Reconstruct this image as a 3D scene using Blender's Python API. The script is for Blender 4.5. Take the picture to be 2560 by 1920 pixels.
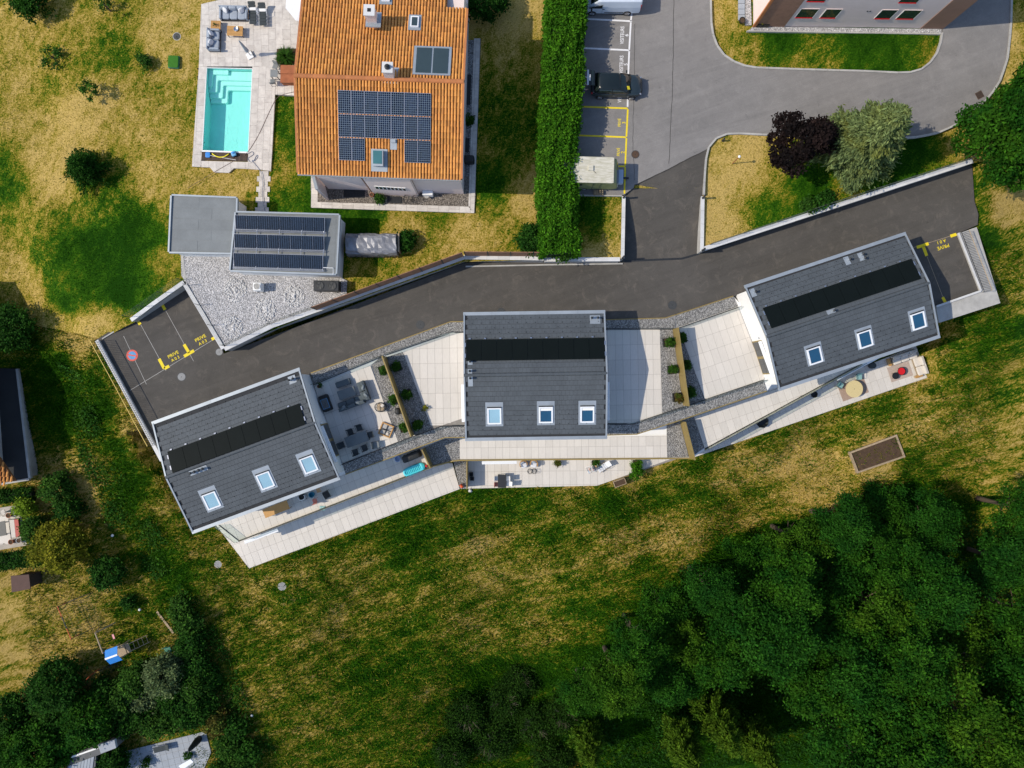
import bpy, math, random
import numpy as np
from mathutils import Vector, Matrix
from mathutils.geometry import delaunay_2d_cdt

for _o in list(bpy.data.objects):
    bpy.data.objects.remove(_o, do_unlink=True)
random.seed(7)
SC = bpy.context.scene
COL = SC.collection
H, F = 61.0, 1760.0          # drone height over the lane, focal length in photo pixels

# ---------------------------------------------------------------- camera
cd = bpy.data.cameras.new('camera')
cd.sensor_width = 36.0
cd.lens = 36.0 * F / 2560.0
cd.clip_end = 3000.0
cam = bpy.data.objects.new('camera', cd)
COL.objects.link(cam)
cam.location = (0, 0, H)
SC.camera = cam
# ---------------------------------------------------------------- sky, sun, exposure
SUN_EL, SUN_AZ = math.radians(45.0), math.radians(265.0)      # azimuth clockwise from +Y: the sun stands at -X
wd = bpy.data.worlds.new('World')
SC.world = wd
wd.use_nodes = True
wn = wd.node_tree
bg = wn.nodes['Background']
sk = wn.nodes.new('ShaderNodeTexSky')
sk.sky_type = 'NISHITA'
sk.sun_disc = False
sk.sun_elevation = SUN_EL
sk.sun_rotation = SUN_AZ
sk.altitude = 500
wn.links.new(sk.outputs[0], bg.inputs[0])
bg.inputs[1].default_value = 0.15
sl = bpy.data.lights.new('sun', 'SUN')
sl.energy = 3.3
sl.angle = math.radians(0.5)
sl.color = (1.0, 0.90, 0.74)
sun = bpy.data.objects.new('sun', sl)
COL.objects.link(sun)
_d = Vector((-math.sin(SUN_AZ) * math.cos(SUN_EL), -math.cos(SUN_AZ) * math.cos(SUN_EL), -math.sin(SUN_EL)))
sun.rotation_euler = _d.to_track_quat('-Z', 'Y').to_euler()
sun.location = (-60, 0, 60)
vs = SC.view_settings
vs.view_transform = 'Standard'
vs.look = 'None'
vs.gamma = 1.0
vs.exposure = 0.42
vs.use_curve_mapping = False
SC.cycles.max_bounces = 6
SC.cycles.transparent_max_bounces = 8

# ---------------------------------------------------------------- helpers
def W(px, py, z=0.0):
    """world point at height z that the photograph shows at px, py"""
    return Vector(((px - 1280.0) * (H - z) / F, (960.0 - py) * (H - z) / F, z))

def WL(pts, z=0.0):
    return [W(a, b, z) for a, b in pts]

def thing(name, label, cat, loc=(0, 0, 0), rz=0.0, group=None):
    o = bpy.data.objects.new(name, None)
    COL.objects.link(o)
    o.empty_display_size = 0.3
    o.location = loc
    o.rotation_euler = (0, 0, rz)
    return tag(o, label, cat, group)

def tag(o, label=None, cat=None, group=None, kind=None):
    if label: o['label'] = label
    if cat: o['category'] = cat
    if group: o['group'] = group
    if kind: o['kind'] = kind
    return o

def rootloc(p):
    l = Vector((0, 0, 0))
    while p is not None:
        l = l + Vector(p.location)
        p = p.parent
    return l

def link(name, me, parent=None):
    o = bpy.data.objects.new(name, me)
    COL.objects.link(o)
    o.parent = parent
    return o

class MB:
    """collects polygons; build() links them as one mesh object"""
    def __init__(s):
        s.v, s.f = [], []
    def add(s, vs, fs):
        n = len(s.v)
        s.v += [tuple(p) for p in vs]
        s.f += [tuple(i + n for i in f) for f in fs]
        return s
    def box(s, c, d, rz=0.0, rx=0.0, ry=0.0, taper=1.0):
        M = Matrix.Rotation(rz, 3, 'Z') @ Matrix.Rotation(ry, 3, 'Y') @ Matrix.Rotation(rx, 3, 'X')
        vs = []
        for k in (-.5, .5):
            t = taper if k > 0 else 1.0
            for i, j in ((-.5, -.5), (.5, -.5), (.5, .5), (-.5, .5)):
                vs.append(Vector(c) + M @ Vector((i * d[0] * t, j * d[1] * t, k * d[2])))
        return s.add(vs, [(3, 2, 1, 0), (4, 5, 6, 7), (0, 1, 5, 4), (1, 2, 6, 5), (2, 3, 7, 6), (3, 0, 4, 7)])
    def prism(s, poly, z0, z1):
        """poly: xy points, z0/z1 numbers or lists"""
        poly = [(p[0], p[1]) for p in poly]
        n = len(poly)
        a = sum(poly[i][0] * poly[(i + 1) % n][1] - poly[(i + 1) % n][0] * poly[i][1] for i in range(n))
        Z0 = z0 if isinstance(z0, (list, tuple)) else [z0] * n
        Z1 = z1 if isinstance(z1, (list, tuple)) else [z1] * n
        if a < 0:
            poly, Z0, Z1 = poly[::-1], list(Z0)[::-1], list(Z1)[::-1]
        vs = [(p[0], p[1], z) for p, z in zip(poly, Z0)] + [(p[0], p[1], z) for p, z in zip(poly, Z1)]
        fs = [tuple(range(n))[::-1], tuple(range(n, 2 * n))] + [(i, (i + 1) % n, (i + 1) % n + n, i + n) for i in range(n)]
        return s.add(vs, fs)
    def quad(s, a, b, c, d):
        return s.add([a, b, c, d], [(0, 1, 2, 3)])
    def tube(s, pts, r, n=6, closed=False):
        pts = [Vector(p) for p in pts]
        m = len(pts)
        R = r if isinstance(r, (list, tuple)) else [r] * m
        vs, up0 = [], None
        for i, p in enumerate(pts):
            if closed:
                t = pts[(i + 1) % m] - pts[i - 1]
            else:
                t = pts[min(i + 1, m - 1)] - pts[max(i - 1, 0)]
            t = t.normalized() if t.length > 1e-9 else Vector((0, 0, 1))
            a = Vector((0, 0, 1)) if abs(t.z) < .9 else Vector((1, 0, 0))
            if up0 is not None and abs(up0.dot(t)) < .95: a = up0
            x = t.cross(a).normalized()
            y = x.cross(t).normalized()
            up0 = y
            for k in range(n):
                an = 2 * math.pi * k / n
                vs.append(p + (x * math.cos(an) + y * math.sin(an)) * R[i])
        fs = []
        for i in range(m if closed else m - 1):
            j = (i + 1) % m
            for k in range(n):
                fs.append((i * n + k, i * n + (k + 1) % n, j * n + (k + 1) % n, j * n + k))
        if not closed:
            fs += [tuple(range(n))[::-1], tuple(range((m - 1) * n, m * n))]
        return s.add(vs, fs)
    def cyl(s, c, r, h, n=16, r2=None):
        r2 = r if r2 is None else r2
        c = Vector(c)
        vs = [c + Vector((math.cos(2 * math.pi * k / n) * r, math.sin(2 * math.pi * k / n) * r, 0)) for k in range(n)]
        vs += [c + Vector((math.cos(2 * math.pi * k / n) * r2, math.sin(2 * math.pi * k / n) * r2, h)) for k in range(n)]
        return s.add(vs, [tuple(range(n))[::-1], tuple(range(n, 2 * n))] + [(k, (k + 1) % n, (k + 1) % n + n, k + n) for k in range(n)])
    def lathe(s, c, prof, n=16):
        c = Vector(c)
        vs = [c + Vector((math.cos(2 * math.pi * k / n) * r, math.sin(2 * math.pi * k / n) * r, z)) for r, z in prof for k in range(n)]
        fs = []
        for i in range(len(prof) - 1):
            for k in range(n):
                fs.append((i * n + k, i * n + (k + 1) % n, (i + 1) * n + (k + 1) % n, (i + 1) * n + k))
        fs += [tuple(range(n))[::-1], tuple(range((len(prof) - 1) * n, len(prof) * n))]
        return s.add(vs, fs)
    def puff(s, c, d, rz=0.0, rx=0.0, ry=0.0, e=4.0, nu=16, nv=9):
        """a rounded cushion-like solid filling the box d"""
        M = Matrix.Rotation(rz, 3, 'Z') @ Matrix.Rotation(ry, 3, 'Y') @ Matrix.Rotation(rx, 3, 'X')
        def sp(x):
            return math.copysign(abs(x) ** (2.0 / e), x)
        vs = []
        for j in range(nv):
            ph = -math.pi / 2 + math.pi * j / (nv - 1)
            for i in range(nu):
                th = 2 * math.pi * (i + .5) / nu
                p = Vector((sp(math.cos(ph)) * sp(math.cos(th)) * d[0] / 2, sp(math.cos(ph)) * sp(math.sin(th)) * d[1] / 2, sp(math.sin(ph)) * d[2] / 2))
                vs.append(Vector(c) + M @ p)
        fs = []
        for j in range(nv - 1):
            for i in range(nu):
                fs.append((j * nu + i, j * nu + (i + 1) % nu, (j + 1) * nu + (i + 1) % nu, (j + 1) * nu + i))
        fs += [tuple(range(nu))[::-1], tuple(range((nv - 1) * nu, nv * nu))]
        return s.add(vs, fs)
    def loft(s, rings, cap=True, closed=True):
        n = len(rings[0])
        vs = [p for r in rings for p in r]
        fs = []
        for i in range(len(rings) - 1):
            for k in range(n if closed else n - 1):
                fs.append((i * n + k, i * n + (k + 1) % n, (i + 1) * n + (k + 1) % n, (i + 1) * n + k))
        if cap:
            fs += [tuple(range(n))[::-1], tuple(range((len(rings) - 1) * n, len(rings) * n))]
        return s.add(vs, fs)
    def mesh(s, name, mat, off=None, smooth=False):
        me = bpy.data.meshes.new(name)
        v = s.v if off is None else [(a - off[0], b - off[1], c - off[2]) for a, b, c in s.v]
        me.from_pydata(v, [], s.f)
        if mat is not None: me.materials.append(mat)
        if smooth:
            me.polygons.foreach_set('use_smooth', [True] * len(me.polygons))
        me.update()
        return me
    def build(s, name, mat, parent=None, local=False, smooth=False, bevel=0.0, sub=0):
        """vertices are world points unless local=True"""
        off = None if local or parent is None else rootloc(parent)
        o = link(name, s.mesh(name, mat, off, smooth), parent)
        if bevel:
            m = o.modifiers.new('b', 'BEVEL')
            m.width = bevel
            m.segments = 2
            m.limit_method = 'ANGLE'
        if sub:
            m = o.modifiers.new('s', 'SUBSURF')
            m.levels = m.render_levels = sub
        return o

def fastmesh(name, V, FQ, mat, attrs=None, k=4):
    """mesh from numpy arrays: V n x 3, FQ m x k"""
    me = bpy.data.meshes.new(name)
    me.vertices.add(len(V))
    me.vertices.foreach_set('co', np.asarray(V, np.float32).ravel())
    me.loops.add(FQ.size)
    me.loops.foreach_set('vertex_index', np.asarray(FQ, np.int32).ravel())
    me.polygons.add(len(FQ))
    me.polygons.foreach_set('loop_start', np.arange(0, FQ.size, k, dtype=np.int32))
    me.polygons.foreach_set('loop_total', np.full(len(FQ), k, np.int32))
    for nm, val in (attrs or {}).items():
        a = me.attributes.new(nm, 'FLOAT', 'POINT')
        a.data.foreach_set('value', np.asarray(val, np.float32).ravel())
    me.update(calc_edges=True)
    if mat is not None: me.materials.append(mat)
    return me

def inpoly(x, y, poly):
    """numpy point in polygon"""
    x, y = np.asarray(x), np.asarray(y)
    ins = np.zeros(x.shape, bool)
    n = len(poly)
    for i in range(n):
        x0, y0 = poly[i][0], poly[i][1]
        x1, y1 = poly[(i + 1) % n][0], poly[(i + 1) % n][1]
        c = (y0 > y) != (y1 > y)
        with np.errstate(divide='ignore', invalid='ignore'):
            ins ^= c & (x < (x1 - x0) * (y - y0) / ((y1 - y0) if y1 != y0 else 1e-12) + x0)
    return ins

def clip(poly, p, n):
    """the part of the convex xy polygon where (q - p).n >= 0"""
    out = []
    m = len(poly)
    for i in range(m):
        a, b = poly[i], poly[(i + 1) % m]
        da = (a[0] - p[0]) * n[0] + (a[1] - p[1]) * n[1]
        db = (b[0] - p[0]) * n[0] + (b[1] - p[1]) * n[1]
        if da >= 0: out.append(a)
        if (da >= 0) != (db >= 0):
            t = da / (da - db)
            out.append((a[0] + (b[0] - a[0]) * t, a[1] + (b[1] - a[1]) * t))
    return out

def area(p):
    return .5 * sum(p[i][0] * p[(i + 1) % len(p)][1] - p[(i + 1) % len(p)][0] * p[i][1] for i in range(len(p)))

def clip_convex(poly, region):
    """poly clipped by a convex region"""
    reg = [(p[0], p[1]) for p in region]
    if area(reg) < 0: reg = reg[::-1]
    for i in range(len(reg)):
        a, b = reg[i], reg[(i + 1) % len(reg)]
        poly = clip(poly, a, (-(b[1] - a[1]), b[0] - a[0]))
        if len(poly) < 3: return []
    return poly

def sheet(name, poly, zf, step, mat, kind='structure', parent=None):
    """a triangulated ground sheet over an xy polygon, z from zf(x, y)"""
    poly = [(p[0], p[1]) for p in poly]
    bd = []
    for i in range(len(poly)):
        a, b = poly[i], poly[(i + 1) % len(poly)]
        n = max(1, int(math.hypot(b[0] - a[0], b[1] - a[1]) / step))
        bd += [(a[0] + (b[0] - a[0]) * k / n, a[1] + (b[1] - a[1]) * k / n) for k in range(n)]
    xs, ys = [p[0] for p in bd], [p[1] for p in bd]
    gx, gy = np.meshgrid(np.arange(min(xs), max(xs), step), np.arange(min(ys), max(ys), step))
    gx, gy = gx.ravel() + .01, gy.ravel() + .013
    m = inpoly(gx, gy, poly)
    pts = [Vector(p) for p in bd] + [Vector((a, b)) for a, b in zip(gx[m], gy[m])]
    nb = len(bd)
    r = delaunay_2d_cdt(pts, [(i, (i + 1) % nb) for i in range(nb)], [list(range(nb))], 1, 1e-4)
    me = bpy.data.meshes.new(name)
    me.from_pydata([(p.x, p.y, zf(p.x, p.y)) for p in r[0]], [], [f if area([r[0][i] for i in f]) > 0 else f[::-1] for f in r[2]])
    me.materials.append(mat)
    o = link(name, me, parent)
    if kind: o['kind'] = kind
    return o
# ---------------------------------------------------------------- materials
def nodes(name):
    m = bpy.data.materials.new(name)
    m.use_nodes = True
    t = m.node_tree
    return m, t, t.nodes['Principled BSDF']

def N(t, typ, **kw):
    n = t.nodes.new(typ)
    for k, v in kw.items():
        if k.startswith('i_'):
            key = k[2:]
            n.inputs[int(key) if key.isdigit() else key.replace('_', ' ')].default_value = v
        else:
            setattr(n, k, v)
    return n

def noise(t, scale, detail=5, rough=.6, vec=None, dist=0.0):
    n = N(t, 'ShaderNodeTexNoise', i_Scale=scale, i_Detail=detail, i_Roughness=rough, i_Distortion=dist)
    if vec is not None: t.links.new(vec, n.inputs['Vector'])
    return n.outputs['Fac']

def ramp(t, fac, stops):
    r = N(t, 'ShaderNodeValToRGB')
    el = r.color_ramp.elements
    while len(el) < len(stops): el.new(.5)
    for e, (p, c) in zip(el, stops):
        e.position = p
        e.color = (c[0], c[1], c[2], 1) if not isinstance(c, (int, float)) else (c, c, c, 1)
    t.links.new(fac, r.inputs[0])
    return r.outputs[0]

def mix(t, fac, a, b, mode='MIX'):
    m = N(t, 'ShaderNodeMix', data_type='RGBA', blend_type=mode)
    for sock, v in ((m.inputs[0], fac), (m.inputs[6], a), (m.inputs[7], b)):
        if isinstance(v, (int, float)): sock.default_value = v
        elif isinstance(v, (tuple, list)): sock.default_value = (v[0], v[1], v[2], 1)
        else: t.links.new(v, sock)
    return m.outputs[2]

def math_(t, op, a, b=0.0, clampit=False):
    m = N(t, 'ShaderNodeMath', operation=op, use_clamp=clampit)
    for s, v in ((m.inputs[0], a), (m.inputs[1], b)):
        if isinstance(v, (int, float)): s.default_value = v
        else: t.links.new(v, s)
    return m.outputs[0]

def pos(t, scale=None, rz=0.0):
    g = N(t, 'ShaderNodeNewGeometry')
    if scale is None: return g.outputs['Position']
    mp = N(t, 'ShaderNodeMapping')
    mp.inputs['Scale'].default_value = scale
    mp.inputs['Rotation'].default_value = (0, 0, rz)
    t.links.new(g.outputs['Position'], mp.inputs['Vector'])
    return mp.outputs[0]

def streak(t, ang, sx, sy):
    """world position turned by ang, then squeezed: pattern drawn out along that direction"""
    a = N(t, 'ShaderNodeMapping')
    a.inputs['Rotation'].default_value = (0, 0, -ang)
    t.links.new(N(t, 'ShaderNodeNewGeometry').outputs['Position'], a.inputs['Vector'])
    b = N(t, 'ShaderNodeMapping')
    b.inputs['Scale'].default_value = (sx, sy, 1)
    t.links.new(a.outputs[0], b.inputs['Vector'])
    return b.outputs[0]

def rnd(t):
    """a random number per loose piece and per object"""
    g = N(t, 'ShaderNodeNewGeometry')
    o = N(t, 'ShaderNodeObjectInfo')
    return math_(t, 'FRACT', math_(t, 'ADD', g.outputs['Random Per Island'], math_(t, 'MULTIPLY', o.outputs['Random'], 7.31)))

def bump(t, b, h, strength=.3, dist=.02):
    n = N(t, 'ShaderNodeBump', i_Strength=strength, i_Distance=dist)
    t.links.new(h, n.inputs['Height'])
    t.links.new(n.outputs[0], b.inputs['Normal'])

def pm(name, c, rough=.75, var=.25, scale=2.0, bmp=0.0, bscale=30.0, metal=0.0, piece=0.0, c2=None, spec=.4, stretch=None, fine=.0):
    """plain procedural surface: base colour with blotchy and fine variation, per-piece variation and relief"""
    m, t, b = nodes(name)
    p = pos(t) if stretch is None else pos(t, stretch[:3], stretch[3])
    f = noise(t, scale, 6, .65, p)
    if c2 is None: c2 = tuple(x * (1 - var) for x in c)
    col = ramp(t, f, [(.3, c2), (.68, c)])
    if piece:
        r = rnd(t)
        col = mix(t, 1.0, col, ramp(t, r, [(0, 1 - piece), (1, 1 + piece)]), 'MULTIPLY')
    if fine:
        col = mix(t, fine, col, ramp(t, noise(t, 60, 2, .6, p), [(.3, .2), (.7, 1.6)]), 'MULTIPLY')
    t.links.new(col, b.inputs['Base Color'])
    b.inputs['Roughness'].default_value = rough
    b.inputs['Metallic'].default_value = metal
    b.inputs['Specular IOR Level'].default_value = spec
    if bmp: bump(t, b, noise(t, bscale, 4, .6, p), bmp, .02)
    return m

def glass(name, tint, alpha=.75, rough=.02):
    """a thin pane: mostly clear, mirror-like at a slant"""
    m, t, b = nodes(name)
    tr = N(t, 'ShaderNodeBsdfTransparent')
    tr.inputs[0].default_value = (*tint, 1)
    gl = N(t, 'ShaderNodeBsdfGlossy', i_Roughness=rough)
    gl.inputs[0].default_value = (.9, .95, 1, 1)
    fr = N(t, 'ShaderNodeLayerWeight', i_Blend=.5)
    mx = N(t, 'ShaderNodeMixShader')
    t.links.new(math_(t, 'ADD', math_(t, 'MULTIPLY', math_(t, 'POWER', fr.outputs['Facing'], 4.0), .45), 1 - alpha, True), mx.inputs[0])
    t.links.new(tr.outputs[0], mx.inputs[1])
    t.links.new(gl.outputs[0], mx.inputs[2])
    t.links.new(mx.outputs[0], t.nodes['Material Output'].inputs[0])
    return m

def lawn_material(name, tall):
    m, t, b = nodes(name)
    d = N(t, 'ShaderNodeAttribute', attribute_name='dry').outputs['Fac']
    p = pos(t)
    ps = streak(t, math.radians(19), .26, 1.0) if tall else streak(t, math.radians(60), .6, 1.0)
    big = noise(t, .42 if tall else .22, 5, .65, ps)
    mid = noise(t, 1.6, 6, .72, ps, .4)
    fin = noise(t, 7.5, 5, .75, streak(t, math.radians(40), .5, 1.0) if tall else p)
    tiny = noise(t, 26, 3, .7, p)
    def amp(f, k): return math_(t, 'MULTIPLY', math_(t, 'SUBTRACT', f, .5), k)
    v = math_(t, 'ADD', amp(mid, 2.2 if tall else 1.5), amp(fin, 2.2 if tall else 1.7))
    v = math_(t, 'MULTIPLY', v, math_(t, 'ADD', math_(t, 'MULTIPLY', d, 1.5), .35, True))
    s = math_(t, 'ADD', amp(big, 1.9 if tall else 1.5), v)
    s = math_(t, 'ADD', s, math_(t, 'MULTIPLY', d, 1.14))
    s = math_(t, 'SUBTRACT', s, .05)
    g1, g2 = (.008, .040, .001), (.030, .094, .003)
    y1, y2, y3 = (.135, .140, .008), (.28, .21, .032), (.45, .32, .100)
    col = ramp(t, math_(t, 'ADD', s, .0, True), [(.0, g1), (.26, g2), (.42, y1), (.60, y2), (.92, y3)])
    col = mix(t, .8, col, ramp(t, tiny, [(.3, .35), (.5, 1.0), (.72, 1.55)]), 'MULTIPLY')
    col = mix(t, .55, col, ramp(t, fin, [(.3, .45), (.7, 1.4)]), 'MULTIPLY')
    t.links.new(col, b.inputs['Base Color'])
    b.inputs['Roughness'].default_value = .95
    b.inputs['Specular IOR Level'].default_value = .05
    h = math_(t, 'ADD', fin, math_(t, 'MULTIPLY', tiny, .5))
    bump(t, b, h, .9 if tall else .7, .16 if tall else .08)
    return m

def blade_material(name):
    m, t, b = nodes(name)
    d = N(t, 'ShaderNodeAttribute', attribute_name='dry').outputs['Fac']
    col = ramp(t, d, [(0, (.012, .055, .001)), (.35, (.042, .125, .004)), (.55, (.17, .185, .010)), (.75, (.42, .32, .055)), (1, (.64, .48, .17))])
    t.links.new(col, b.inputs['Base Color'])
    b.inputs['Roughness'].default_value = .9
    b.inputs['Specular IOR Level'].default_value = .05
    tl = N(t, 'ShaderNodeBsdfTranslucent')
    t.links.new(col, tl.inputs[0])
    mx = N(t, 'ShaderNodeMixShader', i_0=.35)
    t.links.new(b.outputs[0], mx.inputs[1])
    t.links.new(tl.outputs[0], mx.inputs[2])
    t.links.new(mx.outputs[0], t.nodes['Material Output'].inputs[0])
    return m

def leaf_material(name, c, c2, c3=None):
    """leaves: colour differs from leaf to leaf and clump to clump"""
    m, t, b = nodes(name)
    r = rnd(t)
    a = N(t, 'ShaderNodeAttribute', attribute_name='clump').outputs['Fac']
    col = mix(t, a, c, c2)
    col = mix(t, 1.0, col, ramp(t, r, [(0, .55), (.7, 1.1), (1, 1.7)]), 'MULTIPLY')
    if c3 is not None:
        col = mix(t, ramp(t, noise(t, .5, 3, .6, pos(t)), [(.5, 0.0), (.68, .85)]), col, c3)
    t.links.new(col, b.inputs['Base Color'])
    b.inputs['Roughness'].default_value = .75
    b.inputs['Specular IOR Level'].default_value = .07
    tl = N(t, 'ShaderNodeBsdfTranslucent')
    t.links.new(mix(t, 1.0, col, (1.0, 1.15, .5), 'MULTIPLY'), tl.inputs[0])
    mx = N(t, 'ShaderNodeMixShader', i_0=.3)
    t.links.new(b.outputs[0], mx.inputs[1])
    t.links.new(tl.outputs[0], mx.inputs[2])
    t.links.new(mx.outputs[0], t.nodes['Material Output'].inputs[0])
    return m

def asphalt(name, c, c2, pale, crack=False, patch=.5):
    m, t, b = nodes(name)
    p = pos(t)
    big = noise(t, .16, 5, .62, p, .3)
    mid = noise(t, 1.1, 7, .72, p, .5)
    fin = noise(t, 38, 3, .75, p)
    col = ramp(t, math_(t, 'ADD', math_(t, 'MULTIPLY', big, .6), math_(t, 'MULTIPLY', mid, .4)), [(.36, c2), (.62, c)])
    st = ramp(t, noise(t, .9, 8, .78, p, .8), [(.52, 0.0), (.78, patch)])
    col = mix(t, st, col, pale)
    spk = ramp(t, noise(t, 4.2, 4, .8, p, 1.2), [(.68, 0.0), (.80, .5)])
    col = mix(t, spk, col, tuple(x * 1.5 for x in pale))
    tr_ = ramp(t, noise(t, 1.0, 5, .7, streak(t, math.radians(20), .10, 1.3), .3), [(.45, 0.0), (.72, .55)])
    col = mix(t, tr_, col, tuple(x * 1.15 for x in c))
    tr2 = ramp(t, noise(t, .7, 4, .7, streak(t, math.radians(16), .08, 1.1), .3), [(.55, 0.0), (.75, .5)])
    col = mix(t, tr2, col, tuple(x * .8 for x in c2))
    oil = ramp(t, noise(t, 1.7, 3, .6, pos(t, (1, 1, 1), 1.1)), [(.68, 0.0), (.80, .5)])
    col = mix(t, oil, col, tuple(x * .45 for x in c2))
    col = mix(t, .55, col, ramp(t, fin, [(.3, .55), (.7, 1.45)]), 'MULTIPLY')
    t.links.new(col, b.inputs['Base Color'])
    b.inputs['Roughness'].default_value = .92
    b.inputs['Specular IOR Level'].default_value = .2
    bump(t, b, fin, .35, .015)
    return m

def gravel_material(name, c, c2):
    m, t, b = nodes(name)
    p = pos(t)
    v = N(t, 'ShaderNodeTexVoronoi', i_Scale=13.0)
    t.links.new(p, v.inputs['Vector'])
    v2 = N(t, 'ShaderNodeTexVoronoi', i_Scale=31.0)
    t.links.new(p, v2.inputs['Vector'])
    f = ramp(t, v.outputs['Color'], [(.1, c2), (.8, c)])
    f = mix(t, .6, f, ramp(t, v2.outputs['Color'], [(.1, .35), (.9, 1.55)]), 'MULTIPLY')
    f = mix(t, .8, f, ramp(t, v.outputs['Distance'], [(.25, 1.1), (.75, .35)]), 'MULTIPLY')
    t.links.new(f, b.inputs['Base Color'])
    b.inputs['Roughness'].default_value = .9
    h = math_(t, 'ADD', math_(t, 'MULTIPLY', v.outputs['Distance'], -1.0), math_(t, 'MULTIPLY', v2.outputs['Distance'], -.5))
    bump(t, b, h, 1.0, .06)
    return m

def cells_material(name, blue, line, uvscale, gap=.06):
    """solar cells: dark squares between pale lines, laid out by the panel's own uv"""
    m, t, b = nodes(name)
    uv = N(t, 'ShaderNodeUVMap')
    mp = N(t, 'ShaderNodeMapping')
    mp.inputs['Scale'].default_value = (uvscale[0], uvscale[1], 1)
    t.links.new(uv.outputs[0], mp.inputs['Vector'])
    sx = N(t, 'ShaderNodeSeparateXYZ')
    t.links.new(mp.outputs[0], sx.inputs[0])
    e = []
    for k in (0, 1):
        f = math_(t, 'FRACT', sx.outputs[k])
        e.append(math_(t, 'LESS_THAN', math_(t, 'MINIMUM', f, math_(t, 'SUBTRACT', 1.0, f)), gap))
    ed = math_(t, 'MAXIMUM', e[0], e[1])
    r = rnd(t)
    wn_ = N(t, 'ShaderNodeTexWhiteNoise', noise_dimensions='3D')
    fl = N(t, 'ShaderNodeVectorMath', operation='FLOOR')
    t.links.new(mp.outputs[0], fl.inputs[0])
    t.links.new(fl.outputs[0], wn_.inputs['Vector'])
    col = mix(t, 1.0, blue, ramp(t, wn_.outputs['Value'], [(0, .6), (1, 1.5)]), 'MULTIPLY')
    col = mix(t, 1.0, col, ramp(t, r, [(0, .8), (1, 1.2)]), 'MULTIPLY')
    col = mix(t, ed, col, line)
    t.links.new(col, b.inputs['Base Color'])
    b.inputs['Roughness'].default_value = .3
    b.inputs['Specular IOR Level'].default_value = .12
    return m

M = {}
M['lawn'] = lawn_material('lawn_grass', False)
M['meadow'] = lawn_material('meadow_grass', True)
M['blade'] = blade_material('grass_blades')
M['new_asphalt'] = asphalt('new_asphalt', (.082, .076, .069), (.060, .056, .051), (.150, .132, .112), patch=.85)
M['old_asphalt'] = asphalt('old_asphalt', (.205, .196, .190), (.155, .149, .146), (.30, .285, .275), patch=.5)
M['concrete'] = pm('concrete', (.42, .41, .39), .85, .3, 1.2, .15, 20, fine=.2)
M['cap'] = pm('cap_stone', (.60, .60, .60), .8, .2, .8, .1, 25, piece=.07, fine=.15)
M['wall_white'] = pm('white_render', (.74, .73, .71), .85, .08, .7, .15, 60)
M['gravel'] = gravel_material('gravel', (.74, .72, .72), (.36, .355, .36))
M['gravel_roof'] = gravel_material('roof_gravel', (.44, .43, .42), (.13, .13, .13))
M['tile'] = pm('porcelain_tile', (.58, .545, .50), .6, .12, 1.6, 0, 30, piece=.05, spec=.35, stretch=(14, 1.2, 1, 0))
M['grout'] = pm('grout', (.24, .22, .20), .9)
M['slate'] = pm('slate_tile', (.078, .090, .102), .65, .22, .8, .1, 30, piece=.04, fine=.06, spec=.25)
M['slate_base'] = pm('roof_underlay', (.03, .032, .035), .9)
M['zinc'] = pm('zinc', (.33, .37, .41), .45, .15, 1.5, 0, 30, metal=.35, piece=.06)
M['black_panel'] = pm('black_panel', (.006, .009, .009), .45, .15, .6, spec=.06)
M['dark_metal'] = pm('dark_metal', (.035, .038, .042), .5, .2, 3, metal=.4)
M['bronze'] = pm('bronze_metal', (.30, .22, .075), .5, .18, .8, metal=.25)
M['glass'] = glass('rail_glass', (.90, .95, .92), .96)
M['window'] = pm('window_glass', (.02, .028, .035), .06, .2, .4, spec=.8)
M['sky_pane'] = pm('skylight_pane', (.27, .45, .55), .07, .15, .5, spec=.9)
M['sky_pane_blue'] = pm('skylight_pane_dark', (.015, .075, .15), .06, .2, .5, spec=.9)
M['terracotta'] = pm('terracotta_tile', (.60, .265, .060), .8, .3, .9, .15, 25, piece=.2, c2=(.47, .185, .045), fine=.25)
M['ridge_terracotta'] = pm('ridge_terracotta', (.46, .17, .06), .8, .25, 1.4, .1, 25, piece=.12)
M['tile_base'] = pm('roof_batten', (.20, .085, .03), .95)
M['pink'] = pm('pink_render', (.72, .60, .56), .9, .08, .6, .12, 60)
M['brown_render'] = pm('brown_render', (.26, .155, .11), .9, .15, 1.0, .3, 30)
M['travertine'] = pm('travertine', (.60, .56, .51), .75, .28, 2.2, .1, 30, piece=.09, c2=(.45, .41, .375), fine=.25)
M['white_metal'] = pm('white_metal', (.72, .74, .77), .4, .06, 2)
M['white_plastic'] = pm('white_plastic', (.75, .75, .74), .45, .06, 3)
M['yellow_paint'] = pm('yellow_paint', (.80, .62, .015), .7, .2, 6, fine=.25)
M['white_paint'] = pm('white_paint', (.74, .74, .76), .7, .15, 5, fine=.25)
M['red_paint'] = pm('red_paint', (.62, .10, .07), .7, .2, 5, fine=.2)
M['blue_paint'] = pm('blue_paint', (.09, .30, .55), .7, .2, 5, fine=.2)
M['wood'] = pm('teak', (.50, .27, .085), .6, .3, 4, .1, 20, piece=.12, stretch=(2, 22, 2, 0))
M['dark_wood'] = pm('dark_decking', (.075, .05, .038), .75, .35, 4, .1, 20, piece=.25)
M['timber'] = pm('weathered_timber', (.38, .29, .19), .85, .3, 4, .15, 20, piece=.1, fine=.2)
M['grey_fabric'] = pm('grey_fabric', (.30, .34, .40), .95, .12, 5, .1, 90, fine=.12)
M['dark_fabric'] = pm('charcoal_fabric', (.045, .055, .06), .95, .2, 5, .1, 90)
M['cream_fabric'] = pm('cream_fabric', (.58, .53, .47), .95, .12, 4, .1, 90)
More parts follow.
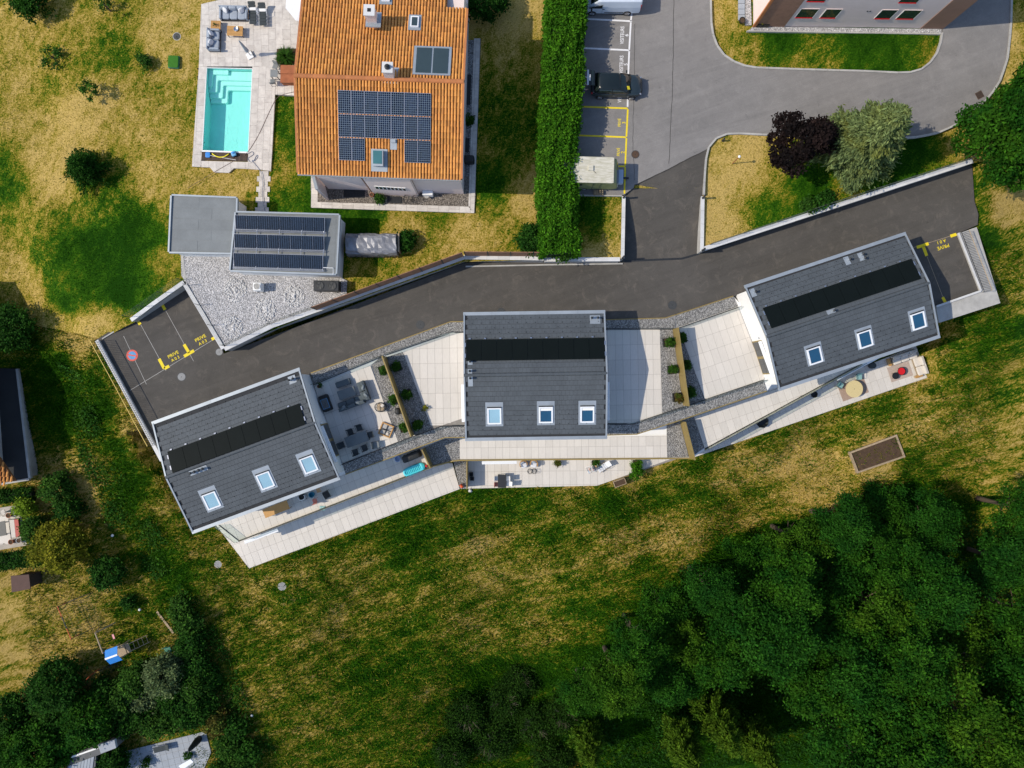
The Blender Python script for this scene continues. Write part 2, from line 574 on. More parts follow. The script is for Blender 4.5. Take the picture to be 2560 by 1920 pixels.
M['pale_cushion'] = pm('pale_cushion', (.62, .63, .66), .95, .1, 5)
M['soil'] = pm('soil', (.085, .052, .03), .97, .45, 3, .6, 14, fine=.4)
M['corten'] = pm('rusty_steel', (.33, .11, .045), .85, .3, 2.4, .1, 30)
M['bark'] = pm('bark', (.09, .065, .045), .95, .4, 5, .4, 14)
M['twig'] = pm('bare_twig', (.15, .125, .085), .9, .3, 4)
M['stone'] = pm('pale_stone', (.56, .55, .54), .85, .25, 3, .3, 14, piece=.2)
M['felt'] = pm('roof_felt', (.20, .215, .22), .9, .2, .9, .1, 40, piece=.05, fine=.2)
M['black'] = pm('black_plastic', (.012, .013, .014), .5, .2, 3)
M['rubber'] = pm('rubber', (.018, .018, .019), .8, .2, 4)
M['chrome'] = pm('bare_metal', (.6, .6, .62), .25, .1, 3, metal=.9)
M['brown_panel'] = pm('brown_fence_panel', (.30, .15, .085), .8, .3, 1.8, .1, 20, piece=.1)
M['blue_plastic'] = pm('blue_plastic', (.03, .22, .62), .45, .1, 3)
M['turquoise'] = pm('turquoise_plastic', (.07, .55, .66), .4, .12, 3)
M['green_plastic'] = pm('green_plastic', (.015, .16, .11), .45, .12, 3)
M['red'] = pm('red_lacquer', (.55, .012, .015), .3, .1, 3)
M['orange'] = pm('orange_tube', (.62, .10, .03), .5, .15, 3)
M['yellow_plastic'] = pm('yellow_plastic', (.85, .72, .02), .5, .1, 3)
M['silver_tarp'] = pm('silver_tarp', (.26, .265, .29), .45, .4, 1.2, .9, 5, metal=.25)
M['cover_black'] = pm('black_cover', (.016, .018, .02), .6, .25, 2, .6, 6)
M['pink_plastic'] = pm('pink_plastic', (.70, .30, .33), .6, .1, 3)
M['salmon'] = pm('salmon_cushion', (.58, .21, .16), .9, .1, 3)
M['slab_grey'] = pm('grey_slab', (.30, .33, .37), .8, .15, 1, .05, 20, piece=.06)
M['mesh'] = pm('wire', (.10, .12, .10), .6)

M['lounge_fabric'] = pm('teal_grey_fabric', (.085, .105, .115), .95, .15, 5, .1, 90, fine=.1)
M['lounge_pillow'] = pm('grey_pillow', (.17, .20, .22), .95, .15, 5)
# ================================================================ THE SETTING
UP = 1.3                     # level of the parking court and the upper gardens; the lane below is 0
K0 = H / F
def ctrl(rows):
    a = np.array(rows, float)
    return (a[:, 0] - 1280) * K0, (960 - a[:, 1]) * K0, a[:, 2]
def shep(c, x, y, p=1.6, eps=1.0):
    x, y = np.asarray(x, float), np.asarray(y, float)
    num, den = np.zeros(x.shape), np.zeros(x.shape)
    for cx, cy, cz in zip(*c):
        w = 1.0 / ((x - cx) ** 2 + (y - cy) ** 2 + eps) ** p
        num += w * cz
        den += w
    return num / den

LOW = ctrl([(255, 850, -.15), (240, 950, -1.2), (330, 1120, -1.8), (120, 820, -1.5), (0, 800, -2.2), (-300, 790, -3), (190, 1050, -3.0), (100, 1000, -3.6), (0, 1000, -4.2), (0, 1150, -4.6),
            (-300, 1150, -5), (0, 1300, -5), (150, 1350, -5), (300, 1250, -4.6), (400, 1330, -5.4), (480, 1360, -5.7), (625, 1430, -5.9), (900, 1330, -5.9), (1150, 1240, -5.9), (1330, 1230, -5.9), (1520, 1200, -5.9),
            (1730, 1160, -5.9), (2000, 1070, -5.9), (2320, 960, -5.9), (2330, 900, -5.6), (2310, 870, -5.4), (2420, 860, -4.2), (2470, 760, -2.2), (2510, 760, -2.4), (2470, 660, -.9), (2455, 560, -.15), (2450, 430, .1), (2560, 500, -.6), (2560, 380, .6), (2700, 300, .8), (2560, 800, -3.6),
            (2600, 1000, -6), (300, 1450, -5.6), (0, 1500, -5.4), (300, 1650, -6.2), (0, 1700, -6), (450, 1700, -6.8), (300, 1920, -7), (0, 1920, -7), (550, 1600, -7), (900, 1600, -8),
            (1300, 1400, -7.2), (1300, 1600, -9), (1280, 1900, -11.5), (1700, 1350, -7.6), (2100, 1150, -7.0), (2000, 1400, -9.5), (2000, 1800, -12), (2500, 1300, -8.5), (2500, 1900, -13),
            (600, 900, -.6), (1000, 750, -.6), (1500, 700, -.6), (2000, 600, -.6), (1280, 200, -.6), (500, 300, -.6), (2200, 200, -.6), (0, 300, -1), (700, 2300, -11), (2000, 2400, -17), (3200, 1200, -9), (3200, 2000, -15)])
HIGH = ctrl([(254, 846, -.10), (326, 803, .35), (400, 750, 1.0), (460, 705, 1.15), (200, 700, .3), (120, 818, -1.45), (0, 798, -2.15), (-300, 788, -2.95), (0, 650, -1.2), (150, 600, .5), (-200, 500, -.5),
             (300, 500, 1.0), (0, 300, .4), (300, 200, 1.2), (500, 450, 1.25), (500, 100, 1.3), (700, 500, 1.3), (1000, 560, 1.25), (1250, 500, 1.25), (1250, 100, 1.35), (1500, 570, 1.25), (1480, 640, 1.15), (800, 700, 1.2), (1100, 640, 1.15), (1900, 420, 1.3), (1850, 560, 1.05),
             (2000, 500, 1.2), (2200, 420, 1.2), (2380, 380, 1.15), (2425, 400, .8), (2500, 390, .62), (2560, 380, .65), (2700, 300, .85), (2560, 200, 1.2), (2500, 100, 1.3), (1280, -300, 1.6), (2200, 100, 1.35)])

BUILT = [W(a, b, -5.8) for a, b in [(395, 1085), (776, 950), (1126, 822), (1512, 812), (1660, 812), (1835, 760), (2255, 610), (2330, 830), (2289, 866), (2317, 944), (1734, 1143), (1700, 1147), (1505, 1210), (1494, 1214), (1168, 1221), (1149, 1222), (623, 1420), (532, 1302), (490, 1325)]]
LANE = WL([(240, 850), (460, 712), (560, 884), (1160, 660), (1560, 655), (1752, 634), (2428, 412), (2446, 560), (2500, 757), (2348, 806), (1835, 742), (1663, 797), (1510, 800), (1126, 806), (776, 934), (385, 1058), (402, 1154)])

FLATS = []
def low(x, y):
    x, y = np.atleast_1d(np.asarray(x, float)), np.atleast_1d(np.asarray(y, float))
    z = shep(LOW, x, y)
    z = z + .10 * np.sin(x * .9 + 1.3 * np.sin(y * .5)) * np.cos(y * .8) + .05 * np.sin(x * 2.3 + y * 1.7)
    z = np.where(inpoly(x, y, LANE), np.minimum(z, -.5), z)
    for fx, fy, fr, fz in FLATS:
        d = np.hypot(x - fx, y - fy)
        t = np.clip((d - fr) / 1.5, 0, 1)
        z = fz + (z - fz) * t * t * (3 - 2 * t)
    near = inpoly(x, y, BUILT)
    for k in range(8):
        near |= inpoly(x + .6 * math.cos(k * .785), y + .6 * math.sin(k * .785), BUILT)
    z = np.where(near, np.minimum(z, -5.86), z)
    z = np.where(inpoly(x, y, BUILT), np.minimum(z, -5.95), z)
    return z
def high(x, y):
    x, y = np.atleast_1d(np.asarray(x, float)), np.atleast_1d(np.asarray(y, float))
    return shep(HIGH, x, y) + .03 * np.sin(x * .8 + y * .4) * np.cos(y * .7)
def lowz(x, y): return float(low(x, y)[0])
def highz(x, y): return float(high(x, y)[0])
def G(px, py, up=False, off=0.0):
    """point on the ground seen at px, py"""
    z = 0.0
    for _ in range(8):
        p = W(px, py, z)
        z = (highz if up else lowz)(p.x, p.y)
    p = W(px, py, z)
    p.z += off
    return p

# how dry the grass is, 0 lush .. 1 straw; lows under the wood paint its shade
DRY_SHADE = ctrl([(100, 60, .66), (300, 60, .55), (420, 120, .72), (60, 200, .62), (120, 230, .45), (200, 300, .78), (350, 350, .6), (120, 420, .8), (300, 130, .42), (400, 300, .5), (330, 260, .72), (440, 400, .5), (30, 450, .3), (60, 600, .5), (20, 560, .35), (450, 460, .7), (250, 520, .45), (480, 560, .62), (330, 640, .12), (120, 640, .30), (200, 700, .02), (330, 690, .05), (250, 620, .04), (180, 650, .06), (300, 720, .03), (400, 605, .12), (150, 740, .06), (240, 745, .05), (420, 690, .2),
            (130, 730, .2), (430, 650, .35), (265, 790, .8), (235, 830, .85), (190, 860, .72), (110, 800, .65), (60, 700, .72), (30, 760, .5), (120, 690, .3), (100, 900, .1), (120, 1000, .1), (700, 270, .42), (710, 340, .25), (700, 420, .35), (650, 450, .65), (560, 470, .72), (760, 500, .15), (700, 510, .2), (900, 555, .12), (1100, 555, .25), (1180, 580, .75), (1230, 530, .45), (1220, 480, .2),
            (1000, 620, .6), (1050, 600, .65), (930, 660, .35), (900, 690, .55), (1300, 60, .85), (1330, 20, .9), (1290, 150, .6), (1250, 250, .4), (1330, 520, .8), (1290, 340, .4), (1300, 600, .55), (1500, 560, .15), (1535, 560, .65), (1530, 640, .7), (1800, 60, .75), (1800, 120, .6), (1850, 150, .5), (1950, 120, .05), (2150, 130, .05), (2300, 130, .1), (2330, 150, .45), (2000, 165, .45),
            (1800, 360, .8), (1850, 350, .85), (1830, 420, .85), (1790, 480, .8), (1800, 560, .78), (1850, 520, .45), (1900, 470, .6), (1900, 530, .15), (2000, 500, .12), (2100, 450, .3), (2200, 430, .15), (2300, 380, .2), (2360, 350, .5), (2400, 340, .7), (2500, 240, .8), (2530, 120, .75), (2480, 430, .45), (2500, 520, .85), (2460, 520, .2), (2480, 620, .15), (2540, 700, .55), (2520, 800, .25), (2420, 850, .4), (2450, 950, .4), (2380, 930, .55),
            (200, 960, .2), (250, 930, .35), (285, 1000, .72), (300, 1060, .78), (350, 1140, .82), (370, 1200, .7), (230, 1020, .1), (210, 1090, .1), (240, 1150, .1), (290, 1200, .15), (260, 1250, .12), (330, 1280, .6), (380, 1330, .45), (300, 1350, .25), (420, 1400, .4), (350, 1450, .15), (480, 1450, .4), (560, 1460, .5), (190, 1180, .45), (110, 1260, .75), (180, 1450, .6), (60, 1560, .72), (120, 1520, .6), (100, 1620, .75), (250, 1560, .35), (330, 1680, .55), (240, 1660, .4), (60, 1740, .7),
            (600, 1480, .45), (620, 1360, .2), (750, 1390, .35), (800, 1480, .4), (900, 1300, .25), (1000, 1350, .15), (1100, 1350, .3), (1050, 1270, .4), (1200, 1260, .2), (1300, 1300, .3), (1250, 1450, .6), (1190, 1480, .7), (1350, 1450, .55), (1100, 1550, .45), (900, 1600, .4), (700, 1600, .5), (640, 1720, .35), (760, 1800, .4), (900, 1780, .3), (1050, 1700, .35), (1200, 1650, .45), (1320, 1560, .5), (1450, 1480, .5), (1400, 1400, .3), (1500, 1330, .35), (1450, 1240, .55),
            (1600, 1220, .75), (1700, 1210, .6), (1550, 1290, .15), (1700, 1260, .2), (1850, 1200, .6), (1800, 1160, .3), (1750, 1320, .5), (1650, 1400, .5), (1600, 1440, .55), (1900, 1150, .65), (2000, 1120, .35), (1950, 1280, .55), (2050, 1180, .8), (2100, 1230, .8), (2150, 1210, .7), (2290, 1150, .75), (2200, 1080, .4), (2150, 1020, .3), (2300, 1030, .3), (2400, 1080, .5), (2380, 1180, .3), (2480, 1150, .45), (2540, 1100, .5), (1800, 1280, .3), (1750, 1380, .6), (1640, 1480, .3), (1500, 1560, .3), (1600, 1800, .0), (1700, 1850, .0), (1900, 1850, .0), (1800, 1780, .0), (1980, 1780, .0), (1560, 1890, .05), (1400, 1850, .1), (1250, 1850, .15), (1700, 1600, .1), (1900, 1500, .05), (2100, 1400, .05), (2300, 1500, 0), (2400, 1300, .05), (2100, 1700, 0)])
def dryness(x, y): return shep(DRY_SHADE, x, y, 2.2, 1.0)

for _px, _py, _r in ((2194, 1136, 2.3), (545, 1411, .5), (705, 1466, .5), (420, 1870, 3.6), (30, 1320, 2.6), (520, 1850, 1.2), (425, 1621, .4), (50, 1460, .6)):
    _g = G(_px, _py)
    FLATS.append((_g.x, _g.y, _r, _g.z))

def line(a, b, fine0, fine1, step, far):
    mid = np.arange(fine0, fine1, step)
    lo_ = fine0 - np.geomspace(step, fine0 - a, far)[::-1]
    hi_ = fine1 + np.geomspace(step, b - fine1, far)
    return np.concatenate([lo_, mid, hi_])
gx = line(-900, 900, -56, 60, .55, 16)
gy = line(-900, 900, -52, 45, .55, 16)
X, Y = np.meshgrid(gx, gy)
Z = low(X.ravel(), Y.ravel())
nx, ny = len(gx), len(gy)
idx = np.arange(nx * ny).reshape(ny, nx)
FQ = np.stack([idx[:-1, :-1], idx[:-1, 1:], idx[1:, 1:], idx[1:, :-1]], -1).reshape(-1, 4)
me = fastmesh('ground', np.stack([X.ravel(), Y.ravel(), Z], 1), FQ, M['meadow'], {'dry': dryness(X.ravel(), Y.ravel())})
me.polygons.foreach_set('use_smooth', [True] * len(me.polygons))
tag(link('ground', me), 'sloping meadow of patchy green and straw grass below the terraces', kind='structure')

def dry_attr(o):
    me = o.data
    co = np.empty(len(me.vertices) * 3, np.float32)
    me.vertices.foreach_get('co', co)
    co = co.reshape(-1, 3)
    a = me.attributes.new('dry', 'FLOAT', 'POINT')
    a.data.foreach_set('value', dryness(co[:, 0], co[:, 1]).astype(np.float32))
    me.polygons.foreach_set('use_smooth', [True] * len(me.polygons))

UPPER = WL([(-400, -400), (3100, -400), (3100, 300), (2560, 388)], UP) + WL([(2432, 405), (1757, 628), (1757, 488)], 1.15) + WL([(1757, 470), (1560, 470)], UP) + \
        WL([(1555, 488), (1553, 648), (1360, 650), (1160, 655), (790, 783), (562, 872), (463, 712), (326, 803)], 1.1) + WL([(254, 847)], 0) + WL([(120, 819)], -1.5) + WL([(0, 800)], -2.2) + WL([(-400, 790)], -3)
POOL = WL([(514, 169), (631, 172), (621, 380), (506, 377)], UP)
def cut_pool(p): return p
lawn = sheet('lawn', UPPER, highz, .7, M['lawn'])
dry_attr(lawn)
tag(lawn, 'upper garden lawn of dry straw and green patches')
# the pool pit is cut out of the lawn
import bmesh
bm = bmesh.new()
bm.from_mesh(lawn.data)
bm.faces.ensure_lookup_table()
pc = [(p.x, p.y) for p in WL([(498, 160), (640, 160), (632, 395), (498, 395)], UP)]
kill = [f for f in bm.faces if inpoly([f.calc_center_median().x], [f.calc_center_median().y], pc)[0]]
bmesh.ops.delete(bm, geom=kill, context='FACES')
bm.to_mesh(lawn.data)
bm.free()

# ---------------------------------------------------------------- lane, parking court, kerbs, markings
def road_z(x, y):
    """0 on the lane, ramping up to the court on the drive"""
    y0, y1 = W(0, 640, 0).y, W(0, 430, 1.3).y
    x0, x1 = W(1545, 0, .6).x, W(1765, 0, .6).x
    if x0 - .3 < x < x1 + .3 and y > y0:
        t = min(1.0, (y - y0) / (y1 - y0))
        return (UP + .012) * (3 * t * t - 2 * t ** 3) + .004
    return .004
lane = sheet('lane', WL([(238, 851), (460, 711), (560, 884), (800, 795), (1160, 657), (1556, 654)]) + [W(1557, 560, .6), W(1559, 490, 1.1), W(1586, 463, 1.3), W(1670, 423, 1.3), W(1768, 373, 1.3), W(1760, 490, 1.1), W(1754, 570, .5)] +
      WL([(1750, 634), (2430, 410), (2436, 503), (2446, 536), (2444, 562), (2396, 583), (2454, 729), (2300, 780), (2260, 590), (1860, 730), (1835, 741), (1663, 796), (1512, 799), (1512, 830), (1160, 830), (1160, 805), (1126, 805), (776, 933), (755, 960), (400, 1085), (408, 1160)]), road_z, .6, M['new_asphalt'])
tag(lane, 'dark brown asphalt lane running along the slate roofed houses')
court_pts = [(1425, -60), (1776, -60), (1776, 0), (1778, 72), (1787, 108), (1807, 137), (1843, 161), (1879, 170), (2013, 175), (2158, 179), (2266, 184), (2302, 174), (2335, 148), (2349.5, 112), (2354, 83), (2356, 60), (2440, -60), (2530, -60),
             (2527, 0), (2525, 72), (2516, 152), (2494, 213), (2447, 271), (2393, 311), (2339, 334.5), (2273.6, 346), (2100, 343), (1915.5, 338), (1847, 334.5), (1811, 336), (1789, 347), (1771, 369), (1768, 373), (1670, 423), (1586, 463), (1584, 470), (1559, 488), (1425, 488)]
court = sheet('parking_court', WL(court_pts, UP), lambda x, y: UP + .06, 1.5, M['old_asphalt'])
tag(court, 'grey weathered asphalt parking court with a curving access road')

def strip(pts, w, z0, z1, mb, closed=False):
    """a band of width w along world xy points"""
    pts = [Vector((p[0], p[1])) for p in pts]
    L, R = [], []
    n = len(pts)
    for i, p in enumerate(pts):
        a = pts[max(i - 1, 0)] if not closed else pts[i - 1]
        b = pts[min(i + 1, n - 1)] if not closed else pts[(i + 1) % n]
        d = (b - a).normalized()
        q = Vector((-d.y, d.x))
        k = 1.0
        if 0 < i < n - 1:
            c = (pts[i] - a).normalized().dot((b - pts[i]).normalized())
            k = 1 / max(.5, math.sqrt((1 + c) / 2))
        L.append(p + q * w / 2 * k)
        R.append(p - q * w / 2 * k)
    for i in range(n if closed else n - 1):
        j = (i + 1) % n
        mb.prism([R[i], R[j], L[j], L[i]], z0, z1)
    return mb

def resample(pts, step):
    pts = [Vector((p[0], p[1])) for p in pts]
    out = [pts[0]]
    carry = 0.0
    for a, b in zip(pts, pts[1:]):
        d = (b - a).length
        t = step - carry
        while t < d:
            out.append(a + (b - a) * (t / d))
            t += step
        carry = (carry + d) % step
    if (out[-1] - pts[-1]).length > step * .3: out.append(pts[-1])
    else: out[-1] = pts[-1]
    return out

def kerb(label, pxs, z=UP):
    t = thing('kerb', label, 'kerb', W(pxs[0][0], pxs[0][1], z))
    rs = resample(WL(pxs, z), 1.0)
    for a, b in zip(rs, rs[1:]):
        d = (b - a)
        g = d.normalized() * .008
        mb = strip([a + g, b - g], .15, z - .1, z + .15 + random.uniform(-.006, .006), MB())
        mb.build('kerb_stone', M['concrete'], t)
kerb('curved concrete kerb around the lawn of the pink building', court_pts[2:15])
kerb('long curved concrete kerb on the outer side of the access road', court_pts[18:27])
kerb('concrete kerb around the lawn with the dark red tree', [(2200, 344.5)] + court_pts[26:32] + [(1764, 400), (1761, 440), (1759, 488)])

def paint(name, mat, pxs, w, z, parent):
    return strip(WL(pxs, z), w, z - .003, z + .0015, MB()).build(name, mat, parent)
ZC = UP + .066
def letters(name, txt, px, py, z, size, ang, mat, parent, track=1.0, xs=1.0):
    cu = bpy.data.curves.new(name, 'FONT')
    cu.body = txt
    cu.size = size
    cu.align_x = 'CENTER'
    cu.align_y = 'CENTER'
    cu.space_character = track
    cu.offset = .012 * size
    tmp = bpy.data.objects.new(name, cu)
    COL.objects.link(tmp)
    dg = bpy.context.evaluated_depsgraph_get()
    me = bpy.data.meshes.new_from_object(tmp.evaluated_get(dg))
    COL.objects.unlink(tmp)
    bpy.data.objects.remove(tmp)
    me.materials.clear()
    me.materials.append(mat)
    o = link(name, me, parent)
    p = W(px, py, z) - rootloc(parent)
    o.location = p
    o.rotation_euler = (0, 0, math.radians(ang))
    o.scale = (xs, 1, 1)
    return o
# parking bays: each bay's paint is a thing
bays = [('white painted visitor bay beside the white van', [[(1463, 47), (1580, 53)], [(1580, 28), (1577, 53)]], 'white_paint', None),
        ('white painted bay lettered VISITEURS 6 by the hedge', [[(1577, 56), (1573, 125)], [(1455, 120), (1573, 125.5)]], 'white_paint', ('VISITEURS', '6', (1556, 88), (1567, 88), .62)),
        ('white painted bay lettered VISITEURS 5 above the black car', [[(1573, 128), (1570, 200)], [(1450, 192.5), (1570, 198)]], 'white_paint', ('VISITEURS', '5', (1554, 161), (1565, 161), .62)),
        ('white painted visitor bay under the black car', [[(1570, 202), (1569, 267)]], 'white_paint', ('VISITEURS', '4', (1550, 234), (1561, 234), .62)),
        ('yellow painted bay lettered PRIVÉ 3', [[(1452, 266.5), (1569, 271)], [(1569.5, 273), (1566, 342)]], 'yellow_paint', ('PRIVÉ', '3', (1549, 306.5), (1560, 307), .60)),
        ('yellow painted bay lettered PRIVÉ 2 beside the caravan', [[(1448, 338.5), (1565, 343)], [(1566, 345), (1563, 414)]], 'yellow_paint', ('PRIVÉ', '2', (1546.5, 380), (1557.5, 381), .60)),
        ('yellow painted line of the bay where the caravan stands', [[(1546, 415.5), (1563, 416)], [(1563, 418), (1561, 484)]], 'yellow_paint', None)]
for lab, segs, mt, tx in bays:
    t = thing('parking_marking', lab, 'road marking', W(segs[0][0][0], segs[0][0][1], ZC), group='parking bay markings')
    for s in segs: paint('painted_line', M[mt], s, .14, ZC, t)
    if tx:
        letters('lettering', tx[0], tx[2][0], tx[2][1], ZC + .001, .44 if tx[0][0] == 'V' else .36, 88, M[mt], t, 1.02, .76 if tx[0][0] == 'V' else .78)
        letters('bay_number', tx[1], tx[3][0], tx[3][1], ZC + .001, tx[4] * .68, 88, M[mt], t)
# seam cracks in the old asphalt
mb = MB()
def crack(pts, z, w=.03):
    p = [W(a, b, z) for a, b in pts]
    out = []
    for a, b in zip(p, p[1:]):
        n = max(2, int((b - a).length / .35))
        out += [a + (b - a) * k / n + Vector((random.uniform(-.025, .025), random.uniform(-.025, .025), 0)) for k in range(n)]
    strip(out, w, z - .004, z + .0005, mb)
crack([(1685, -20), (1683, 150), (1680, 250), (1676, 340), (1672, 420)], UP + .064, .045)
crack([(1587, 60), (1586, 180), (1583, 290), (1582, 370), (1586, 430), (1585, 462)], UP + .064, .035)
crack([(1585.6, 463.4), (1625, 445), (1670, 423.4), (1720, 397), (1768, 372.9)], UP + .066, .035)
tag(mb.build('asphalt_crack', pm('crack', (.05, .047, .045), .95)), kind='structure')

# yellow bays on the lane
def lane_bay(label, segs, texts, ang, group='private bays on the lane'):
    t = thing('parking_marking', label, 'road marking', W(segs[0][0][0], segs[0][0][1], .01), group=group)
    for s in segs: paint('painted_line', M['yellow_paint'], s, .26, .012, t)
    for x, (tt, p, sz, tr) in enumerate(texts):
        letters('lettering' if x == 0 else 'bay_number', tt, p[0], p[1], .0145, sz, ang, M['yellow_paint'], t, tr)
lane_bay('yellow corner marks and PRIVE A03 lettering nearer the no-parking sign', [[(342.5, 799), (350.5, 811.5)], [(397.5, 897), (410.5, 921.5)], [(411, 921.5), (423, 915)]], [('PRIVE', (433, 886.5), .40, 1.05), ('A03', (438.5, 897), .36, 1.5)], 28)
lane_bay('yellow T mark and PRIVE A03 lettering beside the gravel yard wall', [[(406, 762.5), (412.5, 774.5)], [(460, 861), (472.5, 882)], [(460, 891), (485, 876.5)], [(529, 848.5), (537, 844)]], [('PRIVE', (501, 845.5), .40, 1.05), ('A03', (507, 856), .36, 1.5)], 28)
lane_bay('yellow T mark and upside down PRIVE A01 lettering by the railing', [[(2292, 618.5), (2321.5, 609)], [(2308, 616), (2317, 639.5)], [(2356.5, 743), (2364, 757)], [(2376, 590.5), (2391, 585.5)]], [('PRIVE', (2358, 617), .42, 1.05), ('A01', (2353, 604), .38, 1.5)], 198)
t = thing('thin_marking_line', 'thin pale chalk lines between the private bays on the lane', 'road marking', W(410, 921, 0))
for s in [[(414, 776), (484, 903)], [(352, 812), (415, 927)], [(309, 840), (366, 961)], [(325, 976), (540, 845)]]:
    paint('painted_line', M['concrete'], s, .035, .008, t)
for s in [[(2280, 620), (2396, 584)], [(2318, 642), (2357, 742)]]:
    paint('painted_line', M['timber'], s, .035, .008, t)
# no-parking roundel
t = thing('no_parking_roundel', 'painted red and blue round no-parking sign on the lane', 'road marking', W(330.5, 888, .01))
c = W(330.5, 888.5, 0)
MB().cyl((c.x, c.y, .006), .50, .005, 40).build('red_disc', M['red_paint'], t)
MB().cyl((c.x, c.y, .012), .345, .003, 40).build('blue_disc', M['blue_paint'], t)
MB().box((c.x, c.y, .0175), (.74, .11, .003), rz=math.radians(-10)).build('red_bar', M['red_paint'], t)
# manholes and drains
def manhole(label, px, py, r, z, mat='concrete', up=None, square=False, name='manhole_cover'):
    p = W(px, py, z) if up is None else G(px, py, up)
    z = p.z
    t = thing(name, label, 'manhole', p)
    mb = MB()
    if square:
        mb.box((p.x, p.y, z + .006), (r * 2, r * 2, .012), rz=.5).build('lid', M[mat], t)
        for k in range(6): MB().box((p.x + (k - 2.5) * r * .3 * math.cos(.5), p.y + (k - 2.5) * r * .3 * math.sin(.5), z + .014), (r * .12, r * 1.7, .01), rz=.5).build('grate_bar', M['rubber'], t)
    else:
        mb.lathe((p.x, p.y, z - .05), [(r * 1.16, 0), (r * 1.16, .058), (r * 1.0, .060), (r, .05)], 28).build('rim', M['concrete' if up is not None else 'iron'], t)
        MB().cyl((p.x, p.y, z), r * .97, .014, 28).build('lid', M[mat], t)
        MB().cyl((p.x, p.y, z + .012), .035, .006, 8).build('lift_hole', M['black'], t)
M['iron'] = pm('cast_iron', (.05, .053, .055), .6, .3, 9, .4, 40)
M['rust_iron'] = pm('rusty_iron', (.085, .05, .032), .85, .3, 9, .5, 40)
M['pale_lid'] = pm('pale_cover', (.24, .245, .25), .7, .25, 4, .2, 40)
manhole('round grey cover on the lane near the PRIVE A03 bay', 454, 942, .34, .004, 'pale_lid')
manhole('round grey cover at the corner of the gravel yard wall', 548, 880, .30, .004, 'pale_lid')
manhole('dark round cast cover on the lane north of the empty terrace', 1051, 812, .33, .004, 'iron')
manhole('dark round cover half under the eave of the middle roof', 1253, 781, .34, .004, 'iron')
manhole('dark round cover on the lane beside the gravel strip of the eastern house', 1681, 763, .33, .004, 'iron')
manhole('rusty round drain grate at the edge of the parking court', 1588.5, 386, .30, UP + .062, 'rust_iron')
manhole('rusty square drain on the outer bend of the access road', 2449, 237.5, .30, UP + .062, 'rust_iron', square=True)
manhole('round dark cover in the dry lawn beside the pool', 442, 91, .30, 0, 'iron', True)
manhole('pale round cover in the meadow beside the lower patio corner', 545, 1411, .30, 0, 'pale_lid', False)
manhole('pale round cover in the meadow south of the lower patio', 705, 1466, .34, 0, 'pale_lid', False)
# channel drain across the foot of the drive
t = thing('channel_drain', 'dark slotted channel drain across the foot of the drive', 'drain', W(1560, 653))
rs = resample(WL([(1561, 652.5), (1600, 651), (1706, 646.5), (1748, 634)], .02), .5)
for a, b in zip(rs, rs[1:]):
    d = (b - a).normalized() * .006
    strip([a + d, b - d], .17, -.02, .02 + random.uniform(0, .003), MB()).build('grate', M['dark_metal'], t)

# ---------------------------------------------------------------- retaining walls
def wall(name, label, pxs, ztop, zbase, th=.22, cap_w=.36, cap_len=1.0, cat='wall'):
    """pxs run along the centre of the cap at ztop (number or list)"""
    zt = ztop if isinstance(ztop, (list, tuple)) else [ztop] * len(pxs)
    P = [W(a, b, z) for (a, b), z in zip(pxs, zt)]
    t = thing(name, label, cat, (P[0].x, P[0].y, zbase))
    for i in range(len(P) - 1):
        a, b = P[i], P[i + 1]
        d = (b - a).xy.normalized()
        q = Vector((-d.y, d.x)) * th / 2
        A, B = a.xy, b.xy
        MB().prism([A - q, B - q, B + q, A + q], zbase, [a.z - .06, b.z - .06, b.z - .06, a.z - .06]).build('wall_segment', M['concrete'], t)
        L = (B - A).length
        n = max(1, round(L / cap_len))
        qq = Vector((-d.y, d.x)) * cap_w / 2
        e = (cap_w / 2 - .02) if True else 0
        for k in range(n):
            s0, s1 = L * k / n, L * (k + 1) / n
            if k == 0 and i == 0: s0 -= .04
            g = .005
            a2, b2 = A + d * (s0 + g), A + d * (s1 - g)
            z0, z1 = a.z + (b.z - a.z) * k / n, a.z + (b.z - a.z) * (k + 1) / n
            j = random.uniform(-.004, .004)
            MB().prism([a2 - qq, b2 - qq, b2 + qq, a2 + qq], [z0 - .058, z1 - .058, z1 - .058, z0 - .058], [z0 + j, z1 + j, z1 + j, z0 + j]).build('cap_stone', M['cap'], t)
    return t
wall('retaining_wall', 'long concrete retaining wall with pale capping under the silver spruce', [(1762, 621), (2100, 511), (2432, 402)], 1.25, -.3)
wall('driveway_wall', 'low wall with white capping between the dry lawn and the drive', [(1757, 492), (1756, 560), (1755, 628)], [1.42, 1.36, 1.28], -.3, .2, .30)
wall('driveway_wall', 'low wall with white capping beside the shaded grass below the hedge', [(1559.5, 491), (1558, 570), (1556.5, 646)], [1.42, 1.36, 1.28], -.3, .2, .30)
wall('retaining_wall', 'straight low wall with white capping south of the hedge end', [(1549, 648), (1361, 649)], 1.2, -.3, .22, .34)
wall('retaining_wall', 'wall with grey capping carrying the brown fence above the lane', [(1359, 646), (1160, 643), (1100, 665), (790, 776), (680, 814.5)], 1.45, -.3, .24, .34)
wall('retaining_wall', 'wall with pale capping along the lane side of the gravel yard', [(679, 815), (561, 872.5)], 1.42, -.3, .24, .36)
wall('retaining_wall', 'wall with pale capping between the private bays and the gravel yard', [(557, 871), (462, 711)], 1.42, -.3, .24, .34)
wall('retaining_wall', 'tapering wall with white capping north of the private bays', [(458, 706), (395, 750), (327, 800)], [1.42, 1.25, .9], -.4, .24, .34)
wall('parapet_wall', 'long concrete parapet under the steel railing at the end of the lane', [(242, 852), (300, 958), (360, 1070), (404, 1152)], .32, -3.2, .24, .30, 1.4)
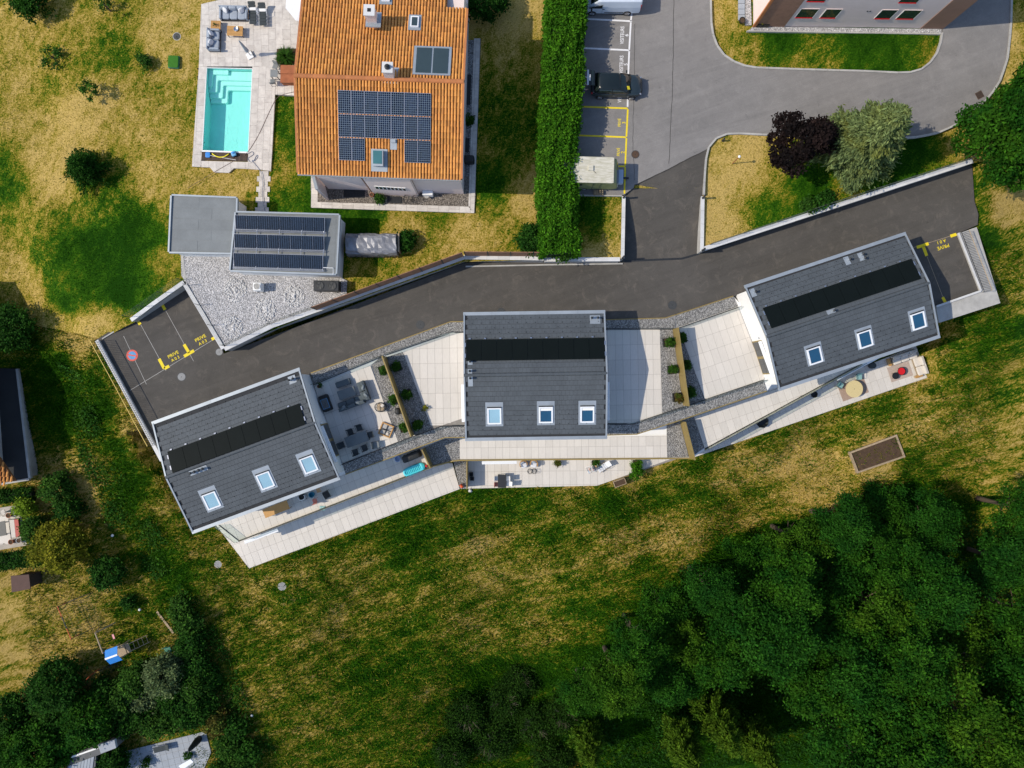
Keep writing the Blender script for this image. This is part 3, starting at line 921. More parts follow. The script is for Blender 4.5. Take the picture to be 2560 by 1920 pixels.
t = thing('kerb', 'thin concrete kerb between the dry bank and the private bays', 'kerb', W(254, 848))
strip(WL([(255, 847), (326, 804)], .1), .10, -.3, .10, MB()).build('kerb_stone', M['concrete'], t)
# base strip (footing) along the straight wall
t = thing('wall_footing', 'narrow pale concrete footing at the base of the wall along the lane', 'footing', W(1160, 660))
strip(WL([(1557, 659), (1360, 662), (1164, 666)], .08), .12, -.1, .08, MB()).build('footing_strip', M['concrete'], t)
# ================================================================ THE THREE SLATE ROOFED HOUSES
class Roof:
    """gable roof over four eave corners; u runs along the eave, v down across it"""
    def __init__(s, TL, TR, BL, BR, ze, zr, fr=.49):
        s.ze, s.zr = ze, zr
        a, b, c, d = (W(p[0], p[1], ze) for p in (TL, TR, BL, BR))
        s.O = a.copy()
        s.ux = ((b - a) + (d - c)).normalized()
        s.vx = Vector((s.ux.y, -s.ux.x, 0))
        s.L = .5 * ((b - a).dot(s.ux) + (d - c).dot(s.ux))
        s.D = .5 * ((c - a).dot(s.vx) + (d - b).dot(s.vx))
        s.O = .5 * (a + c - s.vx * s.D)
        s.R = s.D * fr
        s.ang = math.atan2(s.ux.y, s.ux.x)
    def z(s, v):
        return s.ze + (s.zr - s.ze) * (v / s.R if v < s.R else (s.D - v) / (s.D - s.R))
    def pt(s, u, v, off=0.0):
        return s.O + s.ux * u + s.vx * v + Vector((0, 0, s.z(v) - s.ze + off))
    def pick(s, px, py, off=0.0):
        z = s.ze
        for _ in range(12):
            p = W(px, py, z + off)
            q = p - s.O
            u, v = q.dot(s.ux), q.dot(s.vx)
            z = s.z(v)
        return u, v
    def tilt(s, v):
        return math.atan2(s.zr - s.ze, s.R) if v < s.R else -math.atan2(s.zr - s.ze, s.D - s.R)
    def rot(s, v):
        """rotation whose x runs along u, y up the picture (minus v) in the roof plane"""
        return Matrix.Rotation(s.ang, 3, 'Z') @ Matrix.Rotation(-s.tilt(v), 3, 'X')
    def box(s, mb, u, v, off, size, spin=0.0):
        """a box lying on the slope: size (along u, along v, thickness), off to its middle"""
        R_ = s.rot(v) @ Matrix.Rotation(spin, 3, 'Z')
        c = s.pt(u, v, off)
        vs = []
        for k in (-.5, .5):
            for i, j in ((-.5, -.5), (.5, -.5), (.5, .5), (-.5, .5)):
                vs.append(c + R_ @ Vector((i * size[0], j * size[1], k * size[2])))
        return mb.add(vs, [(3, 2, 1, 0), (4, 5, 6, 7), (0, 1, 5, 4), (1, 2, 6, 5), (2, 3, 7, 6), (3, 0, 4, 7)])

def instance(name, me, loc, rot3, parent, scale=None):
    o = link(name, me, parent)
    m = rot3.to_4x4()
    o.matrix_local = Matrix.Translation(Vector(loc) - rootloc(parent)) @ m
    if scale: o.scale = scale
    return o

def terrace(parent, polys, z, org, ang, tw=.65, tl=1.3, mat='tile', gap=.015, name='paver', th=.03, stagger=0.0):
    """pavers on a grid, cut to the convex picture polygons at height z"""
    ca, sa = math.cos(math.radians(ang)), math.sin(math.radians(ang))
    o = W(org[0], org[1], z)
    whole = MB().box((0, 0, -th / 2), (tw - gap, tl - gap, th)).mesh(name, M[mat])
    for poly in polys:
        reg = [(p.x, p.y) for p in WL(poly, z)]
        if mat == 'tile': MB().prism(reg, z - th - .02, z - .012).build('joint_bed', M['grout'], parent)
        loc = [((x - o.x) * ca + (y - o.y) * sa, -(x - o.x) * sa + (y - o.y) * ca) for x, y in reg]
        i0, i1 = math.floor(min(p[0] for p in loc) / tw) - 1, math.ceil(max(p[0] for p in loc) / tw) + 1
        j0, j1 = math.floor(min(p[1] for p in loc) / tl) - 1, math.ceil(max(p[1] for p in loc) / tl) + 1
        for i in range(i0, i1):
            for j in range(j0, j1):
                sh = stagger * tl * (i % 2)
                g = gap / 2
                cell = [(i * tw + g, j * tl + g + sh), ((i + 1) * tw - g, j * tl + g + sh), ((i + 1) * tw - g, (j + 1) * tl - g + sh), (i * tw + g, (j + 1) * tl - g + sh)]
                cp = clip_convex(cell, loc)
                if len(cp) < 3 or abs(area(cp)) < .012: continue
                dz = random.uniform(-.002, .002)
                if abs(area(cp)) > .985 * (tw - gap) * (tl - gap):
                    cx, cy = (i + .5) * tw, (j + .5) * tl + sh
                    q = instance(name, whole, (o.x + cx * ca - cy * sa, o.y + cx * sa + cy * ca, z + dz), Matrix.Rotation(math.radians(ang), 3, 'Z'), parent)
                else:
                    wp = [(o.x + x * ca - y * sa, o.y + x * sa + y * ca) for x, y in cp]
                    MB().prism(wp, z - th + dz, z + dz).build(name, M[mat], parent)

def flat(parent, name, poly, z, mat, th=.04):
    return MB().prism(WL(poly, z), z - th, z).build(name, M[mat], parent)

def edge(parent, name, pts, z, w, h, mat):
    return strip(WL(pts, z), w, z - h, z, MB()).build(name, M[mat], parent)

def glass_rail(parent, pts, z, h=.95, seg=1.6, post=False):
    rs = resample(WL(pts, z), seg)
    for a, b in zip(rs, rs[1:]):
        d = (b - a).normalized() * .012
        strip([a + d, b - d], .018, z + .03, z + h, MB()).build('glass_pane', M['glass'], parent)
    P = WL(pts, z + h)
    P = [W(a, b, z) + Vector((0, 0, h + .012)) for a, b in pts]
    MB().tube(P, .018, 6).build('handrail', M['dark_metal'], parent)
    strip([W(a, b, z) for a, b in pts], .07, z, z + .05, MB()).build('base_profile', M['dark_metal'], parent)

def rows_of_slate(R, parent, u0=.12, width=.33, expose=.40):
    """staggered slates; the rows next to the ridge are single pieces, the others one mass"""
    me = MB().box((0, 0, 0), (width - .008, expose - .014, .02)).mesh('slate', M['slate'])
    spots = []
    for side in (0, 1):
        sl = R.R if side == 0 else R.D - R.R
        n = int((sl - .18) / expose)
        for r in range(n):
            dist = .14 + (r + .5) * expose
            v = R.R - dist if side == 0 else R.R + dist
            m = int((R.L - 2 * u0) / width)
            for i in range(m):
                u = u0 + width * (i + .5) + (width * .5 if r % 2 else 0)
                if u > R.L - u0 * .5: continue
                spots.append((r, u, v, side))
    spots.sort(key=lambda q: q[0])
    mass = MB()
    for n, (r, u, v, side) in enumerate(spots):
        tilt = .03 if side == 0 else -.03
        rot = R.rot(v) @ Matrix.Rotation(tilt + random.uniform(-.006, .006), 3, 'X')
        if n < 300:
            instance('slate', me, R.pt(u, v, .035), rot, parent)
        else:
            c = R.pt(u, v, .035)
            x, y, w_ = rot @ Vector((width / 2 - .004, 0, 0)), rot @ Vector((0, expose / 2 - .007, 0)), rot @ Vector((0, 0, .015))
            mass.add([c - x - y + w_, c + x - y + w_, c + x + y + w_, c - x + y + w_, c - x - y - w_, c + x - y - w_, c + x + y - w_, c - x + y - w_],
                     [(0, 1, 2, 3), (4, 5, 1, 0), (5, 6, 2, 1), (6, 7, 3, 2), (7, 4, 0, 3)])
    tag(mass.build('slate_rows', M['slate'], parent), kind='stuff')

def roof_window(R, root, px, py, w=1.14, h=1.35, pane='sky_pane', flash=.32, blind=False):
    u, v = R.pick(px, py)
    fr = MB()
    R.box(fr, u, v - .14, .05, (w + .30, h + .30 + flash, .03))
    f = fr.build('roof_window', M['zinc'], root)
    mb = MB()
    for du, dv, sx, sy in ((-w / 2 + .06, 0, .12, h), (w / 2 - .06, 0, .12, h), (0, -h / 2 + .06, w - .24, .12), (0, h / 2 - .06, w - .24, .12)):
        R.box(mb, u + du, v + dv, .10, (sx, sy, .09))
    mb.build('frame', M['white_metal'], f)
    R.box(MB(), u, v, .09, (w - .23, h - .23, .02)).build('pane', M[pane], f)
    if blind:
        R.box(MB(), u, v - h / 2 + .24, .106, (w - .25, .20, .008)).build('blind', M['white_plastic'], f)
    R.box(MB(), u, v - h / 2 - .02, .12, (w + .02, .09, .06)).build('hood', M['dark_metal'], f)

def vent(R, root, px, py, pipes, pw=.55, pl=.6, hgt=.34, r=.075):
    u, v = R.pick(px, py)
    base = R.box(MB(), u, v, .055, (pw, pl, .02)).build('vent_plate', M['zinc'], root)
    for du, dv in pipes:
        p = R.pt(u + du, v + dv, .05)
        MB().cyl(p, r, hgt, 14).build('vent_pipe', M['zinc'], base)
        q = p + Vector((0, 0, hgt))
        MB().lathe(q, [(r * .9, 0), (r * 1.35, .03), (r * 1.35, .09), (r * .4, .15)], 14).build('vent_cowl', M['dark_metal'], base)

def block(name, label, R, panels, npan, wins, vents, pane, hooks, zbase=-2.9):
    root = thing(name, label, 'house', (R.pt(R.L / 2, R.D / 2).x, R.pt(R.L / 2, R.D / 2).y, zbase))
    # walls with gables
    i = .22
    pts = [R.pt(i, i * 1.4), R.pt(i, R.R), R.pt(i, R.D - i * 1.4), R.pt(R.L - i, R.D - i * 1.4), R.pt(R.L - i, R.R), R.pt(R.L - i, i * 1.4)]
    MB().prism([(p.x, p.y) for p in pts], zbase, [p.z - .17 for p in pts]).build('wall', M['wall_white'], root)
    # roof deck: two slopes 0.16 thick
    mb = MB()
    for v0, v1 in ((0, R.R), (R.R, R.D)):
        a, b, c, d = R.pt(0, v0), R.pt(R.L, v0), R.pt(R.L, v1), R.pt(0, v1)
        t_ = Vector((0, 0, -.16))
        mb.add([a, b, c, d, a + t_, b + t_, c + t_, d + t_], [(0, 3, 2, 1), (4, 5, 6, 7), (0, 1, 5, 4), (2, 3, 7, 6), (1, 2, 6, 5), (3, 0, 4, 7)])
    roof = mb.build('roof', M['slate_base'], root)
    rows_of_slate(R, roof)
    # ridge caps
    n = int(R.L / .42)
    prof = [(math.cos(a) * .13, math.sin(a) * .10) for a in (0, .52, 1.05, 1.57, 2.09, 2.62, 3.14)]
    mb = MB()
    mb.loft([[Vector((-.22, p[0] * 1.12, p[1] * 1.12)) for p in prof], [Vector((.21, p[0] * .94, p[1] * .94)) for p in prof]], cap=False, closed=False)
    rme = mb.mesh('ridge_tile', M['slate'])
    for k in range(n):
        instance('ridge_tile', rme, R.pt(R.L * (k + .5) / n, R.R, .02), Matrix.Rotation(R.ang, 3, 'Z'), roof)
    # gutters and verges
    for nm, v in (('gutter', -.07), ('gutter', R.D + .07)):
        a, b = R.pt(-.02, 0), R.pt(R.L + .02, 0)
        for k in range(5):
            u0_, u1_ = (R.L + .1) * k / 5 - .05, (R.L + .1) * (k + 1) / 5 - .055
            MB().box(R.O + R.ux * ((u0_ + u1_) / 2) + R.vx * (v + (.02 if v < 0 else -.02)) + Vector((0, 0, .0)), (u1_ - u0_, .27, .15), rz=R.ang).build(nm, M['zinc'], root)
    for u in (.03, R.L - .03):
        mb = MB()
        R.box(mb, u, R.R / 2, .05, (.12, math.hypot(R.R, R.zr - R.ze), .10))
        R.box(mb, u, (R.R + R.D) / 2, .05, (.12, math.hypot(R.D - R.R, R.zr - R.ze), .10))
        mb.build('verge_trim', M['zinc'], root)
    # collector strip
    q = [R.pick(a, b, .1) for a, b in panels]
    u0_, u1_ = .5 * (q[0][0] + q[3][0]), .5 * (q[1][0] + q[2][0])
    v0_, v1_ = .5 * (q[0][1] + q[1][1]), .5 * (q[2][1] + q[3][1])
    pwid = (u1_ - u0_) / npan
    for k in range(npan):
        pn = R.box(MB(), u0_ + pwid * (k + .5), (v0_ + v1_) / 2, .13, (pwid - .025, v1_ - v0_, .045)).build('solar_panel', M['black_panel'], root)
        R.box(MB(), u0_ + pwid * (k + .25), v0_ - .06, .10, (.16, .10, .06)).build('clamp', M['chrome'], pn)
        if k in (0, npan - 1):
            for vv in (.25, .75):
                R.box(MB(), u0_ - .05 if k == 0 else u1_ + .05, v0_ + (v1_ - v0_) * vv, .11, (.09, .34, .07)).build('pipe_end', M['chrome'], pn)
    for wn_ in wins: roof_window(R, root, wn_[0], wn_[1], pane=wn_[2], blind=wn_[3], flash=wn_[4])
    for vt in vents: vent(R, root, *vt)
    # snow hooks in a diamond pattern on the lower half of each slope
    mb = MB()
    for side in (0, 1):
        sl = R.R if side == 0 else R.D - R.R
        for r in range(5):
            d = .35 + r * .40
            v = d if side == 0 else R.D - d
            u = .3 + (r * .37) % .74
            while u < R.L - .2:
                R.box(mb, u, v, .06, (.04, .06, .04), .4)
                u += .74
    tag(mb.build('snow_hook', M['black'], roof), kind='stuff')
    return root

RL = Roof((385.6, 1057.5), (750.6, 924.4), (478, 1331), (847, 1194), 3.1, 4.1, .483)
RM = Roof((1160.7, 787.1), (1510.6, 780.3), (1163.4, 1096.3), (1517.3, 1092.3), 3.1, 4.1, .49)
RR = Roof((1858.6, 721), (2256, 586.6), (1951.5, 969.5), (2354.4, 838.5), 3.1, 4.1, .496)
left = block('terraced_house', 'slate roofed house with furnished upper terrace at the western end of the row', RL,
             [(419.8, 1129.5), (748, 1007), (765, 1060), (430.8, 1183)], 9, [(530, 1251, 'sky_pane', False, .36), (664.5, 1201, 'sky_pane', False, .36), (773, 1161, 'sky_pane', False, .36)],
             [(731, 949, [(-.15, .0), (.18, -.02)], .62, .66), (497, 1176, [(-.55, 0), (-.2, 0), (.16, 0), (.5, 0)], 1.5, .42, .3, .085)], 'sky_pane', True)
mid = block('terraced_house', 'slate roofed house in the middle of the row with empty terraces on both sides', RM,
            [(1164.8, 848), (1510.6, 844.6), (1512, 899), (1164.8, 901.6)], 9, [(1236, 1040, 'sky_pane', False, .36), (1364.5, 1037, 'sky_pane_blue', True, .36), (1468, 1036, 'sky_pane_blue', True, .36)],
            [(1487.5, 799, [(-.3, -.12), (.2, -.12)], .85, .72), (1175.6, 906.5, [(0, -.08)], .38, .38), (1175, 928.5, [(0, -.02)], .36, .38), (1176.4, 953.5, [(0, -.25)], .38, .82)], 'sky_pane', True)
right = block('terraced_house', 'darker slate roofed house at the eastern end of the row by the railing', RR,
              [(1905.6, 769.2), (2277, 647.3), (2303.8, 696.7), (1929, 822)], 10, [(2036, 889, 'sky_pane_blue', False, .1), (2161.5, 848, 'sky_pane_blue', False, .1), (2294.5, 802, 'sky_pane_blue', False, .1)],
              [(1882, 732, [(.12, -.02)], .42, .7), (2117, 652, [(.12, -.05)], .42, .7), (2152, 642, [(.08, -.15), (.08, .2)], .42, .7), (2077, 779, [(.1, -.02)], .7, .36)], 'sky_pane_blue', True)
# ---- podium bodies
L2, L3 = -2.9, -5.8
def body(root, pts, z0, z1, mat='wall_white', name='podium'):
    return MB().prism(WL(pts, z1), z0, z1).build(name, M[mat], root)
body(left, [(778, 934), (958, 867), (1040, 1120), (864, 1186), (820, 1090)], L2 - .25, -.04)
body(mid, [(958.6, 867), (1126, 805), (1160, 804), (1512, 800), (1663, 795.5), (1690, 787), (1716, 1046), (1592, 1086), (1519, 1088), (1162, 1094), (1112, 1094.5), (1041, 1120)], L2 - .25, -.04)
body(right, [(1690.6, 787), (1833, 740.5), (1870, 780), (1930, 960), (1917, 978), (1716.6, 1046)], L2 - .25, -.04)
body(left, [(545, 1312), (596, 1355), (1077, 1169), (1082.6, 1166), (1057, 1105), (560, 1270)], L3 - .9, L2 - .05)
body(mid, [(1083.4, 1166), (1134, 1153), (1148, 1151.5), (1727, 1146.5), (1700, 1040), (1110, 1060), (1058, 1105)], L3 - .9, L2 - .05)
body(right, [(1728, 1146), (1764, 1124), (2158, 909), (2280, 860), (2000, 900), (1701, 1040)], L3 - .9, L2 - .05)

# ---- upper gravel, edges, terraces
def gravelled(root, poly, z, mat='gravel_roof'): return flat(root, 'gravel_bed', poly, z, mat)
gravelled(left, [(776.5, 933.5), (957.5, 867.5), (962, 887), (783, 962)], .03)
gravelled(left, [(928, 912), (956, 890), (1031, 1090), (996, 1105)], .032)
gravelled(left, [(855, 1160), (1032, 1090), (1040.5, 1119), (864, 1185)], .03)
gravelled(mid, [(958.5, 867), (1126, 805), (1160, 804.5), (1160, 830), (1128, 830), (963, 887)], .03)
gravelled(mid, [(967, 892), (1007, 880), (1080, 1073), (1037, 1088)], .032)
gravelled(mid, [(1033, 1090), (1105, 1065), (1162, 1064), (1162, 1093.5), (1112, 1094), (1041.5, 1119.5)], .03)
gravelled(mid, [(1512, 800.5), (1663, 796), (1689.5, 788), (1688, 820), (1512, 822)], .03)
gravelled(mid, [(1650, 823), (1681, 823), (1708, 1016), (1656, 1033)], .032)
gravelled(mid, [(1518, 1059), (1581, 1059), (1656, 1033.5), (1709, 1016), (1715.5, 1045), (1592, 1085), (1518, 1087.5)], .03)
gravelled(right, [(1690.5, 788), (1834, 741.5), (1845, 766), (1690, 820)], .03)
gravelled(right, [(1684, 823), (1697, 822), (1762, 997), (1710, 1014)], .032)
gravelled(right, [(1710, 1016), (1909, 949), (1917, 977), (1716.5, 1045)], .03)
for rt, pts in ((left, [(777, 932.6), (958, 866)]), (mid, [(958.6, 865.8), (1126, 804.4), (1160, 804)]), (left, [(863.5, 1186.3), (1040.5, 1120)]), (mid, [(1041.2, 1119.8), (1112, 1094), (1162, 1093.8)]),
                (mid, [(1512, 799.6), (1663, 795), (1689, 786.8)]), (right, [(1690.5, 786.4), (1833.5, 740)]), (mid, [(1518, 1088.2), (1592, 1085.8), (1715.8, 1045.8)]), (right, [(1716.6, 1045.5), (1917, 977.8)])):
    edge(rt, 'edge_flashing', pts, .07, .075, .12, 'bronze')
terrace(left, [[(785, 966), (926, 914), (995, 1104), (857, 1158), (824, 1074)]], .06, (926, 914), 20.2)
terrace(mid, [[(1008, 881), (1128, 833), (1161, 832), (1161, 1063), (1105, 1063.5), (1080, 1072)]], .06, (1161, 832), 1.0)
terrace(mid, [[(1513, 824), (1650, 823), (1655.5, 1032), (1581, 1058), (1518.5, 1058)]], .06, (1650, 823), 1.0)
terrace(right, [[(1698, 823), (1846, 769), (1912, 940), (1909, 948), (1762, 996)]], .06, (1698, 823), 18.7)
for rt, pts in ((left, [(784, 962), (960, 889)]), (mid, [(963, 888), (1128, 831), (1160, 831)]), (mid, [(1512, 823), (1686, 823)]), (right, [(1691, 822), (1846, 768)]),
                (left, [(857, 1160), (1030, 1092)]), (mid, [(1036, 1090), (1105, 1065), (1162, 1064.5)]), (mid, [(1518, 1059.5), (1581, 1059.5), (1708, 1017)]), (right, [(1711, 1016), (1909, 950)])):
    glass_rail(rt, pts, .06)
def divider(root, base, z, h, label=None):
    rs = resample(WL(base, z), 1.35)
    for a, b in zip(rs, rs[1:]):
        d = (b - a).normalized() * .004
        strip([a + d, b - d], .10, z - .05, z + h, MB()).build('divider_panel', M['bronze'], root)
divider(mid, [(964.5, 892), (1034.5, 1088)], .03, 1.85)
divider(mid, [(1683, 823), (1709.5, 1014)], .03, 1.85)
# ---- second level terraces
gravelled(mid, [(1083, 1165), (1060, 1119), (1112, 1096.5), (1149, 1096), (1149, 1150), (1134, 1152)], L2 + .03)
terrace(left, [[(548, 1312), (862, 1188), (1057, 1118), (1079, 1165), (597, 1351)]], L2 + .06, (597, 1351), 21.0)
terrace(mid, [[(1149, 1097), (1667, 1090), (1668, 1143.5), (1149.5, 1148)]], L2 + .06, (1149, 1120), .6)
gravelled(mid, [(1667, 1091), (1667, 1062), (1698, 1052), (1721, 1142.5), (1668.5, 1143.5)], L2 + .03)
gravelled(right, [(1703, 1050), (1734, 1041), (1760, 1120), (1728, 1143)], L2 + .03)
terrace(right, [[(1735, 1042), (1915, 980), (2150, 905), (2152, 910), (1761, 1121)]], L2 + .06, (1735, 1042), 18.7)
divider(mid, [(1060.5, 1119), (1081.5, 1165)], L2 + .03, 1.85)
divider(mid, [(1701, 1052), (1725, 1145)], L2 + .03, 1.85)
for rt, pts in ((left, [(597, 1353), (1081, 1167)]), (mid, [(1083, 1166), (1134, 1152.5), (1148, 1151), (1726, 1146)])):
    edge(rt, 'parapet', pts, L2 + .16, .12, .5, 'bronze')
glass_rail(right, [(1762, 1122.5), (2154, 909)], L2 + .06)
edge(right, 'parapet', [(1763, 1124.5), (2156, 910.5)], L2 + .1, .12, .4, 'bronze')
glass_rail(left, [(547, 1312), (597, 1352)], L2 + .06)
glass_rail(left, [(598, 1352), (1078, 1166)], L2 + .2, .8)
# ---- ground level patios (a slab, then pavers)
def patio(root, poly, org, ang, tw=.65, tl=1.3):
    body(root, poly, L3 - 1.2, L3 - .035, 'grout', 'patio_slab')
    terrace(root, [poly], L3, org, ang, tw, tl)
patio(left, [(530, 1300), (623, 1421), (1149, 1222.5), (1131, 1158), (1060, 1160)], (623, 1421), 21.0)
patio(mid, [(1168, 1140), (1168, 1221.5), (1494, 1214), (1505, 1210), (1700, 1145), (1700, 1140)], (1168, 1180), .6)
flat(left, 'gravel_bed', [(1133, 1152), (1150, 1222), (1166, 1222), (1166, 1150)], L3 + .01, 'gravel_roof', .3)
edge(mid, 'divider_panel', [(1167, 1150), (1167, 1223)], L3 + 1.6, .08, 1.7, 'bronze')
patio(right, [(1733, 1144), (2318, 944.5), (2290, 864), (1760, 1080)], (1733, 1144), 18.9)
# ---- gable openings, sun blind boxes
def awning(root, pts, z, drop=.12, w=.26, mat='white_metal'):
    P = WL(pts, z)
    strip(P, w, z - drop, z, MB()).build('sun_blind_box', M[mat], root, bevel=.02)
awning(left, [(803.5, 1065), (840, 1155)], 2.35)
awning(mid, [(1156.5, 961), (1158.5, 1055)], 2.3)
awning(mid, [(1520, 955), (1520.5, 1051)], 2.3)
awning(right, [(1900, 853), (1933, 944)], 2.35)
awning(left, [(611, 1356), (695, 1325)], -3.2, .1, .3)
awning(mid, [(1205, 1157), (1292, 1155.5)], -3.2, .1, .3)
awning(right, [(2092, 948), (2200, 890)], -3.2, .1, .3)
def gable_window(root, R, u, v, w, h, z0, side):
    """a glazed door pair on a gable wall; u is the wall plane"""
    for k in (0, 1):
        vv = v + (k - .5) * w
        c = R.O + R.ux * u + R.vx * vv
        c.z = z0 + h / 2
        f = MB().box(c, (.09, w - .02, h), rz=R.ang).build('terrace_door', M['bronze'], root)
        MB().box(c, (.11, w - .22, h - .2), rz=R.ang).build('pane', M['window'], f)
gable_window(left, RL, RL.L - .21, RL.R + 1.7, 1.5, 2.15, .06, 1)
gable_window(mid, RM, RM.L - .21, RM.R + 1.9, 1.5, 2.15, .06, 1)
gable_window(mid, RM, .21, RM.R + 1.9, 1.5, 2.15, .06, -1)
gable_window(right, RR, .21, RR.R + 1.7, 1.5, 2.15, .06, -1)
def wall_lamp(root, px, py, z, R):
    p = W(px, py, z)
    MB().lathe(p, [(.05, 0), (.09, .03), (.09, .17), (.05, .2)], 12).build('wall_lamp', M['white_plastic'], root)
wall_lamp(left, 804, 1058, 1.9, RL)
wall_lamp(right, 1892, 846, 1.9, RR)
# left gable: lower wing that carries the recess by the terrace door
# apron, low wall and railing of the A01 bay
t = thing('concrete_apron', 'pale concrete apron around the A01 bay below the railing', 'apron', W(2440, 700))
MB().prism(WL([(2441.8, 567.6), (2501, 757.5), (2348, 807), (2340.5, 768), (2454, 729), (2396.5, 582.5)], -.02), -3.2, -.02).build('slab', M['concrete'], t)
wall('parapet_wall', 'low wall with pale capping between the A01 bay and its railing', [(2397, 583), (2453, 727), (2342, 766)], .22, -.4, .14, .17, 1.2)
# ================================================================ THE ORANGE ROOFED HOUSE
class TRoof(Roof):
    def __init__(s):
        s.ze, s.zr = 6.9, 8.45
        a, b = W(744, 433, s.ze), W(1155, 448, s.ze)
        s.ux = (b - a).normalized()
        s.vx = Vector((s.ux.y, -s.ux.x, 0))
        s.L = (b - a).length
        s.R, s.D = 8.6, 8.6 + 6.81
        s.O = a - s.vx * s.D
        s.ang = math.atan2(s.ux.y, s.ux.x)
TR = TRoof()
villa = thing('tiled_house', 'pink house with an orange barrel tile roof carrying solar panels', 'house', (TR.pt(6, 9).x, TR.pt(6, 9).y, UP))
mb = MB()
nu, nv = TR.pick(1117, 21)
for v0, v1, u1 in ((0, nv, nu), (nv, TR.R, TR.L), (TR.R, TR.D, TR.L)):
    a, b, c, d = TR.pt(0, v0), TR.pt(u1, v0), TR.pt(u1, v1), TR.pt(0, v1)
    t_ = Vector((0, 0, -.2))
    mb.add([a, b, c, d, a + t_, b + t_, c + t_, d + t_], [(0, 3, 2, 1), (4, 5, 6, 7), (0, 1, 5, 4), (2, 3, 7, 6), (1, 2, 6, 5), (3, 0, 4, 7)])
roof = mb.build('roof', M['tile_base'], villa)
# barrel tiles: covers over pans
PITCH, ROW = TR.L / 53, .42
arc = [math.pi * k / 5 for k in range(6)]
def barrel():
    m = MB()
    hi_ = [Vector((math.cos(a) * .084, ROW / 2 + .03, math.sin(a) * .075 + .012)) for a in arc]
    lo_ = [Vector((math.cos(a) * .100, -ROW / 2 - .02, math.sin(a) * .085 + .030)) for a in arc]
    n = len(arc)
    m.add(hi_ + lo_, [(k, k + 1, n + k + 1, n + k) for k in range(n - 1)] + [tuple(range(n, 2 * n))])
    return m
bt = barrel()
bme = bt.mesh('barrel_tile', M['terracotta'])
BV = np.array(bt.v)
spots = []
for side in (0, 1):
    sl = TR.R if side == 0 else TR.D - TR.R
    for r in range(int((sl - .12) / ROW) + 1):
        dist = .16 + (r + .5) * ROW
        if dist > sl + .1: continue
        for i in range(53):
            u = (i + .5) * PITCH
            v = TR.R - dist if side == 0 else TR.R + dist
            if v < nv + .15 and u > nu - .05: continue
            spots.append((r, u, v, side))
spots.sort(key=lambda q: q[0])
VV, FF, base = [], [], 0
for n, (r, u, v, side) in enumerate(spots):
    rot = TR.rot(v) @ Matrix.Rotation(random.uniform(-.02, .02), 3, 'Z')
    if side == 0: rot = rot @ Matrix.Rotation(math.pi, 3, 'Z')
    p = TR.pt(u + random.uniform(-.008, .008), v, .012)
    if n < 300:
        instance('barrel_tile', bme, p, rot, roof)
    else:
        VV.append(BV @ np.array(rot).T + np.array(p))
        FF += [tuple(i + base for i in f) for f in bt.f]
        base += len(BV)
me = bpy.data.meshes.new('barrel_tiles')
off = np.array(rootloc(roof))
me.from_pydata([tuple(x) for x in (np.concatenate(VV) - off)], [], FF)
me.materials.append(M['terracotta'])
tag(link('barrel_tile_rows', me, roof), kind='stuff')
prof = [(math.cos(a) * .17, math.sin(a) * .13) for a in (0, .5, 1, 1.57, 2.14, 2.64, 3.14)]
m = MB().loft([[Vector((-.27, p[0] * 1.1, p[1] * 1.12)) for p in prof], [Vector((.25, p[0] * .92, p[1] * .92)) for p in prof]], cap=False, closed=False)
rme = m.mesh('ridge_tile', M['ridge_terracotta'])
for k in range(26):
    instance('ridge_tile', rme, TR.pt(TR.L * (k + .5) / 26, TR.R, .05 + random.uniform(-.008, .008)), Matrix.Rotation(TR.ang + random.uniform(-.02, .02), 3, 'Z'), roof)
for u in (.02, TR.L - .02):
    m = MB()
    TR.box(m, u, (TR.R + TR.D) / 2, .06, (.14, (TR.D - TR.R) * 1.02, .12))
    TR.box(m, u, (TR.R + (nv if u > 1 else 0)) / 2, .06, (.14, (TR.R - (nv if u > 1 else 0)) * 1.01, .12))
    m.build('verge_tile', M['ridge_terracotta'], roof)
MB().box(TR.O + TR.vx * (TR.D + .07) + TR.ux * TR.L / 2 + Vector((0, 0, -.06)), (TR.L, .16, .12), rz=TR.ang).build('gutter', M['zinc'], villa)
# walls
def wpoly(pts, z=UP): return [(p.x, p.y) for p in WL(pts, z)]
ins = [TR.O + TR.ux * .5 + TR.vx * .6, TR.O + TR.ux * (TR.L - .35) + TR.vx * .6]
wl = W(818, 474, UP)
MB().prism([(ins[0].x, ins[0].y), (ins[1].x, ins[1].y)] + wpoly([(1159.6, 485.6), (1050, 482), (1045, 492.7), (935, 485.6), (929, 477), (822, 473)]), UP - .3, TR.ze - .1).build('wall', M['pink'], villa)
MB().prism(wpoly([(806, 460), (812, 460), (823, 500), (817, 501)]), UP - .2, 4.7).build('wing_wall', M['pink'], villa)
MB().prism(wpoly([(805.5, 459), (812.5, 459), (823.6, 501), (816.4, 502)]), 4.71, 4.78).build('wing_wall_cap', M['zinc'], villa)
ap, bp = W(935, 485.6, UP), W(1045, 492.7, UP)
dv = (bp - ap).normalized()
nr = Vector((dv.y, -dv.x, 0))
for k in range(8):
    c = ap + dv * (.35 + (ap - bp).length * .085 * k + .35) + nr * .02 + Vector((0, 0, 2.3))
    f = MB().box(c, (.30, .05, .75), rz=math.atan2(dv.y, dv.x)).build('window', M['white_plastic'], villa)
    MB().box(c + nr * .012, (.22, .05, .65), rz=math.atan2(dv.y, dv.x)).build('pane', M['window'], f)
for px, py in ((929, 476), (1047, 483)):
    p = W(px, py, UP) + nr * .12
    MB().tube([p, p + Vector((0, 0, 5.4))], .05, 8).build('downpipe', M['brown_render'], villa)
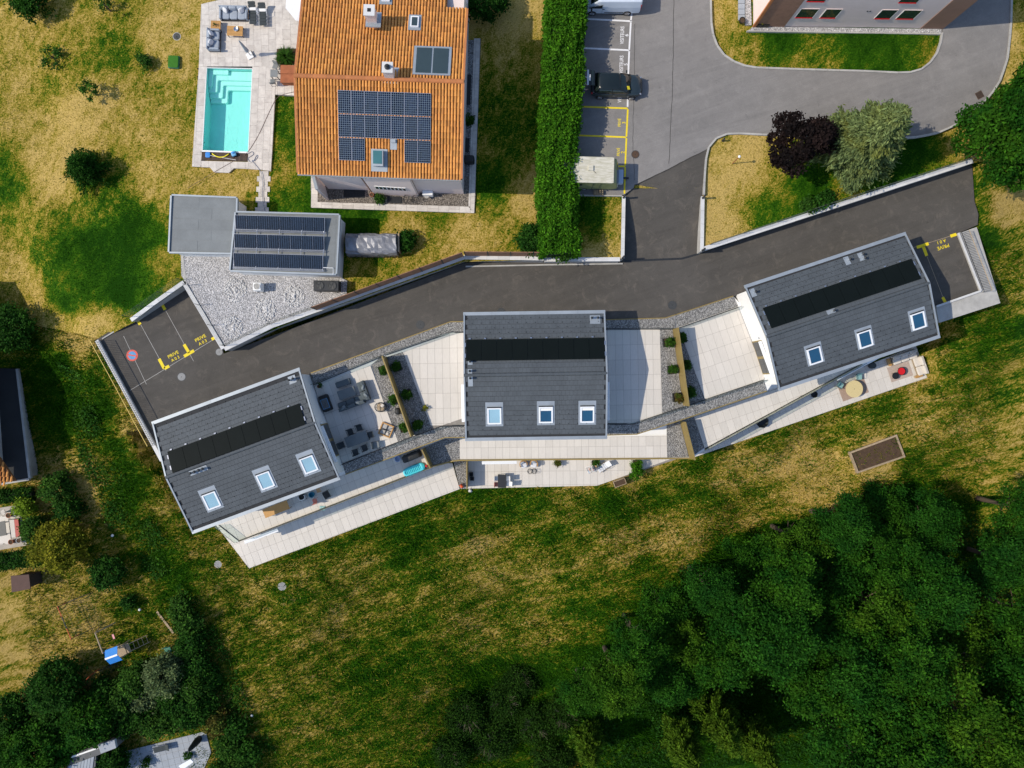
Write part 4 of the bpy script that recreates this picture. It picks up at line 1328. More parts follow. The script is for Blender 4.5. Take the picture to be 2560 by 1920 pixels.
# wall surfaces above the gables
for u in (.36, TR.L - .36):
    a, b, c = TR.pt(u, 3.0, -.22), TR.pt(u, TR.R, -.22), TR.pt(u, TR.D - .4, -.22)
    MB().prism([(a.x, a.y), (c.x, c.y), (c.x + .1, c.y)], 5, 6.7).build('gable_wall', M['pink'], villa)
# solar field
M['cells'] = cells_material('blue_cells', (.006, .012, .030), (.20, .26, .32), (6, 10), .05)
M['cells2'] = cells_material('navy_cells', (.004, .008, .018), (.07, .11, .17), (5, 14), .05)
def panel_mesh(w, l, mat, frame, th=.04):
    m = MB()
    m.box((0, 0, 0), (w, l, th))
    fr = m.mesh('solar_panel', frame)
    me = bpy.data.meshes.new('cells')
    me.from_pydata([(-w / 2 + .02, -l / 2 + .02, th / 2 + .003), (w / 2 - .02, -l / 2 + .02, th / 2 + .003), (w / 2 - .02, l / 2 - .02, th / 2 + .003), (-w / 2 + .02, l / 2 - .02, th / 2 + .003)], [], [(0, 1, 2, 3)])
    uvl = me.uv_layers.new(name='UVMap')
    for i, c in enumerate(((0, 0), (1, 0), (1, 1), (0, 1))): uvl.data[i].uv = c
    me.materials.append(mat)
    return fr, me
a, b = TR.pick(843.9, 224, .16), TR.pick(1078, 231, .16)
c_ = TR.pick(847.5, 401, .16)
pw_, pl_ = (b[0] - a[0]) / 7, (c_[1] - a[1]) / 3
fr, ce = panel_mesh(pw_ - .02, pl_ - .03, M['cells'], M['chrome'])
for r, cols in ((0, range(7)), (1, range(7)), (2, (0, 1, 5, 6))):
    for k in cols:
        p = TR.pt(a[0] + pw_ * (k + .5), a[1] + pl_ * (r + .5), .17)
        o = instance('solar_panel', fr, p, TR.rot(TR.D - 1), villa)
        q = link('cells', ce, o)
# solar thermal pair
f = MB()
u0, v0 = TR.pick(1041, 118, .1)
u1, v1 = TR.pick(1121, 187, .1)
TR.box(f, (u0 + u1) / 2, (v0 + v1) / 2, .12, (u1 - u0 + .3, v1 - v0 + .2, .10))
f = f.build('solar_collector', M['zinc'], villa)
M['collector'] = pm('collector_glass', (.035, .055, .06), .12, .15, .6, spec=.7)
for k in (0, 1):
    w_ = (u1 - u0) / 2
    TR.box(MB(), u0 + w_ * (k + .5), (v0 + v1) / 2, .18, (w_ - .12, v1 - v0 - .1, .04)).build('collector_pane', M['collector'], f)
def skyl(px, py, w, h, up=.12):
    u, v = TR.pick(px, py)
    f = TR.box(MB(), u, v, .10, (w + .35, h + .4, .05)).build('roof_window', M['zinc'], villa)
    TR.box(MB(), u, v, .10 + up / 2, (w, h, up + .1)).build('frame', M['white_metal'], f)
    TR.box(MB(), u, v, .16 + up, (w - .2, h - .2, .03)).build('pane', M['sky_pane'] if w > 5 else M['collector'], f)
skyl(1037.5, 58, .62, .9)
skyl(966, -6, .62, .9)
u, v = TR.pick(949, 402)
f = TR.box(MB(), u, v, .11, (1.25, 1.65, .05)).build('roof_window', M['zinc'], villa)
TR.box(MB(), u - .04, v - .06, .38, (.82, 1.15, .52)).build('frame', M['zinc'], f)
TR.box(MB(), u - .04, v - .06, .66, (.66, .95, .03)).build('pane', pm('teal_pane', (.05, .16, .17), .1, .2, .6, spec=.8), f)
u, v = TR.pick(984.5, 362)
f = TR.box(MB(), u, v, .11, (.5, .78, .05)).build('roof_vent', M['zinc'], villa)
TR.box(MB(), u, v - .2, .2, (.34, .24, .2)).build('vent_hood', M['zinc'], f)
def chimney(px, py, ztop, s, pot):
    p = W(px, py, ztop)
    c = MB().box((p.x, p.y, ztop - 1.2), (s, s, 2.4), rz=TR.ang).build('chimney', M['pink'], villa)
    MB().box((p.x, p.y, ztop + .03), (s + .1, s + .1, .08), rz=TR.ang).build('chimney_cap', M['cap'], c)
    if pot:
        MB().lathe((p.x, p.y, ztop + .07), [(.2, 0), (.2, .12), (.09, .2), (.09, .34)], 14).build('flue_cowl', M['dark_metal'], c)
    else:
        MB().box((p.x, p.y, ztop + .074), (.26, .26, .02), rz=TR.ang).build('flue', M['black'], c)
    MB().box((p.x + .08, p.y - .05, ztop - 1.22), (s + .42, s + .5, .08), rz=TR.ang, rx=-.17 if not pot else 0).build('flashing', M['zinc'], c)
chimney(923, 26, 9.6, .72, False)
chimney(968.5, 169, 9.6, .70, True)
MB().prism(wpoly([(1122, 34), (1172, 36), (1172, -40), (1122, -40)], 2.5), UP - .2, 4.2).build('side_wing', M['pink'], villa)
# paved surround and gravel strip
surround = thing('house_surround', 'pale stone paving border with gravel around the pink house', 'paving', W(980, 520, UP))
ZP = UP + .10
MB().prism(WL([(794, 440), (1190, 440), (1188, 505), (1175, 518), (794, 505)], ZP - .02), UP - .3, ZP - .02).build('gravel_bed', gravel_material('brown_gravel', (.36, .31, .26), (.10, .085, .07)), surround)
MB().prism(WL([(1160, 100), (1190, 100), (1183, 440), (1150, 440)], ZP - .02), UP - .3, ZP - .02).build('gravel_bed', M['gravel_roof'], surround)
def paved(root, polys, z, org, ang, tw, tl, mat='travertine', name='paving_stone', stagger=.5):
    for p in polys: MB().prism(WL(p, z), z - .4, z - .036).build('bedding', M['grout'], root)
    terrace(root, polys, z, org, ang, tw, tl, mat, .014, name, .04, stagger)
paved(surround, [[(777.5, 437), (794, 438), (794, 505), (777.5, 518)], [(777.5, 519), (794, 505), (1171, 516.5), (1186, 532.5)], [(1171, 516), (1186, 532), (1189, 440), (1202, 96), (1185, 96)]], ZP, (777, 519), -2, .9, .56)
def grating(label, a, b, z=ZP + .005):
    A, B = W(a[0], a[1], z), W(b[0], b[1], z)
    t = thing('light_well_grate', label, 'grate', (A + B) / 2, group='light well grates')
    MB().box((A + B) / 2, (abs(B.x - A.x), abs(B.y - A.y), .02), rz=TR.ang).build('frame', M['dark_metal'], t)
    n = int(abs(B.x - A.x) / .12)
    for k in range(n):
        MB().box(((A.x + (B.x - A.x) * (k + .5) / n), (A.y + B.y) / 2, z + .02), (.03, abs(B.y - A.y) * .94, .025), rz=TR.ang).build('grate_bar', M['black'], t)
grating('long dark light well grate beside the wing wall', (859, 474), (912, 494))
grating('short dark light well grate below the row of eight windows', (968.5, 491), (1005, 508))
grating('dark light well grate in the shade east of the house', (1161, 186), (1177, 262))
grating('dark grate in the shade near the barbecue', (1158, 345), (1173, 380))

# ================================================================ POOL TERRACE
pool_t = thing('pool_terrace', 'pale travertine terrace around the swimming pool', 'terrace', W(600, 300, UP))
ZT = UP + .12
PT = [[(503, 10), (722, -40), (700, 120), (691, 166), (497, 166)], [(722, -40), (800, -60), (746, 121), (691, 121)], [(497, 166), (517, 166), (505.5, 380), (483.5, 360)], [(631, 166), (690.5, 166), (680, 380), (620.5, 380)], [(691, 162), (742, 162), (737, 239), (688, 236)],
      [(483.5, 360), (505.5, 380), (503, 402), (502, 417), (480, 416)], [(503, 402), (620.5, 405), (619, 422), (502, 417.5)], [(524, 418), (585, 420.6), (572, 432), (535, 430.5)], [(620.5, 380), (680, 380), (677, 428), (642, 424), (619, 422.5)]]
M['bed'] = pm('mortar_bed', (.42, .38, .33), .95)
for p in PT: MB().prism(WL(p, ZT - .03), UP - .5, ZT - .034).build('bedding', M['bed'], pool_t)
for p, st, tw, tl in zip(PT, (.5, .5, .3, .4, .5, .2, .0, .0, .4), (.62, .66, .62, .58, .6, .6, .62, .6, .58), (.92, .85, 1.1, 1.0, .8, .9, .7, .7, .95)):
    terrace(pool_t, [p], ZT, p[0], 2 if tl < 1 else -2.2, tw, tl, 'travertine', .012, 'paving_stone', .04, st)
# stepping path to the pool house
path = thing('stepping_path', 'pale stone path of alternating wide and narrow slabs south of the pool', 'path', W(660, 470, UP))
for k, y in enumerate(range(434, 530, 13)):
    w_ = .75 if k % 2 == 0 else 1.15
    cx, cy = 660 - (y - 434) * .06, y
    p = W(cx, cy, UP + .05)
    h_ = .45
    if k % 2 == 0:
        for s in (-1, 1): MB().box((p.x + s * w_ / 4, p.y, UP + .02), (w_ / 2 - .01, h_ - .01, .06)).build('slab', M['travertine'], path)
    else:
        for s in (-1, 0, 1): MB().box((p.x + s * w_ / 3, p.y, UP + .02), (w_ / 3 - .01, h_ - .01, .06)).build('slab', M['travertine'], path)
# basin and water
pool = thing('swimming_pool', 'rectangular turquoise swimming pool with corner steps', 'pool', W(567, 275, UP - 1.5))
M['liner'] = pm('pool_liner', (.40, .86, .82), .5, .06, .8)
M['step_liner'] = pm('pool_step_liner', (.58, .90, .86), .5, .06, .8)
P4 = WL([(516.5, 169), (631, 171.5), (620.5, 380), (505.5, 376)], ZT)
P4 = [Vector((p.x, p.y)) for p in P4]
zf = UP - 1.15
bot = [Vector((p.x, p.y, zf)) for p in P4]
top = [Vector((p.x, p.y, ZT - .045)) for p in P4]
MB().add(bot + top, [(3, 2, 1, 0), (0, 4, 5, 1), (1, 5, 6, 2), (2, 6, 7, 3), (3, 7, 4, 0)]).build('basin', M['liner'], pool)
ex, ey = (P4[1] - P4[0]).normalized(), (P4[3] - P4[0]).normalized()
wid, lng = (P4[1] - P4[0]).length, (P4[3] - P4[0]).length
def PP(u, v): return P4[0] + ex * u + ey * v
sx, sy, se = (.35, .75, 1.15, 1.5), (.40, .80, 1.15, 1.48), (1.45, 1.85, 2.25, 2.6)
for k in range(4):
    zt = ZT - .38 - .20 * k
    e = .014 * (k + 1)
    ring = [PP(e, e), PP(wid - e if k else 1.7, e), PP(wid - e if k else 1.7, sy[k]), PP(sx[k] + .12, sy[k]), PP(sx[k] + .035, sy[k] + .035), PP(sx[k], sy[k] + .12), PP(sx[k], se[k] - .1), PP(sx[k] - .1, se[k]), PP(e, se[k])]
    m = MB().prism([(p.x, p.y) for p in ring], zf + .002 * (k + 1), zt)
    m.build('step', M['step_liner'], pool, bevel=.03)
wm, t_, b_ = nodes('pool_water')
tr = N(t_, 'ShaderNodeBsdfTransparent')
tr.inputs[0].default_value = (.80, .99, .98, 1)
gl = N(t_, 'ShaderNodeBsdfGlossy', i_Roughness=.03)
gl.inputs[0].default_value = (.9, .95, 1, 1)
fr_ = N(t_, 'ShaderNodeFresnel', i_IOR=1.33)
mx = N(t_, 'ShaderNodeMixShader')
bp_ = N(t_, 'ShaderNodeBump', i_Strength=.35, i_Distance=.04)
t_.links.new(noise(t_, 3.2, 4, .6, pos(t_, (1, .5, 1), .6), .6), bp_.inputs['Height'])
t_.links.new(bp_.outputs[0], gl.inputs['Normal'])
t_.links.new(bp_.outputs[0], fr_.inputs['Normal'])
t_.links.new(fr_.outputs[0], mx.inputs[0])
t_.links.new(tr.outputs[0], mx.inputs[1])
t_.links.new(gl.outputs[0], mx.inputs[2])
t_.links.new(mx.outputs[0], t_.nodes['Material Output'].inputs[0])
MB().add([Vector((p.x, p.y, ZT - .17)) for p in P4], [(0, 3, 2, 1)]).build('water', wm, pool)
m = MB()
for a, b in ((0, 1), (1, 2), (2, 3), (3, 0)):
    strip([P4[a], P4[b]], .05, ZT - .1, ZT + .006, m)
m.build('pool_coping', M['white_plastic'], pool)
# decked shutter box
deck = thing('pool_shutter_box', 'dark slatted wooden cover of the shutter box at the pool foot', 'decking', W(560, 392, UP))
MB().prism(WL([(503.5, 379), (620, 383), (620, 403), (503.5, 400)], ZT - .05), UP - .5, ZT - .05).build('box', M['black'], deck)
MB().prism(WL([(504, 376.5), (620.5, 380.5), (620.5, 383), (504, 379)], ZT + .02), UP - .3, ZT + .02).build('rim_beam', M['white_plastic'], deck)
for k in range(36):
    f0, f1 = k / 36, (k + .86) / 36
    x0, x1 = 504 + 115.5 * f0, 504 + 115.5 * f1
    MB().prism(WL([(x0, 379.6 + 3.4 * f0), (x1, 379.6 + 3.4 * f1), (x1, 400 + 3 * f1), (x0, 400 + 3 * f0)], ZT - .01), ZT - .05, ZT - .01).build('slat', M['dark_wood'], deck)

# ================================================================ POOL HOUSE, GRAVEL YARD
shed = thing('flat_roofed_pool_house', 'flat roofed white pool house with three rows of solar panels', 'building', W(620, 600, UP))
def flatbox(pts, z, inset=.25):
    P = [Vector((p.x, p.y)) for p in WL(pts, z)]
    c = sum(P, Vector((0, 0))) / 4
    Q = [p + (c - p).normalized() * .2 for p in P]
    MB().prism(Q, UP - .3, z - .25).build('wall', M['wall_white'], shed)
    r = MB().prism([p + (c - p).normalized() * .08 for p in P], z - .25, z - .12).build('flat_roof', M['felt'], shed)
    for i in range(4):
        a, b = P[i], P[(i + 1) % 4]
        d = (b - a).normalized()
        strip([a + d * .05, b - d * .05], .13, z - .28, z + (.002 * i), MB()).build('roof_edging', M['zinc'], r)
    return P, r
PA, ra = flatbox([(427.5, 487), (592, 493.5), (589, 634), (421, 631)], 3.75)
PB, rb = flatbox([(588, 529), (849, 536), (841, 686), (574, 677)], 3.95)
def felt_strips(P, r, z, n):
    for k in range(n):
        for h_ in range(2):
            f0, f1 = k / n, (k + 1) / n - .008
            g0, g1 = (0.03, .42 + .2 * (k % 2)) if h_ == 0 else (.425 + .2 * (k % 2), .97)
            def B_(s, t_): return (P[0] * (1 - s) + P[1] * s) * (1 - t_) + (P[3] * (1 - s) + P[2] * s) * t_
            MB().prism([B_(g0, .03 + f0 * .94), B_(g1, .03 + f0 * .94), B_(g1, .03 + f1 * .94), B_(g0, .03 + f1 * .94)], z - .12, z - .112 + random.uniform(0, .004)).build('felt_strip', M['felt'], r)
felt_strips(PA, ra, 3.75, 5)
felt_strips(PB, rb, 3.95, 6)
fr, ce = panel_mesh(.93, 1.13, M['cells2'], M['chrome'])
for r, (a, b) in enumerate((((588.5, 555), (811.5, 561.5)), ((586, 602), (810, 608)), ((584.5, 649.5), (806.5, 656)))):
    A, B = W(a[0], a[1], 4.15), W(b[0], b[1], 4.15)
    d = (B - A).normalized()
    an = math.atan2(d.y, d.x)
    n_ = Vector((-d.y, d.x, 0))
    for k in range(8):
        p = A + (B - A) * ((k + .5) / 8)
        o = instance('solar_panel', fr, p, Matrix.Rotation(an, 3, 'Z') @ Matrix.Rotation(math.radians(12), 3, 'X'), shed)
        link('cells', ce, o)
    for s_, zz in ((-.62, .02), (-.70, -.06)):
        MB().tube([A + n_ * s_ - d * .1 + Vector((0, 0, zz - .1)), B + n_ * s_ + d * .1 + Vector((0, 0, zz - .1))], .028, 6).build('rail', M['chrome'], shed)
for k in range(5):
    a, b = W(588.5 + 223 * k / 4, 545 + 6.5 * k / 4, 4.05), W(583.5 + 223 * k / 4, 672 + 6.5 * k / 4, 4.05)
    MB().tube([a, b], .03, 6).build('rail', M['chrome'], shed)
p0 = W(808, 669, 4.1)
MB().tube([p0, W(833, 670, 4.1), W(833, 686, 4.0), W(833, 688, 3.6)], .03, 6).build('conduit', M['white_plastic'], shed)
# garden strip of slabs beside the pool house
# gravel yard
YP = [(452, 632), (590, 640), (600, 660), (845, 690), (868, 702), (866, 742), (792, 772), (681, 812), (562, 866), (466, 708), (454, 690)]
yard = sheet('gravel_yard', WL(YP, UP + .02), lambda x, y: UP + .03 + .02 * math.sin(x * 2.1) * math.cos(y * 1.7), .5, M['gravel'])
tag(yard, 'white gravel yard beside the flat roofed pool house')
strip(WL([(455, 640), (463, 703)], UP + .06), .22, UP - .3, UP + .06, MB()).build('yard_edging', M['concrete'])
tag(bpy.data.objects['yard_edging'], 'narrow concrete edging between the lawn and the gravel yard', 'edging')
ZY = UP + .03
def rock(c, r, seed):
    rg = random.Random(seed)
    m = MB()
    pts = []
    for zf_, rf in ((-.2, .7), (.12, 1.0), (.55, .75), (.8, .3)):
        pts.append([Vector(c) + Vector((math.cos(a) * r * rf * rg.uniform(.75, 1.2), math.sin(a) * r * rf * rg.uniform(.6, 1.1), zf_ * r)) for a in [2 * math.pi * k / 6 + seed for k in range(6)]])
    m.loft(pts)
    return m
protos = [rock((0, 0, 0), 1.0, s) for s in range(6)]
def stone_bed(label, px, py, R_, n, hole):
    p = W(px, py, ZY)
    t = thing('stone_circle', label, 'stone circle', p, group='rings of stones in the gravel yard')
    m = MB()
    rg = random.Random(int(px))
    for k in range(n):
        a, r = rg.uniform(0, 6.283), R_ * math.sqrt(rg.uniform(hole, 1)) * rg.uniform(.9, 1.05)
        s = rg.uniform(.045, .10)
        q = protos[k % 6]
        ca, sa = math.cos(a * 3), math.sin(a * 3)
        m.add([(p.x + math.cos(a) * r + (x * ca - y * sa) * s, p.y + math.sin(a) * r * 1.05 + (x * sa + y * ca) * s, ZY + .01 + z * s) for x, y, z in q.v], q.f)
    tag(m.build('stones', M['stone'], t), kind='stuff')
    for k in range(5):
        a = k * 1.3 + px
        rock((p.x + math.cos(a) * .16 * (k > 0), p.y + math.sin(a) * .2 * (k > 0), ZY), rg.uniform(.12, .2), k + int(px)).build('boulder', M['stone'], t)
stone_bed('ring of loose white stones beside the white heat pump', 588, 725, .95, 330, .12)
stone_bed('ring of loose white stones south of the white heat pump', 663, 774, .88, 300, .12)
stone_bed('ring of loose white stones between the two heat pumps', 735, 741, .92, 300, .12)
stone_bed('ring of loose white stones nearest the private bays wall', 580, 820, .92, 320, .1)
def heatpump(label, px, py, sx_, sy_, sz, mat, fans, rz=0.0):
    p = W(px, py, ZY + sz)
    t = thing('heat_pump', label, 'heat pump', (p.x, p.y, ZY), rz)
    MB().box((0, 0, sz / 2 + .06), (sx_, sy_, sz - .1)).build('casing', M[mat], t, local=True, bevel=.03)
    for s in (-1, 1): MB().box((s * sx_ * .35, 0, .04), (.12, sy_ + .1, .08)).build('foot', M['dark_metal'], t, local=True)
    for k in range(fans):
        fx = (k - (fans - 1) / 2) * sx_ / fans
        r = min(sx_ / fans, sy_) * .43
        g = MB().lathe((fx, 0, sz + .005), [(r, 0), (r, .04), (r * .9, .045), (r * .9, .005)], 24).build('fan_ring', M[mat] if fans == 1 else M['dark_metal'], t, local=True)
        MB().cyl((fx, 0, sz + .012), r * .88, .006, 24).build('fan_well', M['iron'] if fans > 1 else M['concrete'], g, local=True)
        for q in range(5):
            MB().box((fx + math.cos(q * 1.257) * r * .5, math.sin(q * 1.257) * r * .5, sz + .025), (r * .7, r * .3, .008), rz=q * 1.257, rx=.3).build('fan_blade', M['concrete'] if fans == 1 else M['iron'], g, local=True)
heatpump('white heat pump with one round fan on the gravel yard', 642, 716, .66, .66, .95, 'white_plastic', 1)
heatpump('dark grey heat pump with two round fans beside the pool house', 815, 714, 2.1, .85, 1.0, 'dark_metal', 2, math.radians(-1))
# brown screen fence
fence = thing('screen_fence', 'brown panel fence on the wall above the lane', 'fence', W(792, 778, 1.4))
rs = resample(WL([(792, 774), (1160, 640)], 1.45), 1.9) + resample(WL([(1164, 639), (1402, 641)], 1.45), 1.9)
for a, b in zip(rs, rs[1:]):
    d = b - a
    if d.length < .5: continue
    g = d.normalized()
    strip([a + g * .05, b - g * .05], .05, 1.42, 3.25, MB()).build('fence_panel', M['brown_panel'], fence)
    MB().box((a.x, a.y, 2.3), (.08, .08, 1.9), rz=math.atan2(g.y, g.x)).build('post', M['dark_metal'], fence)
def wire_fence(label, pxs, z0, h, step=2.0, mesh=True):
    t = thing('wire_fence', label, 'fence', W(pxs[0][0], pxs[0][1], z0))
    rs = resample(WL(pxs, z0), step)
    for a in rs: MB().tube([(a.x, a.y, z0 - .1), (a.x, a.y, z0 + h)], .022, 6).build('post', M['dark_metal'], t)
    m = MB()
    for k in range(5):
        m.tube([(a.x, a.y, z0 + .1 + (h - .12) * k / 4) for a in rs], .008, 4)
    m.build('wire', M['mesh'], t)
wire_fence('thin wire fence along the lane side of the gravel yard', [(786, 770), (680, 808), (566, 864)], 1.40, 1.0)
wire_fence('thin wire fence between the gravel yard and the private bays', [(561, 864), (470, 713)], 1.40, 1.0)
wire_fence('thin wire fence on the bank north of the private bays', [(456, 700), (390, 745), (322, 792)], 1.15, 1.1)
wire_fence('thin wire fence on the lawn edge above the long retaining wall', [(1775, 612), (2100, 503), (2425, 398)], 1.2, .9, 3.0)
# steel railings
def railing(label, pxs, z0, h, step=.12, lean=Vector((0, 0, 0)), bars='dark_metal', top='timber'):
    t = thing('steel_railing', label, 'railing', W(pxs[0][0], pxs[0][1], z0))
    P = WL(pxs, z0)
    MB().tube([p + lean + Vector((0, 0, h)) for p in P], .03, 6).build('handrail', M[top], t)
    MB().tube([p + lean * .1 + Vector((0, 0, .08)) for p in P], .02, 6).build('bottom_rail', M[bars], t)
    rs = resample(P, step)
    me = MB().box((0, 0, h / 2), (.022, .026, h)).mesh('baluster', M[bars])
    for a in rs[:300]:
        o = link('baluster', me, t)
        o.location = Vector((a.x, a.y, z0)) - rootloc(t)
M['brass'] = pm('brass_rail', (.48, .36, .10), .5, .2, 2, metal=.3)
railing('long steel railing with pale yellow handrail at the western end of the lane', [(243, 853), (301, 959), (361, 1071), (384, 1113)], .33, 1.05, .17, top='brass')
railing('steel railing around the A01 bay casting bar shadows on the apron', [(2402, 581), (2459, 729), (2456, 731)], -.02, 1.1, .14)
# silver tarpaulin over a wood stack
t = thing('covered_wood_stack', 'wood stack under a wrinkled silver tarpaulin east of the pool house', 'wood stack', W(930, 610, UP))
c = W(928, 609, UP + 1.2)
rg = random.Random(4)
rings = []
for i in range(15):
    x = -2.1 + 4.2 * i / 14
    ring = []
    for k in range(13):
        a = math.pi * k / 12
        yy = math.copysign(abs(math.cos(a)) ** .6, math.cos(a)) * (.92 + .05 * rg.uniform(-1, 1))
        zz = abs(math.sin(a)) ** .45 * (1.30 + .07 * rg.uniform(-1, 1))
        ring.append(Vector((c.x + x + .05 * rg.uniform(-1, 1), c.y + yy, UP + .15 + zz)))
    rings.append(ring)
MB().loft(rings, cap=True, closed=False).build('tarpaulin', M['silver_tarp'], t)
for k in range(9):
    for j in range(3):
        MB().tube([(c.x - 1.9 + k * .47, c.y - .98, UP + .12 + j * .12), (c.x - 1.9 + k * .47, c.y + .9, UP + .12 + j * .12)], .06, 7).build('log', M['bark'], t)
MB().box((c.x + 2.25, c.y + .1, UP + .6), (.12, 1.5, 1.1)).build('end_frame', M['timber'], t)
# corten storage bench and planting box beside the roof
t = thing('storage_box', 'rust brown storage box with two lids beside the orange roof', 'storage box', W(722, 190, ZT))
for k, (y0, y1) in enumerate(((162.5, 184), (185, 206.5))):
    MB().prism(WL([(701.5, y0), (745, y0 + 1), (745, y1 + 1), (700.5, y1)], ZT + .72), ZT + .69, ZT + .74).build('lid', M['corten'], t)
MB().prism(WL([(703, 164), (745, 165), (745, 206), (702, 205)], ZT + .68), ZT, ZT + .68).build('body', M['corten'], t)
# ================================================================ VEHICLES
ZR = UP + .06
def wheel(t, x, y, r=.32, w=.22, side=-1):
    m = MB()
    m.lathe((0, 0, -w / 2), [(r * .62, 0), (r * .95, .0), (r, .04), (r, w - .04), (r * .95, w), (r * .62, w)], 22)
    rot = Matrix.Rotation(math.pi / 2, 3, 'X')
    m.v = [tuple(rot @ Vector(p) + Vector((x, y, r))) for p in m.v]
    o = m.build('wheel', M['rubber'], t, local=True, smooth=False)
    q = MB()
    q.cyl((0, 0, -.02), r * .62, .04, 18)
    for k in range(7):
        a = 2 * math.pi * k / 7
        q.box((math.cos(a) * r * .32, math.sin(a) * r * .32, .03), (r * .56, r * .16, .03), rz=a)
    q.v = [tuple(rot @ Vector((p[0], p[1], p[2] * (1 if side < 0 else -1))) + Vector((x, y + side * w * .42, r))) for p in q.v]
    q.build('rim', M['chrome'], o, local=True)

def body_loft(stations):
    rings = []
    for x, w, zb, zs, zt in stations:
        half = [(w * .86, zb), (w * .985, zb + .16), (w, zb + .34), (w * .985, zs - .10), (w * .90, zs), (w * .5, zt - .01)]
        rings.append([Vector((x, y, z)) for y, z in half] + [Vector((x, 0, zt))] + [Vector((x, -y, z)) for y, z in half[::-1]])
    return MB().loft(rings)

M['car_paint'] = pm('dark_car_paint', (.020, .032, .040), .22, .12, 2, spec=.6)
M['car_roof'] = pm('black_car_roof', (.008, .014, .016), .3, .12, 2, spec=.5)
M['car_glass'] = pm('car_glass', (.012, .02, .018), .06, .3, 3, spec=.8)
car = thing('parked_car', 'dark grey car with raised tailgate and yellow paper behind the windscreen', 'car', (8.74, 25.0, ZR), math.radians(-1))
body_loft([(-2.15, .62, .46, .80, .82), (-2.10, .76, .36, .92, .94), (-1.9, .86, .28, .98, 1.0), (-1.5, .91, .24, .99, 1.0), (-.8, .93, .22, .98, 1.0), (.0, .92, .22, .97, .99), (.75, .92, .22, .97, 1.01), (1.15, .91, .22, .96, 1.05), (1.5, .89, .22, .91, 1.01), (1.8, .84, .24, .84, .94), (2.0, .74, .28, .76, .85), (2.12, .58, .34, .68, .74), (2.18, .36, .40, .58, .62)]).build('body', M['car_paint'], car, local=True, smooth=True, sub=1)
def rrect(x0, x1, w, z, r, n=4):
    pts = []
    for cx, cy, a0 in ((x1 - r, w - r, 0), (x0 + r, w - r, math.pi / 2), (x0 + r, -w + r, math.pi), (x1 - r, -w + r, 1.5 * math.pi)):
        for k in range(n): pts.append(Vector((cx + math.cos(a0 + math.pi / 2 * k / (n - 1)) * r, cy + math.sin(a0 + math.pi / 2 * k / (n - 1)) * r, z)))
    return pts
MB().loft([rrect(-1.95, 1.26, .87, .97, .42), rrect(-1.78, .86, .80, 1.22, .32), rrect(-1.55, .22, .67, 1.50, .22)]).build('cabin_glass', M['car_glass'], car, local=True, smooth=True)
MB().loft([rrect(-1.58, .24, .69, 1.49, .24), rrect(-1.56, .22, .68, 1.535, .24), rrect(-1.44, .10, .56, 1.575, .24)]).build('roof', M['car_roof'], car, local=True, smooth=True)
for s in (-1, 1):
    MB().tube([(1.10, s * .80, .99), (.20, s * .66, 1.51)], .035, 6).build('pillar', M['car_roof'], car, local=True)
    MB().tube([(-.35, s * .88, .98), (-.45, s * .69, 1.51)], .03, 6).build('pillar', M['car_roof'], car, local=True)
    MB().tube([(-1.85, s * .80, .98), (-1.52, s * .66, 1.51)], .06, 6).build('pillar', M['car_roof'], car, local=True)
    mr = MB().puff((.80, s * 1.03, 1.02), (.13, .24, .17), e=3).build('wing_mirror', M['car_roof'], car, local=True, smooth=True)
    MB().puff((1.99, s * .66, .72), (.12, .26, .09), rz=-s * .9, e=3).build('headlight', M['chrome'], car, local=True, smooth=True)
    MB().puff((-2.05, s * .70, .82), (.12, .22, .14), e=3).build('tail_light', M['red'], car, local=True, smooth=True)
    for x in (-1.33, 1.33): wheel(car, x, s * .83, .33, .22, s)
    MB().box((-.2, s * .935, .80), (.2, .02, .03)).build('door_handle', M['chrome'], car, local=True)
MB().box((2.165, 0, .52), (.03, .9, .16)).build('grille', M['black'], car, local=True)
MB().box((.93, -.42, 1.26), (.24, .30, .012), rz=.25, ry=.5).build('yellow_paper', M['yellow_plastic'], car, local=True)
gate = MB().box((-2.22, .15, 1.72), (.62, 1.24, .06), ry=.12).build('tailgate', M['car_roof'], car, local=True, bevel=.02)
MB().box((-2.12, .15, 1.775), (.22, 1.2, .012), ry=.12).build('tailgate_glass', M['car_glass'], gate, local=True)
MB().box((-2.50, .15, 1.80), (.14, 1.26, .03), ry=.12).build('bumper_trim', M['chrome'], gate, local=True)
MB().box((-2.34, .15, 1.79), (.10, .52, .012), ry=.12).build('number_plate', M['white_plastic'], gate, local=True)
MB().box((-1.92, -.1, .9), (.35, 1.1, .3)).build('boot_interior', M['black'], car, local=True)
# white van
van = thing('white_van', 'white panel van parked nose into the hedge', 'van', (8.24, 32.2, ZR), math.pi)
M['van_white'] = pm('van_white', (.60, .66, .74), .3, .06, 2, spec=.5)
def van_ring(x, w, zb, zt, tw):
    half = [(w * .93, zb), (w, zb + .12), (w, zb + .55), (w * .985, (zb + zt) / 2 + .1), (tw, zt - .1), (tw * .9, zt - .01)]
    return [Vector((x, y, z)) for y, z in half] + [Vector((x, 0, zt + .015))] + [Vector((x, -y, z)) for y, z in half[::-1]]
MB().loft([van_ring(-2.5, .90, .34, 1.86, .80), van_ring(-2.42, .97, .26, 1.93, .84), van_ring(-1.8, .99, .24, 1.97, .86), van_ring(.9, .99, .24, 1.97, .86), van_ring(1.15, .99, .24, 1.92, .84), van_ring(1.65, .98, .24, 1.42, .80), van_ring(1.82, .97, .24, 1.22, .82), van_ring(2.25, .92, .26, 1.02, .78), van_ring(2.46, .80, .34, .80, .66)]).build('body', M['van_white'], van, local=True, smooth=False, bevel=.03)
